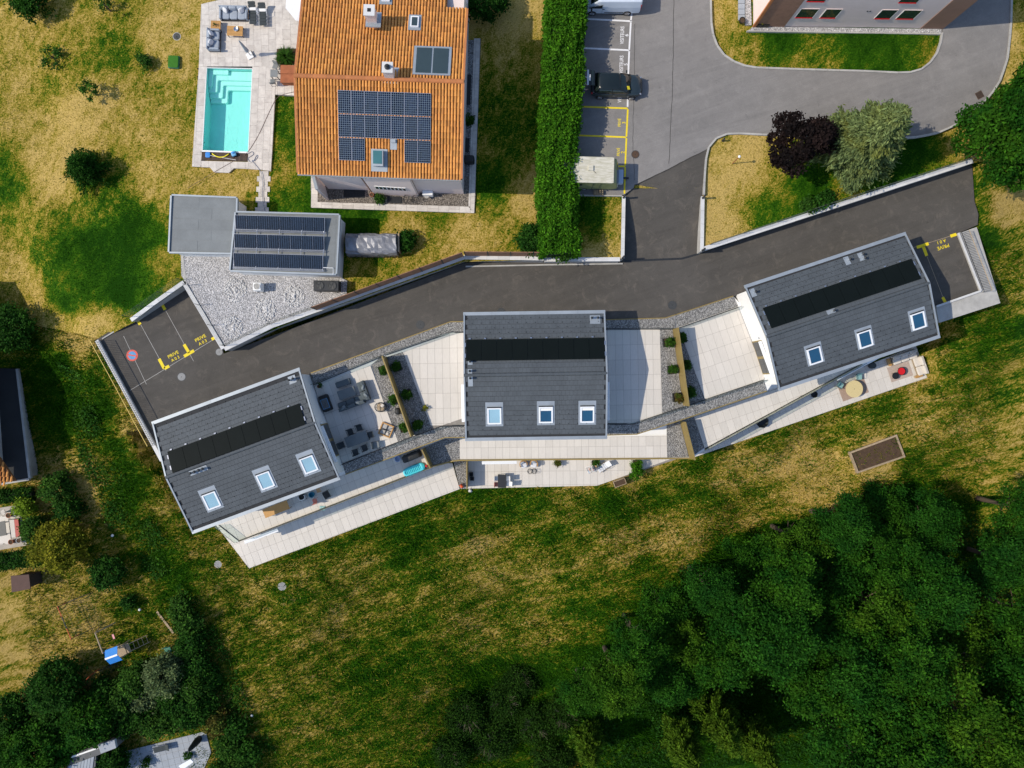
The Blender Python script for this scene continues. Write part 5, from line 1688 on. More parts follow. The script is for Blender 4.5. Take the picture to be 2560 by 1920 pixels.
for s in (-1, 1):
    MB().prism([(.75, s * .985), (1.85, s * .965), (1.85, s * .999), (.75, s * 1.0)], [1.12, 1.12, 1.12, 1.12], [1.62, 1.18, 1.18, 1.62]).build('cab_window', M['car_glass'], van, local=True)
    for x in (-1.45, 1.5): wheel(van, x, s * .92, .34, .22, s)
    MB().box((-.3, s * 1.0, .52), (1.6, .02, .07)).build('rubbing_strip', M['black'], van, local=True)
    MB().box((.62, s * 1.0, 1.0), (.2, .03, .05)).build('door_handle', M['black'], van, local=True)
    MB().puff((1.62, s * 1.14, 1.12), (.12, .22, .26), e=3).build('wing_mirror', M['black'], van, local=True)
    MB().box((-2.47, s * .87, 1.1), (.08, .10, .7)).build('tail_light', M['red'], van, local=True)
    MB().box((.70, s * .995, 1.05), (.012, .02, 1.3)).build('door_seam', M['iron'], van, local=True)
MB().add([(1.16, -.76, 1.925), (1.16, .76, 1.925), (1.70, .78, 1.40), (1.70, -.78, 1.40)], [(0, 3, 2, 1)]).build('windscreen', M['car_glass'], van, local=True)
# caravan
cv = thing('caravan', 'weathered off-white touring caravan half under the hedge', 'caravan', (6.35, 17.43, ZR), math.radians(-1.5))
M['caravan'] = pm('weathered_caravan', (.60, .57, .50), .6, .3, 2.2, c2=(.36, .34, .24), fine=.15, stretch=(.8, 4, 1, 0))
M['caravan_side'] = pm('green_stained_side', (.30, .31, .16), .7, .3, 1.5, c2=(.17, .19, .07))
prof = [(-2.2, .42), (2.05, .42), (2.42, .75), (2.45, 1.05), (2.18, 2.15), (1.95, 2.32), (1.6, 2.36), (-2.0, 2.36), (-2.2, 2.2)]
MB().loft([[Vector((x, y, z)) for x, z in prof] for y in (-1.03, 1.03)]).build('body', M['caravan_side'], cv, local=True, bevel=.06)
MB().prism([(-2.15, -1.06), (1.75, -1.06), (1.95, -1.02), (1.95, 1.02), (1.75, 1.06), (-2.15, 1.06)], 2.345, 2.40).build('roof', M['caravan'], cv, local=True, bevel=.02)
MB().add([(2.0, -1.0, 2.345), (2.0, 1.0, 2.345), (2.46, 1.0, 1.10), (2.46, -1.0, 1.10)], [(0, 3, 2, 1)]).build('front_panel', M['caravan'], cv, local=True)
MB().add([(2.20, -.85, 2.0), (2.20, .85, 2.0), (2.40, .85, 1.42), (2.40, -.85, 1.42)], [(0, 3, 2, 1)]).build('front_window', M['car_glass'], cv, local=True)
h_ = MB().box((.05, .12, 2.46), (.46, .46, .12), taper=.85).build('roof_hatch', M['caravan'], cv, local=True)
MB().tube([(.28, -.1, 2.42), (.5, -.3, 2.42)], .015, 5).build('aerial_cable', M['black'], cv, local=True)
for x in (.35, .95):
    MB().box((x, -1.035, 1.3), (.03, .02, 1.7)).build('door_seam', M['iron'], cv, local=True)
MB().box((-.9, -1.035, 1.6), (.7, .03, .45)).build('side_window', M['car_glass'], cv, local=True)
MB().box((2.72, -.05, .72), (.42, 1.15, .5)).build('gas_locker', pm('pale_blue_locker', (.34, .42, .55), .5, .1, 2), cv, local=True, bevel=.04)
MB().box((2.9, -.05, .5), (1.1, .16, .1)).build('drawbar', M['dark_metal'], cv, local=True)
MB().tube([(3.3, -.05, .0), (3.3, -.05, .62)], .04, 8).build('jockey_wheel', M['dark_metal'], cv, local=True)
for s in (-1, 1): wheel(cv, -.3, s * .95, .3, .18, s)
t = thing('wooden_step', 'wooden slatted step beneath the caravan side', 'step', W(1497, 480, UP + .2))
p = W(1497, 481, UP + .3)
MB().box((p.x, p.y, ZR + .1), (.85, .42, .1)).build('tread_frame', M['timber'], t)
for k in range(4): MB().box((p.x - .32 + k * .21, p.y, ZR + .26), (.08, .40, .06)).build('slat', M['timber'], t)
# edging south of the caravan
t = thing('concrete_edging', 'thin concrete edging between the caravan bay and the shaded grass', 'edging', W(1500, 488, UP))
strip(WL([(1440, 487.5), (1555, 489.5)], UP + .1), .1, UP - .2, UP + .12, MB()).build('edging_stone', M['concrete'], t)
# person behind the open tailgate, half under the hedge
def person(label, loc, rz, shirt, hair):
    t = thing('person', label, 'person', loc, rz)
    J = {'pel': (0, 0, .95), 'che': (.07, 0, 1.28), 'nec': (.12, 0, 1.50), 'hed': (.15, 0, 1.66),
         'shl': (.08, .19, 1.44), 'ell': (.20, .25, 1.18), 'wrl': (.42, .20, 1.05), 'shr': (.08, -.19, 1.44), 'elr': (.20, -.25, 1.18), 'wrr': (.42, -.20, 1.05),
         'hil': (0, .1, .92), 'knl': (.03, .11, .5), 'anl': (0, .12, .08), 'tol': (.16, .13, .04), 'hir': (0, -.1, .92), 'knr': (.03, -.11, .5), 'anr': (0, -.12, .08), 'tor': (.16, -.13, .04)}
    E = [('pel', 'che'), ('che', 'nec'), ('nec', 'hed'), ('che', 'shl'), ('shl', 'ell'), ('ell', 'wrl'), ('che', 'shr'), ('shr', 'elr'), ('elr', 'wrr'), ('pel', 'hil'), ('hil', 'knl'), ('knl', 'anl'), ('anl', 'tol'), ('pel', 'hir'), ('hir', 'knr'), ('knr', 'anr'), ('anr', 'tor')]
    Rr = {'pel': .15, 'che': .16, 'nec': .06, 'hed': .085, 'shl': .075, 'ell': .05, 'wrl': .035, 'hil': .095, 'knl': .065, 'anl': .045, 'tol': .04}
    ks = list(J)
    def skin(name, keys, mat, grow=0.0):
        me = bpy.data.meshes.new(name)
        kk = [k for k in ks if k in keys]
        me.from_pydata([J[k] for k in kk], [(kk.index(a), kk.index(b)) for a, b in E if a in kk and b in kk], [])
        o = link(name, me, t)
        sm = o.modifiers.new('s', 'SKIN')
        for i, k in enumerate(kk):
            r = Rr.get(k, Rr.get(k[:2] + 'l', .06)) + grow
            me.skin_vertices[0].data[i].radius = (r, r)
            me.skin_vertices[0].data[i].use_root = i == 0
        o.modifiers.new('u', 'SUBSURF').render_levels = 2
        me.materials.append(mat)
        return o
    skin('body', set(ks), M['skin'])
    skin('shirt', {'pel', 'che', 'shl', 'ell', 'shr', 'elr'}, shirt, .018)
    skin('trousers', {'pel', 'hil', 'knl', 'anl', 'hir', 'knr', 'anr'}, M['dark_fabric'], .015)
    MB().puff((.15, 0, 1.72), (.24, .22, .22), e=2.2).build('hair', hair, t, local=True, smooth=True)
    MB().puff((.175, 0, 1.66), (.19, .16, .23), e=2.2).build('face', M['skin'], t, local=True, smooth=True)
    MB().puff((.28, 0, 1.65), (.05, .03, .05), e=2).build('nose', M['skin'], t, local=True, smooth=True)
    for s in (-1, 1):
        for k in range(4):
            a = (k - 1.5) * .018
            MB().tube([(.43, s * .20 + a, 1.04), (.49, s * .19 + a, 1.01), (.52 - abs(k - 1.5) * .008, s * .19 + a, .98)], [.010, .009, .007], 5).build('finger', M['skin'], t, local=True)
        MB().tube([(.41, s * .17, 1.04), (.45, s * .145, 1.02), (.48, s * .145, 1.0)], [.011, .010, .008], 5).build('thumb', M['skin'], t, local=True)
    return t
M['skin'] = pm('skin', (.52, .32, .23), .6, .1, 5)
person('person in pale green top standing behind the raised tailgate by the hedge', (W(1456.5, 213, ZR + 1.5).x, W(1456.5, 213, ZR + 1.5).y, ZR), 0.1, pm('pale_green_shirt', (.20, .30, .26), .9, .1, 4), pm('grey_hair', (.25, .28, .31), .8, .2, 8))
# bollards, posts
def bollard(label, px, py, z, h=1.0, r=.075, group='dark bollards of the drive'):
    p = W(px, py, z)
    t = thing('bollard', label, 'bollard', p, group=group)
    MB().lathe(p, [(r * 1.25, 0), (r * 1.25, .04), (r, .06), (r, h * .78), (r * 1.08, h * .79), (r * 1.08, h * .97), (r * .7, h)], 14).build('post', M['dark_metal'], t)
    MB().lathe(p + Vector((0, 0, h * .80)), [(r * 1.1, 0), (r * 1.1, .10)], 14).build('lens_band', M['iron'], t)
bollard('dark bollard on the wall end beside the caravan', 1559, 494, 1.43, .85)
bollard('dark bollard on the wall end next to the dry lawn of the drive', 1757, 495, 1.43, .85)
bollard('dark bollard at the wall corner below the hedge', 1556.5, 645, 1.29, .8)
bollard('dark bollard at the wall corner where the long retaining wall starts', 1756, 626, 1.29, .8)
bollard('short black bollard in the dry lawn at the kerb bend', 1806.5, 352, UP + .05, .55)
t = thing('garden_lamp', 'thin rust red post with a white globe in the dry lawn', 'lamp', W(1831, 409, UP))
p = G(1831, 409, True)
MB().tube([p, p + Vector((0, 0, 1.75))], .035, 8).build('post', M['corten'], t)
MB().puff(p + Vector((0, 0, 1.85)), (.24, .24, .24), e=2).build('globe', M['white_plastic'], t, smooth=True)

# ================================================================ PINK APARTMENT BUILDING (north east)
apt = thing('apartment_building', 'tall pink rendered building with red window sills at the access road', 'building', W(2120, 60, UP))
MB().prism(WL([(1884, 66), (2356, 72), (2356, -330), (1880, -330)], UP), UP - .3, 9.5).build('wall', M['pink'], apt)
A, B = W(1884, 66, UP), W(2356, 72, UP)
dv = (B - A).normalized()
nr = Vector((dv.y, -dv.x, 0))
rz = math.atan2(dv.y, dv.x)
def on_face(x0, x1, z0, z1, th, mat, name, out=0.0, parent=None):
    c = A + dv * ((x0 + x1) / 2) + nr * (out + th / 2)
    return MB().box((c.x, c.y, (z0 + z1) / 2), (x1 - x0, th, z1 - z0), rz=rz).build(name, M[mat], parent or apt)
L_ = (B - A).length
M['brick_render'] = pm('coarse_brown_render', (.30, .165, .11), .95, .25, 2.4, .9, 16)
on_face(.0, 2.55, UP, 9.4, .06, 'brick_render', 'brown_bay')
on_face(L_ - 1.9, L_ + .01, UP, 9.4, .05, 'brown_render', 'brown_bay')
on_face(-.12, .12, UP, 9.4, .14, 'ridge_terracotta', 'corner_trim')
for px, py in ((2017, 38), (2077, 36), (2215, 39), (2272, 42)):
    q = W(px, py, 3.5)
    x = (q - A).dot(dv)
    w_ = 1.45 if px in (2017, 2272) else 1.3
    f = on_face(x - w_ / 2, x + w_ / 2, 2.85, 4.2, .03, 'window', 'window', .0)
    on_face(x - w_ / 2, x + w_ / 2, 2.82, 2.88, .07, 'red', 'sill', 0.0, f)
    for e in (-1, 1): on_face(x + e * w_ / 2 - .02, x + e * w_ / 2 + .02, 2.88, 4.22, .04, 'white_plastic', 'reveal', 0.0, f)
    on_face(x - w_ / 2 - .02, x + w_ / 2 + .02, 4.2, 4.24, .04, 'pink', 'lintel', 0.0, f)
for px in (2040, 2270):
    q = W(px, 2, 5.4)
    x = (q - A).dot(dv)
    f = on_face(x - .7, x + .7, 5.3, 6.6, .03, 'window', 'window', .0)
    on_face(x - .7, x + .7, 5.26, 5.32, .07, 'red', 'sill', 0.0, f)
for k in (0, 1):
    q = W(2168 + 7 * k, 24.5, 3.9)
    x = (q - A).dot(dv)
    on_face(x - .05, x + .05, 3.9, 4.0, .03, 'black', 'vent_hole')
MB().prism(WL([(1882, 66.5), (2354, 72.5), (2354, 83), (1872, 76)], UP + .1), UP - .2, UP + .1).build('gravel_strip', M['gravel'], apt)
strip(WL([(1868, 77), (2354, 84.5)], UP + .13), .1, UP - .2, UP + .13, MB()).build('strip_edging', M['concrete'], apt)
t = thing('path_slab', 'grey slab path with gravel west of the pink building', 'path', W(1850, 30, UP))
for k in range(6): MB().prism(WL([(1846, 50 - k * 14), (1862, 50 - k * 14), (1862, 37 - k * 14), (1846, 37 - k * 14)], UP + .1), UP, UP + .1).build('slab', M['slab_grey'], t)
MB().prism(WL([(1864, 62), (1879, 62), (1876, -40), (1864, -40)], UP + .08), UP - .1, UP + .08).build('gravel_strip', M['gravel'], t)

# ================================================================ NEIGHBOURS (west and south west)
nb = thing('neighbour_house', 'neighbour house with low dark flat roof and an orange tiled porch corner', 'house', W(0, 1060, -4))
def npoly(pts, z): return [(p.x, p.y) for p in WL(pts, z)]
zr_ = -3.3
M['dark_felt'] = pm('dark_felt', (.03, .032, .034), .9, .3, .6, .1, 20)
MB().prism(npoly([(-140, 918), (38, 925), (70, 1192), (-140, 1222)], zr_), -6, zr_ - .1).build('low_wing_wall', M['concrete'], nb)
MB().prism(npoly([(-140, 915), (42, 922), (74, 1196), (-140, 1226)], zr_), zr_ - .1, zr_).build('flat_roof', M['dark_felt'], nb)
strip(WL([(42, 922), (74, 1196)], zr_ + .06), .22, zr_ - .2, zr_ + .08, MB()).build('roof_edging', M['concrete'], nb)
strip(WL([(72, 1198), (0, 1210)], zr_ + .06), .22, zr_ - .2, zr_ + .08, MB()).build('roof_edging', M['concrete'], nb)
MB().prism(npoly([(-8, 720), (22, 1160), (-300, 1210), (-300, 720)], -4), -6, 1.2).build('wall', M['concrete'], nb)
ro = MB().prism(npoly([(-90, 700), (-62, 1150), (-420, 1200), (-420, 700)], 1.3), 1.2, 1.35).build('roof', M['tile_base'], nb)
pr_ = MB().prism(npoly([(-60, 1130), (-4, 1142), (38, 1203), (-60, 1216)], -1.2), -1.45, [-1.0, -1.05, -1.35, -1.3]).build('porch_roof', M['tile_base'], nb)
for k in range(8):
    for j in range(6):
        q = W(-38 + k * 9.4, 1146 + j * 12 + k * .6, -1.15)
        if inpoly([q.x], [q.y], npoly([(-60, 1126), (-3, 1140), (40, 1206), (-60, 1220)], -1.2))[0]:
            instance('barrel_tile', bme, (q.x, q.y, -1.03 - .045 * j), Matrix.Rotation(math.radians(-8), 3, 'Z'), pr_)
# stone terrace with table and benches
zt = G(40, 1320).z + .15
ter = thing('stone_terrace', 'irregular pale stone terrace at the western picture side', 'terrace', W(30, 1320, zt))
MB().prism(npoly([(-60, 1278), (44, 1263), (76, 1362), (-60, 1385)], zt), zt - .8, zt - .02).build('bedding', M['bed'], ter)
rg = random.Random(3)
for i in range(9):
    for j in range(7):
        cx, cy = -55 + i * 14.5 + (j % 2) * 5, 1272 + j * 15 - i * 1.5
        q = [(cx + math.cos(a) * rg.uniform(5.6, 7.2), cy + math.sin(a) * rg.uniform(6, 7.6)) for a in [k * 1.047 + rg.uniform(-.2, .2) for k in range(6)]]
        if all(inpoly([x], [y], [(-60, 1278), (44, 1263), (76, 1362), (-60, 1385)])[0] for x, y in q):
            MB().prism(npoly(q, zt), zt - .05, zt + rg.uniform(0, .006)).build('flagstone', M['travertine'], ter)
MB().prism(npoly([(-40, 1295), (20, 1291), (28, 1356), (-40, 1364)], zt + .02), zt, zt + .02).build('light_paving', M['tile'], ter)
t = thing('garden_bench', 'low bench with a red and cream cushion on the stone terrace', 'bench', W(36, 1322, zt))
MB().prism(npoly([(22, 1299), (46, 1296), (52, 1340), (28, 1346)], zt + .45), zt + .3, zt + .45).build('seat', M['dark_wood'], t)
MB().prism(npoly([(23, 1300), (35, 1299), (39, 1343), (29, 1345)], zt + .55), zt + .45, zt + .55).build('cream_cushion', M['cream_fabric'], t)
MB().prism(npoly([(35.5, 1299), (45, 1298), (50, 1339), (39.5, 1343)], zt + .56), zt + .45, zt + .56).build('red_cushion', pm('faded_red', (.45, .12, .10), .9, .1, 4), t)
for a, b in ((24, 1301), (44, 1298), (29, 1343), (50, 1338)):
    q = W(a, b, zt + .2)
    MB().box((q.x, q.y, zt + .15), (.06, .06, .3)).build('leg', M['dark_wood'], t)
t = thing('garden_table', 'dark table casting a shadow on the stone terrace', 'table', W(6, 1325, zt))
MB().prism(npoly([(-8, 1306), (12, 1302), (16, 1338), (-6, 1342)], zt + .72), zt + .67, zt + .72).build('tabletop', M['dark_metal'], t)
for a, b in ((-4, 1308), (10, 1306), (13, 1335), (-3, 1339)):
    q = W(a, b, zt + .3)
    MB().box((q.x, q.y, zt + .33), (.06, .06, .66)).build('leg', M['dark_metal'], t)
def pot(label, px, py, z, r, h, mat, plant=None, name='plant_pot'):
    p = W(px, py, z)
    t = thing(name, label, 'pot', p)
    MB().lathe(p, [(r * .75, 0), (r, h * .9), (r * 1.08, h * .92), (r * 1.08, h), (r * .9, h), (r * .85, h * .85)], 16).build('pot', M[mat], t)
    MB().cyl(p + Vector((0, 0, h * .84)), r * .86, .01, 16).build('soil', M['soil'], t)
    return t
pot('terracotta pot north of the red cushioned bench', 27, 1287, zt, .22, .35, 'corten')
pot('stone pot north of the red cushioned bench', 46, 1283, zt, .22, .3, 'concrete')
pot('terracotta pot south of the red cushioned bench', 33, 1353, zt, .22, .35, 'corten')
pot('stone pot south of the red cushioned bench', 52, 1350, zt, .24, .3, 'concrete')
p = W(24, 1279, zt + .5)
t = thing('closed_parasol', 'dark furled parasol lying on the stone terrace', 'parasol', (p.x, p.y, zt))
MB().tube([(p.x - .6, p.y - .1, zt + .12), (p.x, p.y + .05, zt + .14), (p.x + .75, p.y + .22, zt + .14)], [.05, .16, .03], 8).build('canopy', M['dark_fabric'], t)
MB().tube([(p.x - .8, p.y - .15, zt + .12), (p.x + .95, p.y + .25, zt + .14)], .02, 6).build('pole', M['dark_metal'], t)
g = G(52, 1460)
t = thing('brown_hut', 'small hut with a dark brown flat roof behind the clipped hedge', 'hut', g)
MB().prism(npoly([(31, 1444), (68, 1441), (72, 1470), (33, 1477)], g.z + 2), g.z - .3, g.z + 1.95).build('wall', M['dark_wood'], t)
MB().prism(npoly([(27, 1440), (72, 1436), (76, 1472), (29, 1481)], g.z + 2.05), g.z + 1.95, g.z + 2.05).build('roof', pm('brown_roof_sheet', (.085, .045, .035), .8, .2, 2), t)
# south west patio
zs = G(430, 1860).z + .1
t = thing('slab_patio', 'grey blue square slab patio at the southern picture side', 'patio', W(420, 1880, zs))
MB().prism(npoly([(305, 1880), (514, 1828), (528, 1880), (480, 1990), (300, 1990)], zs - .03), zs - .6, zs - .03).build('bedding', M['bed'], t)
terrace(t, [[(305, 1880), (514, 1828), (528, 1880), (480, 1990), (300, 1990)]], zs, (514, 1828), 14, .6, .6, 'slab_grey', .02, 'slab', .03)
t = thing('sun_lounger', 'grey folding lounger on the grey slab patio', 'lounger', W(405, 1868, zs), math.radians(14))
for a in (-1, 1): MB().tube([(-.65, a * .28, .3), (.5, a * .28, .3), (.95, a * .28, .62)], .018, 6).build('frame_tube', M['chrome'], t, local=True)
MB().box((-.08, 0, .31), (1.15, .52, .03)).build('seat', M['dark_fabric'], t, local=True)
MB().box((.72, 0, .47), (.55, .52, .03), ry=-.6).build('backrest', M['dark_fabric'], t, local=True)
for a in (-.5, .4): MB().tube([(a, -.27, 0), (a, -.27, .3), (a, .27, .3), (a, .27, 0)], .016, 6).build('leg', M['chrome'], t, local=True)
p = W(498, 1847, zs)
t = thing('covered_parasol', 'black covered parasol standing on the grey slab patio', 'parasol', p)
MB().lathe(p, [(.28, 0), (.3, .05), (.34, .5), (.27, 1.2), (.2, 1.9), (.06, 2.3)], 12).build('cover', M['cover_black'], t)
nb2 = thing('neighbour_house', 'house edge with grey roof slabs and white gutter at the southern picture side', 'house', W(230, 1900, -6))
MB().prism(npoly([(150, 1965), (180, 1885), (285, 1850), (290, 1870), (240, 1890), (235, 1965)], -4.5), -8, -4.5).build('roof', pm('grey_slate_roof', (.12, .125, .13), .8, .3, 1.5, .3, 8), nb2)
strip(WL([(178, 1893), (250, 1868)], -4.3), .15, -4.6, -4.3, MB()).build('gutter', M['white_plastic'], nb2)
MB().prism(npoly([(245, 1862), (286, 1850), (290, 1870), (252, 1884)], -4.2), -4.5, -4.2).build('porch_roof', M['slab_grey'], nb2)
for k in range(8):
    MB().prism(npoly([(172 + k * 8, 1915 - k * 3), (179 + k * 8, 1912.5 - k * 3), (170 + k * 8, 1960), (163 + k * 8, 1960)], -4.45), -4.5, -4.44).build('roof_slab', M['slab_grey'], nb2)
MB().prism(npoly([(446, 1915), (476, 1898), (484, 1905), (455, 1925)], zs + 2.2), zs + 2.1, zs + 2.2).build('canopy_rail', M['white_metal'], nb2)
# ================================================================ PLANTS
RNG = np.random.default_rng(11)
def leaf_quads(C, clump, size, up=.45, aspect=.55, jitter=.35, dirs=None):
    """diamond leaves at points C; clump: number per leaf carried as an attribute"""
    n = len(C)
    nrm = RNG.normal(size=(n, 3))
    nrm[:, 2] = np.abs(nrm[:, 2]) * (1 + up * 2) + up
    nrm /= np.linalg.norm(nrm, axis=1, keepdims=True)
    d = RNG.normal(size=(n, 3)) if dirs is None else dirs + RNG.normal(size=(n, 3)) * .35
    a = d - nrm * (d * nrm).sum(1, keepdims=True)
    a /= np.linalg.norm(a, axis=1, keepdims=True) + 1e-9
    b = np.cross(nrm, a)
    s = size * RNG.uniform(1 - jitter, 1 + jitter, (n, 1))
    V = np.stack([C - a * s, C + b * s * aspect, C + a * s, C - b * s * aspect], 1).reshape(-1, 3)
    Fq = np.arange(4 * n).reshape(n, 4)
    return V, Fq, np.repeat(clump, 4)

def crown_points(R, Hh, nclump, per, rc, squash=.8, hollow=.35, low=-.5, lump=.35):
    """leaf centres for a lumpy crown of radius R, half height Hh centred on 0"""
    lob = RNG.normal(size=(9, 3))
    lob /= np.linalg.norm(lob, axis=1, keepdims=True)
    la = RNG.uniform(.3, 1, 9)
    pts, cl = [], []
    k = 0
    while k < nclump:
        d = RNG.normal(size=3)
        d /= np.linalg.norm(d)
        if d[2] < low: continue
        rad = 1 + lump * (np.max(np.clip(lob @ d - .55, 0, 1) * la) * 2.2 - .45)
        r = (hollow + (1 - hollow) * RNG.uniform() ** .35) * rad
        c = d * r * np.array([R, R, Hh])
        m = int(per * RNG.uniform(.6, 1.4))
        q = RNG.normal(size=(m, 3)) * np.array([rc, rc, rc * squash]) * RNG.uniform(.7, 1.3)
        pts.append(c + q)
        cl.append(np.full(m, RNG.uniform()))
        k += 1
    return np.concatenate(pts), np.concatenate(cl)

def lobed_points(R, Hh, nlobe, per, rl=.34, low=-.3, fuzz=.10):
    """leaf centres on separate rounded branch lobes, with gaps between them"""
    pts, cl = [], []
    k = 0
    while k < nlobe:
        d = RNG.normal(size=3)
        d /= np.linalg.norm(d)
        if d[2] < low: continue
        rr = R * rl * RNG.uniform(.6, 1.25)
        c = d * np.array([R, R, Hh]) * RNG.uniform(.45, .98)
        m = int(per * (rr / (R * rl)) ** 2)
        q = RNG.normal(size=(m, 3))
        q[:, 2] = np.abs(q[:, 2]) * .9 - .25
        q += d * .5
        q /= np.linalg.norm(q, axis=1, keepdims=True)
        q *= (rr * (1 + RNG.normal(size=(m, 1)) * fuzz * 1.6)) * np.array([1, 1, .75])
        pts.append(c + q)
        cl.append(np.full(m, RNG.uniform()) + RNG.normal(size=m) * .1)
        k += 1
    return np.concatenate(pts), np.clip(np.concatenate(cl), 0, 1)

def lobed_mesh(name, mat, R, Hh, nlobe, per, size, **kw):
    P_, c = lobed_points(R, Hh, nlobe, per, **kw)
    V, Fq, at = leaf_quads(P_, c, size)
    return fastmesh(name, V, Fq, mat, {'clump': at})

def crown_mesh(name, mat, R, Hh, nclump, per, rc, size, **kw):
    P_, c = crown_points(R, Hh, nclump, per, rc, **kw)
    V, Fq, at = leaf_quads(P_, c, size)
    return fastmesh(name, V, Fq, mat, {'clump': at})

def trunk_mb(h, r, limbs, R, seed, lean=(0, 0)):
    rg = random.Random(seed)
    m = MB()
    m.tube([(0, 0, -.4), (lean[0] * .3, lean[1] * .3, h * .35), (lean[0] * .7, lean[1] * .7, h * .7), (lean[0], lean[1], h)], [r * 1.3, r, r * .7, r * .3], 8)
    for k in range(limbs):
        a = 2 * math.pi * k / limbs + rg.uniform(-.4, .4)
        z0 = h * rg.uniform(.45, .85)
        L = R * rg.uniform(.55, .9)
        m.tube([(lean[0] * z0 / h, lean[1] * z0 / h, z0), (math.cos(a) * L * .5, math.sin(a) * L * .5, z0 + L * .35), (math.cos(a) * L, math.sin(a) * L, z0 + L * .55)], [r * .45, r * .28, r * .08], 6)
    return m

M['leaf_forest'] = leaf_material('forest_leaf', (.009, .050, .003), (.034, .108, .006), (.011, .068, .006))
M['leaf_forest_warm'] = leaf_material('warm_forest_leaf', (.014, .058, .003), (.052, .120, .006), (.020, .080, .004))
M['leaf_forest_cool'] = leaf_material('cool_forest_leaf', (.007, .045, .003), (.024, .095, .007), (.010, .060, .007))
M['leaf_hedge'] = leaf_material('hedge_leaf', (.022, .090, .004), (.065, .185, .008))
M['leaf_dark'] = leaf_material('dark_leaf', (.010, .046, .005), (.026, .085, .008))
M['leaf_bush'] = leaf_material('bush_leaf', (.018, .060, .008), (.045, .115, .012))
M['leaf_yellow'] = leaf_material('yellow_leaf', (.085, .105, .008), (.20, .19, .014))
M['leaf_lime'] = leaf_material('lime_leaf', (.11, .19, .012), (.20, .30, .02))
M['leaf_maple'] = leaf_material('copper_leaf', (.009, .007, .007), (.020, .012, .011))
M['leaf_silver'] = leaf_material('silver_needle', (.095, .145, .060), (.19, .235, .085), (.17, .19, .045))
M['leaf_cypress'] = leaf_material('cypress_spray', (.030, .080, .005), (.075, .130, .008))
M['leaf_greygreen'] = leaf_material('greygreen_leaf', (.065, .10, .04), (.13, .175, .07))
M['leaf_weed'] = leaf_material('weed_leaf', (.014, .062, .006), (.050, .130, .012))
M['leaf_shade'] = leaf_material('scrub_leaf', (.008, .030, .003), (.022, .060, .005))
M['leaf_red'] = leaf_material('reddish_leaf', (.09, .05, .012), (.06, .11, .015))

def place_tree(name, label, cat, base, h, crown, R, seed, trunk_r=.16, cz=.68, scale=(1, 1, 1), rz=0.0, group=None, lean=(0, 0), limbs=6):
    t = thing(name, label, cat, base, 0, group)
    trunk_mb(h * .6, trunk_r, limbs, R * .8, seed, lean).build('trunk', M['bark'], t, local=True)
    o = link('crown', crown, t)
    o.location = (lean[0], lean[1], h * cz)
    o.rotation_euler = (0, 0, rz)
    o.scale = scale
    return t

def put(px, py, z):      # world xy of something seen at px, py at height z
    p = W(px, py, z)
    return p
# ---- the wood in the south east: each tree a thing
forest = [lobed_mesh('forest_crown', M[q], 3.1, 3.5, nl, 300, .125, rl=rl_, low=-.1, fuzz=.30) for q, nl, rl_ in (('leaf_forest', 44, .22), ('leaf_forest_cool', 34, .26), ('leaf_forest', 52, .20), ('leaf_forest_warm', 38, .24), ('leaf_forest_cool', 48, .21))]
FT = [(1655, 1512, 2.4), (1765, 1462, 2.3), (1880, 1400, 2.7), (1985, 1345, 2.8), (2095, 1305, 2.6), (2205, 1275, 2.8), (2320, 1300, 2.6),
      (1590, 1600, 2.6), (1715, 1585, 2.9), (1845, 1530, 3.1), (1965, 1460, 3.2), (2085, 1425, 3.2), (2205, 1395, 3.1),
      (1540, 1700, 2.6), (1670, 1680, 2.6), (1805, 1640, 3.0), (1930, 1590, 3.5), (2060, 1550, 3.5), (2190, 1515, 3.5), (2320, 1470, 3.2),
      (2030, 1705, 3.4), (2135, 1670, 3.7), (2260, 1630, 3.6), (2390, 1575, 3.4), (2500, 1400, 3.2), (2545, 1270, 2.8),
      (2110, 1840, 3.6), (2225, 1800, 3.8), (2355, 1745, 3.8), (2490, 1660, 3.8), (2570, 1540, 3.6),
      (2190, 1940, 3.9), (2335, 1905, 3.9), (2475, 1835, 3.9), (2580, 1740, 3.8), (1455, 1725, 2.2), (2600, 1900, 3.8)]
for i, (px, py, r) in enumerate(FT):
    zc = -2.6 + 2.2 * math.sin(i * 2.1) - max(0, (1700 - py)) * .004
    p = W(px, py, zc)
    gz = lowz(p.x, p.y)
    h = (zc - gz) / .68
    place_tree('broadleaf_tree', {0: 'outermost broadleaf tree of the wood towards the middle patio', 5: 'northernmost broadleaf tree of the wood below the timber raised bed', 25: 'broadleaf tree at the eastern picture side, northern end of the wood', 35: 'westernmost small broadleaf tree beside the twiggy shrubs', 36: 'broadleaf tree in the south eastern picture corner', 13: 'low broadleaf tree of the wood north of the lone cypress'}.get(i, 'broadleaf tree inside the dense dark green wood south east of the meadow'), 'tree', (p.x, p.y, gz), h, forest[i % 5], r, i, .2, .68, (r / 3.45, r / 3.45, r / 3.0 * (1 + .15 * math.sin(i))), i * 1.7, 'broadleaf trees of the wood')
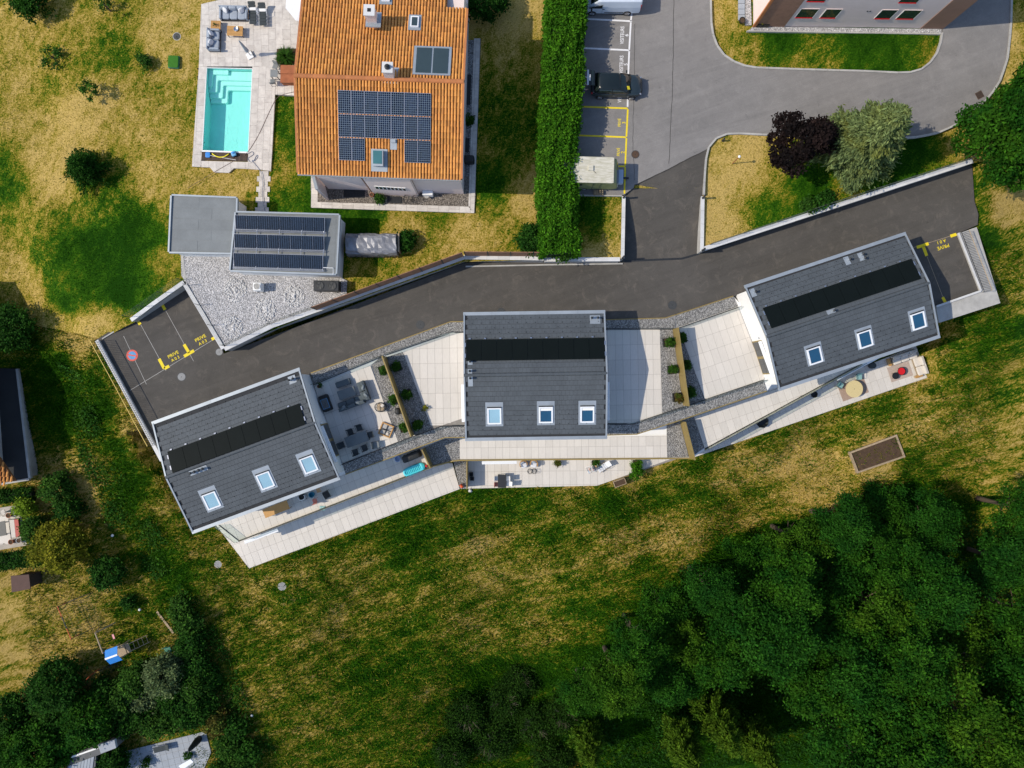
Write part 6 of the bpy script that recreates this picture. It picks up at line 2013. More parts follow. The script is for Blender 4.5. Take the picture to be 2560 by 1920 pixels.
# ---- conifers with ascending sprays
def conifer_mesh(name, mat, h, R, nb, droop, size, dens=26, seed=0, curl=.0):
    rg = np.random.default_rng(seed)
    C, cl, dr = [], [], []
    for k in range(nb):
        t = (k + .5) / nb
        z = h * (.12 + .88 * t)
        L = R * (1 - t) ** .75 * rg.uniform(.75, 1.12) + .12
        a = k * 2.399 + rg.uniform(-.3, .3)
        n = max(6, int(dens * L))
        s = np.linspace(.12, 1, n)
        bx, by = np.cos(a) * L * s, np.sin(a) * L * s
        bz = z + droop * L * s ** 1.6 + curl * L * s ** 3
        w = .10 + .20 * (1 - np.abs(s - .45)) * L * .45
        for q in range(5):
            off = rg.normal(size=(n, 3)) * np.array([1, 1, .35]) * w[:, None]
            C.append(np.stack([bx, by, bz], 1) + off)
            cl.append(np.full(n, np.clip(rg.uniform(.0, .7) + .3 * t, 0, 1)))
            dr.append(np.tile(np.array([np.cos(a), np.sin(a), droop * .7]), (n, 1)))
    C, cl, dr = np.concatenate(C), np.concatenate(cl), np.concatenate(dr)
    V, Fq, at = leaf_quads(C, cl, size, .3, .34, .35, dr)
    return fastmesh(name, V, Fq, mat, {'clump': at})
def conifer(label, base, h, R, mat, nb=90, droop=-.25, size=.17, seed=1, lean=(0, 0, 0), group=None, curl=0.0, dens=26, name='conifer_tree'):
    t = thing(name, label, 'tree', base, 0, group)
    MB().tube([(0, 0, -.4), (0, 0, h * .5), (0, 0, h * .97)], [.16, .10, .02], 8).build('trunk', M['bark'], t, local=True)
    o = link('crown', conifer_mesh('needles', M[mat], h, R, nb, droop, size, dens, seed, curl), t)
    o.rotation_euler = lean
    return t
def low_at(px, py, z):
    p = W(px, py, z)
    return Vector((p.x, p.y, lowz(p.x, p.y)))
for i, (px, py, h, R, w_) in enumerate([(1700, 1850, 9.5, 2.0, 'left of the tallest cypress in the wood'), (1790, 1800, 10.5, 2.1, 'tallest of the cypresses in the wood'), (1890, 1860, 9.5, 2.0, 'right of the tallest cypress in the wood'), (1470, 1860, 7.0, 1.6, 'standing alone west of the other cypresses')]):
    b_ = low_at(px, py, -7)
    conifer('yellow green cypress with feathery sprays, ' + w_, b_, h, R, 'leaf_cypress', 80, .35, .17, i + 3, group='cypresses in the wood', curl=.25)
b_ = G(2112, 385, True)
conifer('silver green spruce with drooping sprays beside the copper leaved tree', b_, 9.4, 3.3, 'leaf_silver', 150, -.18, .17, 21, curl=.12, dens=32, name='spruce_tree')
b_ = G(232, 432, True)
conifer('dark green spiky pine in the dry lawn west of the pool', b_, 2.9, 1.75, 'leaf_dark', 60, .12, .12, 5, name='pine_tree')
# ---- single trees and bushes
def bush(label, px, py, R, Hh, mat, up=False, n=None, size=.12, per=55, rc=.22, seed=0, cat='bush', name='garden_bush', trunk=True, zoff=0.0, group=None):
    g = G(px, py, up)
    p = W(px, py, g.z + Hh)
    g = Vector((p.x, p.y, (highz if up else lowz)(p.x, p.y) + zoff))
    t = thing(name, label, cat, g, 0, group)
    nn = n or int(26 * R * R + 18)
    me = crown_mesh('bush_crown', M[mat], R, Hh, nn, per, rc, size, low=-.6, hollow=.35, lump=.3)
    o = link('crown', me, t)
    o.location = (0, 0, Hh * 1.02)
    trunk_mb(Hh * 1.1, .05 + .03 * R, 5, R * .7, int(px)).build('stem', M['bark'], t, local=True)
    return t
me = lobed_mesh('maple_crown', M['leaf_maple'], 2.1, 2.1, 34, 260, .13, rl=.30, low=-.4, fuzz=.16)
b_ = G(1962, 392, True)
place_tree('copper_tree', 'dark copper leaved round tree on the dry lawn beside the spruce', 'tree', b_, 5.2, me, 2.3, 5, .15, .62)
for lab, px, py, R, Hh, z, mt in (('large deep green tree at the eastern picture side above the lane end', 2535, 345, 3.9, 3.8, 4.0, 'leaf_forest'), ('deep green tree crown at the bend of the access road', 2590, 245, 3.0, 3.0, 3.5, 'leaf_forest')):
    p = W(px, py, z)
    me = lobed_mesh('tree_crown', M[mt], R, Hh, 60, 420, .15, rl=.26, low=-.3, fuzz=.14)
    place_tree('broadleaf_tree', lab, 'tree', (p.x, p.y, lowz(p.x, p.y)), 6.5, me, R, 8, .22, .66)
bush('round dark green bush beside the neighbour flat roof', 28, 826, 2.0, 1.5, 'leaf_dark', False, 110, .11, 60, .25)
bush('dark tree crown at the top of the dry lawn', 72, -4, 1.6, 1.2, 'leaf_dark', True)
bush('thin sapling with sparse leaves near the top of the dry lawn', 262, 14, .6, .9, 'leaf_bush', True, 12, .09, 25, .15)
bush('sparse shrub lying low in the dry lawn', 128, 140, .85, .5, 'leaf_bush', True, 14, .11, 25, .2)
bush('small round green tree in the middle of the dry lawn', 226, 226, .65, .9, 'leaf_bush', True, 16, .09, 36, .13)
bush('small low green bush near the green lidded box', 361, 156, .6, .4, 'leaf_bush', True, 20, .09, 40, .14)
bush('dark bush at the hedge end above the brown fence', 1330, 598, 1.15, 1.1, 'leaf_dark', True, 60, .11, 55, .2)
bush('yellow green bush at the southern hedge end', 1412, 612, 1.15, 1.1, 'leaf_bush', True, 60, .11, 55, .2)
bush('small bright bush in the shade east of the pink house', 1169, 301, .45, .35, 'leaf_bush', True, 18, .08, 40, .1)
bush('dark bush in the shade at the top beside the tiled house', 1215, 5, 1.5, 1.3, 'leaf_dark', True, 60)
bush('dense dark bush at the tarpaulin end', 1014, 603, .55, .5, 'leaf_dark', True, 30)
bush('dark green shrub in the lawn below the silver spruce', 2060, 497, .55, .35, 'leaf_dark', True, 20)
bush('small green shrub in the lawn above the retaining wall', 2020, 515, .4, .3, 'leaf_bush', True, 14)
bush('yellow green round tree beside the neighbour gardens', 152, 1368, 2.15, 1.9, 'leaf_yellow', False, 120, .12, 60, .27, name='yellow_tree', cat='tree')
bush('green bush north of the yellow green tree', 146, 1222, 1.25, 1.1, 'leaf_bush', False)
bush('dark bush between the green bush and the yellow green tree', 172, 1275, 1.15, 1.0, 'leaf_dark', False)
bush('lime green small bush at the stone terrace corner', 66, 1272, .75, .8, 'leaf_lime', False, 36, .09)
bush('clipped dark green bush beside the red cushioned bench', 86, 1325, 1.15, 1.0, 'leaf_bush', False, 80, .09, 60, .18)
bush('dark green bush south east of the yellow green tree', 266, 1430, 1.4, 1.1, 'leaf_dark', False)
bush('little dark shrub on the play lawn', 322, 1502, .55, .35, 'leaf_dark', False, 18)
SW = [(415, 1690, 1.75, 1.6, 'leaf_greygreen', 'grey green willow leaved tree beside the green plastic chair'), (362, 1748, 1.1, 1.0, 'leaf_greygreen', 'smaller grey green bush south of the willow leaved tree'),
      (148, 1712, 2.3, 2.0, 'leaf_dark', 'large dark tree beside the far goal'), (225, 1790, 2.2, 1.9, 'leaf_forest', 'dark tree above the southern house edge'), (88, 1880, 2.9, 2.4, 'leaf_forest', 'broad dark tree in the south western picture corner'),
      (20, 1790, 1.9, 1.6, 'leaf_dark', 'dark tree at the western picture side above the corner tree'), (305, 1745, 1.5, 1.2, 'leaf_bush', 'green bush west of the grey green bushes'), (385, 1808, 1.25, 1.0, 'leaf_bush', 'yellowish green bush north of the slab patio'),
      (300, 1805, 1.4, 1.1, 'leaf_dark', 'dark bush between the trees above the slab patio'), (478, 1775, 1.5, 1.3, 'leaf_dark', 'dark bush east of the willow leaved tree'), (490, 1715, 1.2, 1.1, 'leaf_bush', 'green bush at the meadow edge beside the willow leaved tree'),
      (470, 1560, 1.0, .8, 'leaf_bush', 'green hedge shrub beside the lying plank, northern one'), (478, 1612, 1.15, 1.0, 'leaf_dark', 'dark hedge shrub east of the green plastic chair'), (495, 1660, 1.1, 1.0, 'leaf_dark', 'dark hedge shrub southmost of the boundary row'),
      (545, 1800, 1.0, .8, 'leaf_red', 'reddish brown shrub at the meadow edge'), (572, 1858, 1.0, .8, 'leaf_bush', 'green shrub east of the slab patio'), (600, 1915, 1.1, .8, 'leaf_bush', 'green shrub at the lower picture edge east of the slab patio'),
      (280, 1905, 1.2, 1.2, 'leaf_dark', 'dark bush against the southern house edge'), (560, 1930, 1.2, 1.0, 'leaf_dark', 'dark shrub at the lower picture edge beside the patio')]
SW += [(340, 1700, 1.3, 1.1, 'leaf_bush', 'green bush between the far goal and the willow leaved tree'), (440, 1745, 1.3, 1.1, 'leaf_dark', 'dark bush directly south of the willow leaved tree'), (255, 1735, 1.3, 1.1, 'leaf_dark', 'dark low bush south of the far goal'), (345, 1785, 1.2, 1.0, 'leaf_dark', 'dark bush behind the yellowish green bush'), (430, 1800, 1.2, .9, 'leaf_bush', 'green low bush north east of the slab patio'),
       (515, 1760, 1.1, .9, 'leaf_dark', 'dark shrub on the boundary above the reddish shrub'), (470, 1690, 1.1, 1.0, 'leaf_dark', 'dark bush squeezed between willow leaved tree and boundary'), (160, 1800, 1.8, 1.5, 'leaf_dark', 'dark tree between the corner tree and the far goal tree'), (180, 1850, 1.8, 1.6, 'leaf_forest', 'green tree above the white gutter'),
       (30, 1870, 2.0, 1.8, 'leaf_dark', 'dark tree at the western picture side beside the corner tree'), (520, 1690, .9, .7, 'leaf_dark', 'small dark shrub outermost on the meadow boundary'), (585, 1820, 1.0, .7, 'leaf_dark', 'small dark shrub east of the reddish shrub'), (620, 1880, 1.0, .7, 'leaf_dark', 'dark shrub on the boundary line near the lower edge'), (450, 1520, .8, .6, 'leaf_bush', 'small green shrub north of the lying plank'), (125, 1775, 1.4, 1.2, 'leaf_bush', 'green bush west of the dark tree group')]
for px, py, R, Hh, mt, lab in SW: bush(lab, px, py, R, Hh, mt, False, None, .13, 60, .26)
bush('small potted bush on the slab patio beside the rail', 470, 1890, .35, .3, 'leaf_dark', False, 10, .08, 30, .1)
bush('dark bush on the slab patio shadow side', 368, 1908, .45, .4, 'leaf_dark', False, 14, .08, 30, .12)
# hedges: foliage over a box
def hedge(label, pxs, w, h, zbase, mat, dens, size, name='hedge', rough=.16):
    P = [W(a, b, zbase + h * .8) for a, b in pxs]
    t = thing(name, label, 'hedge', (P[0].x, P[0].y, zbase))
    C, cl = [], []
    for a, b in zip(P, P[1:]):
        d = (b - a).xy
        L = d.length
        d = d.normalized()
        q = Vector((-d.y, d.x))
        n = int(L * (w + 2 * h) * dens)
        s = RNG.uniform(-.02, 1.02, n) * L
        perim = RNG.uniform(0, w + 2 * h, n)
        y = np.where(perim < h, -w / 2, np.where(perim < h + w, perim - h - w / 2, w / 2))
        z = np.where(perim < h, perim, np.where(perim < h + w, h, perim - h - w))
        big = .06 * np.sin(s * 1.7 + y * 2) + .05 * np.sin(s * 4.1 + 1.3) + .06 * np.sin(y * 5 + s * .9)
        zz = z + (z / h) * (big + RNG.normal(size=n) * rough) - np.where(np.abs(np.abs(y) - w / 2) < .4, .22 * (z / h), 0)
        yy = y + np.sign(y) * (np.abs(y) > w / 2 - .05) * (big * .9 + RNG.normal(size=n) * rough)
        C.append(np.stack([a.x + d.x * s + q.x * yy, a.y + d.y * s + q.y * yy, zbase + np.maximum(zz, .05)], 1))
        cl.append(np.clip(.5 + 2.2 * big + RNG.normal(size=n) * .25, 0, 1))
    C, cl = np.concatenate(C), np.concatenate(cl)
    V, Fq, at = leaf_quads(C, cl, size, .35, .5)
    V = V - np.array(t.location)
    link('foliage', fastmesh('foliage', V, Fq, M[mat], {'clump': at}), t)
    core = MB()
    for a, b in zip(P, P[1:]): strip([a.xy, b.xy], w - .5, zbase, zbase + h - .35, core)
    core.build('branches', M['hedge_core'], t)
M['hedge_core'] = pm('hedge_core', (.008, .016, .004), .95)
hedge('long tall bright green clipped hedge between the garden and the parking bays', [(1418, -40), (1406, 200), (1393, 400), (1398, 632)], 2.75, 2.7, UP, 'leaf_hedge', 330, .115)
g = G(50, 1400)
hedge('low dark clipped hedge below the stone terrace', [(-40, 1412), (105, 1392)], 1.1, 1.2, g.z, 'leaf_dark', 260, .10)
g = G(40, 1245)
hedge('dark hedge along the neighbour lawn north of the stone terrace', [(-40, 1245), (75, 1235)], .9, .9, g.z, 'leaf_dark', 240, .10)
# ---- planters and grasses on the terraces
def planter(label, px, py, z, s, mat, R, ang, box='black', group='square planters with shrubs on the terraces', red=True):
    p = W(px, py, z + .3)
    t = thing('planter', label, 'planter', (p.x, p.y, z), math.radians(ang), group)
    m = MB()
    for dx, dy, sx_, sy_ in ((-s / 2, 0, .04, s), (s / 2, 0, .04, s), (0, -s / 2, s, .04), (0, s / 2, s, .04)): m.box((dx, dy, .2), (sx_, sy_, .4))
    m.build('box', M[box], t, local=True)
    MB().box((0, 0, .17), (s - .05, s - .05, .32)).build('soil', M['soil'], t, local=True)
    me = crown_mesh('shrub', M[mat], R, .32, 22, 40, .09, .06, low=-.2, hollow=.2, lump=.5)
    o = link('shrub', me, t)
    o.location = (RNG.uniform(-.1, .1), RNG.uniform(-.1, .1), .5)
PLN = [(958, 925, 'on the furnished terrace side of the first divider, northern', 'leaf_bush', 20), (986, 999, 'on the furnished terrace side of the first divider, middle', 'leaf_bush', 20), (1010, 1069, 'on the furnished terrace side of the first divider, southern', 'leaf_bush', 20),
       (992, 917, 'on the empty terrace side of the first divider, northern', 'leaf_bush', 20), (1018, 985, 'on the empty terrace side of the first divider, middle', 'leaf_bush', 20), (1043, 1062, 'on the empty terrace side of the first divider, southern', 'leaf_bush', 20),
       (1669, 856, 'west of the golden divider, northern', 'leaf_bush', 6), (1681, 924, 'west of the golden divider, middle', 'leaf_bush', 6), (1694, 993, 'west of the golden divider, southern with reddish leaves', 'leaf_red', 6),
       (1705, 846, 'east of the golden divider, northern', 'leaf_bush', 8), (1713, 912, 'east of the golden divider, middle', 'leaf_bush', 8), (1726, 980, 'east of the golden divider, southern', 'leaf_bush', 8)]
for px, py, w_, mt, an in PLN: planter('black shrub planter ' + w_, px, py, .04, .72, mt, .40, an)
bush('little plant with yellow leaves at the edge of the empty terrace', 1062, 1020, .22, .2, 'leaf_yellow', False, 6, .07, 20, .06, zoff=7.0)
o_ = bpy.data.objects
for o in [q for q in o_ if q.get('label', '').startswith('little plant with yellow')]:
    p = W(1062, 1020, .3); o.location = (p.x, p.y, .05)
# fountain grass by the roof
t = thing('ornamental_grass', 'arching green yucca clump in the bed beside the orange roof', 'plant', W(714, 141, UP))
p = W(713, 141, UP + .5)
V, c_ = [], []
for k in range(420):
    a, e = random.uniform(0, 6.283), random.uniform(.25, 1.55)
    L = random.uniform(.55, 1.05)
    o0 = Vector((p.x + math.cos(a) * .1, p.y + math.sin(a) * .1, UP + .1))
    d = Vector((math.cos(a) * math.cos(e), math.sin(a) * math.cos(e), math.sin(e)))
    s = Vector((-math.sin(a), math.cos(a), 0)) * .022
    m1 = o0 + d * L * .6
    tip = o0 + d * L + Vector((math.cos(a) * .15, math.sin(a) * .15, -.25 * L))
    V += [o0 - s, o0 + s, m1 + s * 1.2, m1 - s * 1.2, m1 - s * 1.2, m1 + s * 1.2, tip + s * .1, tip - s * .1]
    c_ += [k / 420] * 8
V = np.array([tuple(v) for v in V]) - np.array(t.location)
link('leaves', fastmesh('leaves', V, np.arange(len(V)).reshape(-1, 4), M['leaf_bush'], {'clump': c_}), t)
bed = MB().prism(WL([(692, 122), (746, 122), (744, 161), (691, 161)], UP + .14), UP - .1, UP + .14).build('planting_bed', M['soil'])
tag(bed, 'dark soil bed with pebbles beside the orange roof', 'plant bed')
# ---- scrub of bare twigs at the lower picture edge
def scrub(label, px, py, R, h, seed):
    g = low_at(px, py, -9)
    rg = random.Random(seed)
    t = thing('bare_shrub', label, 'shrub', g, 0, 'twiggy shrubs at the lower meadow edge')
    m = MB()
    for k in range(16):
        a = rg.uniform(0, 6.283)
        L = R * rg.uniform(.4, 1)
        z = h * rg.uniform(.4, 1)
        b0, b1 = Vector((math.cos(a) * L * .5, math.sin(a) * L * .5, z * .7)), Vector((math.cos(a) * L, math.sin(a) * L, z))
        m.tube([(0, 0, 0), b0, b1], [.035, .02, .006], 4)
        for q in range(3):
            a2 = a + rg.uniform(-1, 1)
            m.tube([b0, b0 + Vector((math.cos(a2) * .6, math.sin(a2) * .6, .4))], [.014, .004], 3)
    m.build('twigs', M['twig'], t, local=True)
    me = crown_mesh('shrub_leaves', M['leaf_shade'], R * 1.15, h * .42, 130, 42, .3, .10, low=-.4, hollow=.2, lump=.6)
    link('foliage', me, t).location = (0, 0, h * .35)
for i, (px, py, R, h, lab) in enumerate([(1165, 1800, 1.7, 2.4, 'twiggy dark shrub, western one of the bare shrubs'), (1265, 1770, 1.6, 2.6, 'twiggy dark shrub, northern one of the bare shrubs'), (1340, 1830, 1.7, 2.4, 'twiggy dark shrub next to the lone cypress'),
                                       (1230, 1870, 1.8, 2.4, 'twiggy dark shrub between the bare shrubs at the bottom edge'), (1120, 1885, 1.5, 2.0, 'twiggy dark shrub lowest and most western'), (1300, 1720, 1.4, 1.8, 'twiggy dark shrub northmost at the meadow edge'), (1410, 1800, 1.5, 2.0, 'twiggy dark shrub between the lone cypress and the wood'), (1380, 1920, 1.7, 2.2, 'twiggy dark shrub at the bottom edge below the lone cypress')]):
    scrub(lab, px, py, R, h, i)
# ---- dark leaves added to blacken the shaded floor of the wood
UG = [(p.x, p.y) for p in WL([(1420, 1760), (1560, 1600), (1700, 1500), (2000, 1330), (2250, 1270), (2600, 1290), (2650, 1960), (1330, 1960)], -9)]
X_, Y_ = RNG.uniform(2, 52, 60000), RNG.uniform(-42, -8, 60000)
k_ = inpoly(X_, Y_, UG) & (np.sin(X_ * .9) + np.sin(Y_ * 1.1 + X_ * .4) + RNG.normal(size=60000) * .5 > -.8)
X_, Y_ = X_[k_], Y_[k_]
C_ = np.stack([X_, Y_, low(X_, Y_) + RNG.uniform(.02, .7, len(X_)) * (.6 + .4 * np.sin(X_ * 1.3) * np.cos(Y_ * 1.7))], 1)
V, Fq, at_ = leaf_quads(C_, np.clip(RNG.normal(size=len(X_)) * .2 + .3, 0, 1), .13)
tag(link('shade_leaves', fastmesh('shade_leaves', V, Fq, M['leaf_dark'], {'clump': at_})), 'added dark leaves standing in for shade on the floor of the wood', 'shade_leaves', kind='stuff')
# ---- tall weeds and brambles on the western bank
WB = [WL(q, -3.5) for q in ([(165, 905), (225, 930), (262, 1060), (320, 1230), (430, 1420), (360, 1470), (250, 1330), (200, 1150)], [(420, 1470), (470, 1520), (560, 1720), (660, 1930), (560, 1930), (480, 1700), (400, 1560)])]
Cs, cs = [], []
for q in WB:
    q = [(p.x, p.y) for p in q]
    X_, Y_ = RNG.uniform(-42, -18, 90000), RNG.uniform(-36, 4, 90000)
    den = np.sin(X_ * 1.1 + 1.5 * np.sin(Y_ * .7)) + np.sin(Y_ * 1.4 + X_ * .5) + RNG.normal(size=90000) * .7
    k_ = inpoly(X_, Y_, q) & (den > .0)
    X_, Y_, den = X_[k_], Y_[k_], den[k_]
    Cs.append(np.stack([X_, Y_, low(X_, Y_) + RNG.uniform(.03, .38, len(X_)) * np.clip(den, .2, 1.4)], 1))
    cs.append(np.clip(.35 + .25 * np.sin(X_ * 2.1 + Y_) + RNG.normal(size=len(X_)) * .2, 0, 1))
V, Fq, at_ = leaf_quads(np.concatenate(Cs), np.concatenate(cs), .11)
tag(link('bank_weeds', fastmesh('bank_weeds', V, Fq, M['leaf_weed'], {'clump': at_})), 'dense green weeds and brambles on the western bank', 'weeds', kind='stuff')
# ---- grass: blades over the meadow and the lawns
def blades(name, label, n, box, fn, mask, h0, h1, w0, tilt, lush):
    x0, x1, y0, y1 = box
    X_, Y_ = RNG.uniform(x0, x1, n), RNG.uniform(y0, y1, n)
    k = mask(X_, Y_)
    X_, Y_ = X_[k], Y_[k]
    Z_ = fn(X_, Y_)
    n = len(X_)
    d = dryness(X_, Y_)
    pn = .5 + .25 * np.sin(X_ * 1.9 + 2 * np.sin(Y_ * 1.3)) + .25 * np.sin(Y_ * 2.7 + 1.7 * np.sin(X_ * 1.1 + .7))
    dd = np.clip(d * .85 + .02 + ((pn - .5) * .5 + RNG.normal(size=n) * .22) * np.clip(.3 + 1.5 * d, 0, 1), 0, 1)
    hgt = RNG.uniform(h0, h1, n) * (1.25 - .7 * dd)
    a = RNG.uniform(0, 6.283, n)
    tl = RNG.uniform(.2, tilt, n)
    w = RNG.uniform(.6, 1.3, n) * w0
    ax, ay = np.cos(a), np.sin(a)
    b0 = np.stack([X_ - ay * w, Y_ + ax * w, Z_ - .02], 1)
    b1 = np.stack([X_ + ay * w, Y_ - ax * w, Z_ - .02], 1)
    tp = np.stack([X_ + ax * hgt * tl, Y_ + ay * hgt * tl, Z_ + hgt], 1)
    V = np.stack([b0, b1, tp], 1).reshape(-1, 3)
    o = link(name, fastmesh(name, V, np.arange(3 * n).reshape(n, 3), M['blade'], {'dry': np.repeat(dd, 3)}, 3))
    tag(o, label, 'grass', kind='stuff')
UPN = [(p.x, p.y) for p in UPPER]
def m_low(x, y): return ~inpoly(x, y, UPN) & ~inpoly(x, y, [(p.x, p.y) for p in LANE]) & ~inpoly(x, y, PATIOS) & ~inpoly(x, y, [(p.x, p.y) for p in BUILT]) & ~np.any([np.hypot(x - f[0], y - f[1]) < f[2] * .75 for f in FLATS], axis=0)
PATIOS = [(p.x, p.y) for p in WL([(525, 1297), (622, 1424), (1150, 1226), (1168, 1226), (1500, 1216), (1735, 1148), (2322, 947), (2294, 860), (1700, 1000), (700, 1200)], L3)]
blades('meadow_grass', 'rough green and straw coloured grass blades of the meadow', 330000, (-46, 46, -40, 12), low, m_low, .10, .34, .045, 1.5, 0)
hard = [[(p.x, p.y) for p in WL(q, UP)] for q in (court_pts, [(478, 0), (745, -10), (740, 240), (690, 240), (678, 430), (478, 430)], [(700, 0), (1200, 0), (1190, 535), (775, 520)], [(420, 485), (850, 530), (870, 745), (560, 875), (425, 650)], [(1880, 0), (2360, 0), (2356, 84), (1870, 78)], [(1365, 0), (1450, 0), (1450, 640), (1350, 640)])]
def m_up(x, y):
    k = inpoly(x, y, UPN)
    for q in hard: k &= ~inpoly(x, y, q)
    return k
blades('lawn_grass', 'short grass blades of the upper lawns', 150000, (-46, 46, 2, 36), high, m_up, .04, .12, .03, 1.2, 0)
# ================================================================ FURNITURE AND SMALL THINGS
def at(px, py, z, h=0.0):
    """xy of a thing whose part at height z + h is seen at px, py; standing on z"""
    p = W(px, py, z + h)
    return (p.x, p.y, z)
def sofa(label, px, py, z, w, d, ang, n, fabric, frame, arms=True, pillows=2, h=.42, cat='sofa', pal=None, name='garden_sofa'):
    """seats face local -y"""
    t = thing(name, label, cat, at(px, py, z, h), math.radians(ang))
    MB().box((0, 0, .18), (w, d, .10)).build('frame', M[frame], t, local=True, bevel=.01)
    for sx_ in (-1, 1):
        for sy_ in (-1, 1): MB().box((sx_ * (w / 2 - .05), sy_ * (d / 2 - .05), .065), (.06, .06, .13)).build('leg', M[frame], t, local=True)
    aw = .16 if arms else 0
    sw = (w - 2 * aw) / n
    for k in range(n):
        x = -w / 2 + aw + sw * (k + .5)
        MB().puff((x, -.08, .34), (sw - .02, d - .22, .22), e=7).build('seat_cushion', M[fabric], t, local=True, smooth=True)
        MB().puff((x, d / 2 - .20, .58), (sw - .03, .24, .40), rx=-.18, e=6).build('back_cushion', M[fabric], t, local=True, smooth=True)
    MB().box((0, d / 2 - .05, .45), (w, .10, .58)).build('backrest', M[fabric], t, local=True, bevel=.03)
    if arms:
        for s in (-1, 1): MB().box((s * (w / 2 - aw / 2), 0, .38), (aw, d, .42)).build('armrest', M[fabric], t, local=True, bevel=.04)
    for k in range(pillows):
        x = (-1) ** k * (w / 2 - .45 - .1 * k)
        MB().puff((x, .12, .66), (.46, .16, .44), rx=-.5, rz=.5 * (-1) ** k, e=3).build('pillow', M[pal or 'pale_cushion'], t, local=True, smooth=True)
    return t
def table(label, px, py, z, w, d, h, ang, top, leg, slats=0, cat='table', name='garden_table', th=.04):
    t = thing(name, label, cat, at(px, py, z, h), math.radians(ang))
    if slats:
        for k in range(slats):
            MB().box((0, -d / 2 + d * (k + .5) / slats, h - th / 2), (w, d / slats - .008, th)).build('slat', M[top], t, local=True)
    else:
        MB().box((0, 0, h - th / 2), (w, d, th)).build('tabletop', M[top], t, local=True, bevel=.008)
    for sx_ in (-1, 1):
        MB().box((sx_ * (w / 2 - .06), 0, h - th - .03), (.04, d - .1, .05)).build('apron', M[leg], t, local=True)
        for sy_ in (-1, 1): MB().box((sx_ * (w / 2 - .06), sy_ * (d / 2 - .06), (h - th) / 2), (.05, .05, h - th)).build('leg', M[leg], t, local=True)
    return t
def chair(label, px, py, z, ang, seat, frame, arms=True, s=.5, cat='chair', group=None, name='garden_chair'):
    """faces local -y"""
    t = thing(name, label, cat, at(px, py, z, .45), math.radians(ang), group)
    MB().puff((0, 0, .44), (s, s, .06), e=7).build('seat', M[seat], t, local=True, smooth=True)
    MB().box((0, s / 2 + .02, .68), (s, .035, .44), rx=-.16).build('backrest', M[seat], t, local=True, bevel=.012)
    for a in (-1, 1):
        MB().tube([(a * s * .5, -s * .45, 0), (a * s * .5, -s * .42, .44)], .016, 6).build('leg', M[frame], t, local=True)
        MB().tube([(a * s * .5, s * .5, 0), (a * s * .5, s * .45, .46), (a * s * .5, s * .6, .9)], .016, 6).build('leg', M[frame], t, local=True)
        if arms: MB().tube([(a * s * .55, -s * .45, .44), (a * s * .55, -s * .42, .64), (a * s * .55, s * .55, .66)], .018, 6).build('armrest', M[frame], t, local=True)
    return t
# ---- by the pool
ZT2 = ZT + .002
sofa('grey three seat garden sofa with scatter pillows at the pool terrace top', 584, 33, ZT2, 2.35, 1.02, -1, 3, 'grey_fabric', 'dark_metal', True, 2)
sofa('grey two seat garden sofa along the terrace side, back to the lawn', 534, 99, ZT2, 1.75, .98, 88, 2, 'grey_fabric', 'dark_metal', True, 2)
table('square teak side table in the corner between the two grey sofas', 539, 63, ZT2, .82, .78, .42, -2, 'wood', 'dark_metal', 9, th=.035)
t = table('rectangular teak coffee table with a silver bowl on the pool terrace', 587, 77, ZT2, 1.32, .82, .42, -2, 'wood', 'dark_metal', 9, th=.035)
b_ = at(590.5, 73.5, ZT2 + .42)
t = thing('silver_bowl', 'round silver bowl standing on the teak coffee table', 'bowl', b_)
MB().lathe((0, 0, 0), [(.06, 0), (.16, .03), (.2, .09), (.185, .09), (.14, .04)], 20).build('bowl', M['chrome'], t, local=True, smooth=True)
b_ = at(538, 62, ZT2 + .42)
t = thing('potted_herb', 'tiny potted plant on the square teak side table', 'plant', b_)
MB().lathe((0, 0, 0), [(.05, 0), (.07, .1), (.06, .1)], 12).build('pot', M['bark'], t, local=True)
link('leaves', crown_mesh('leaves', M['leaf_bush'], .12, .1, 6, 14, .04, .03), t).location = (0, 0, .16)
t = thing('side_tray', 'teak tray shelf between the grey sofa and the loungers', 'tray', at(619, 36, ZT2, .35))
for k in range(3): MB().box((-.06 + k * .06, 0, .36), (.055, .72, .03)).build('slat', M['wood'], t, local=True)
for s in (-1, 1): MB().box((0, s * .3, .17), (.16, .05, .34)).build('leg', M['dark_metal'], t, local=True)
def lounger(label, px, py, z, ang, fabric, frame, towel=None, L=1.85, w=.62, up=.45, name='sun_lounger', cushion=False):
    """head towards local +y"""
    t = thing(name, label, 'lounger', at(px, py, z, .32), math.radians(ang))
    for a in (-1, 1):
        MB().tube([(a * w / 2, -L * .5, .30), (a * w / 2, L * .12, .30)], .02, 6).build('side_rail', M[frame], t, local=True)
        for y in (-L * .42, L * .08): MB().tube([(a * w / 2, y, .30), (a * w / 2, y + .08, 0)], .018, 6).build('leg', M[frame], t, local=True)
        MB().tube([(a * (w / 2 + .04), -.1, .30), (a * (w / 2 + .04), 0, .52), (a * (w / 2 + .04), L * .2, .54)], .018, 6).build('armrest', M[frame], t, local=True)
    n = 4
    for k in range(n):
        MB().puff((0, -L * .5 + L * .62 * (k + .5) / n, .335), (w - .03, L * .62 / n - .01, .07), e=6).build('pad', M[fabric], t, local=True, smooth=True)
    for k in range(3):
        f = (k + .5) / 3
        MB().puff((0, L * .12 + L * .36 * f * math.cos(up), .36 + L * .40 * f * math.sin(up)), (w - .03, L * .125, .07), rx=up, e=6).build('back_pad', M[towel] if (towel and k == 0) else M[fabric], t, local=True, smooth=True)
    return t
lounger('black cushioned lounger with a white head towel beside the grey sofa', 632, 33, ZT2, 1, 'dark_fabric', 'white_metal', 'white_plastic', 1.85, .66)
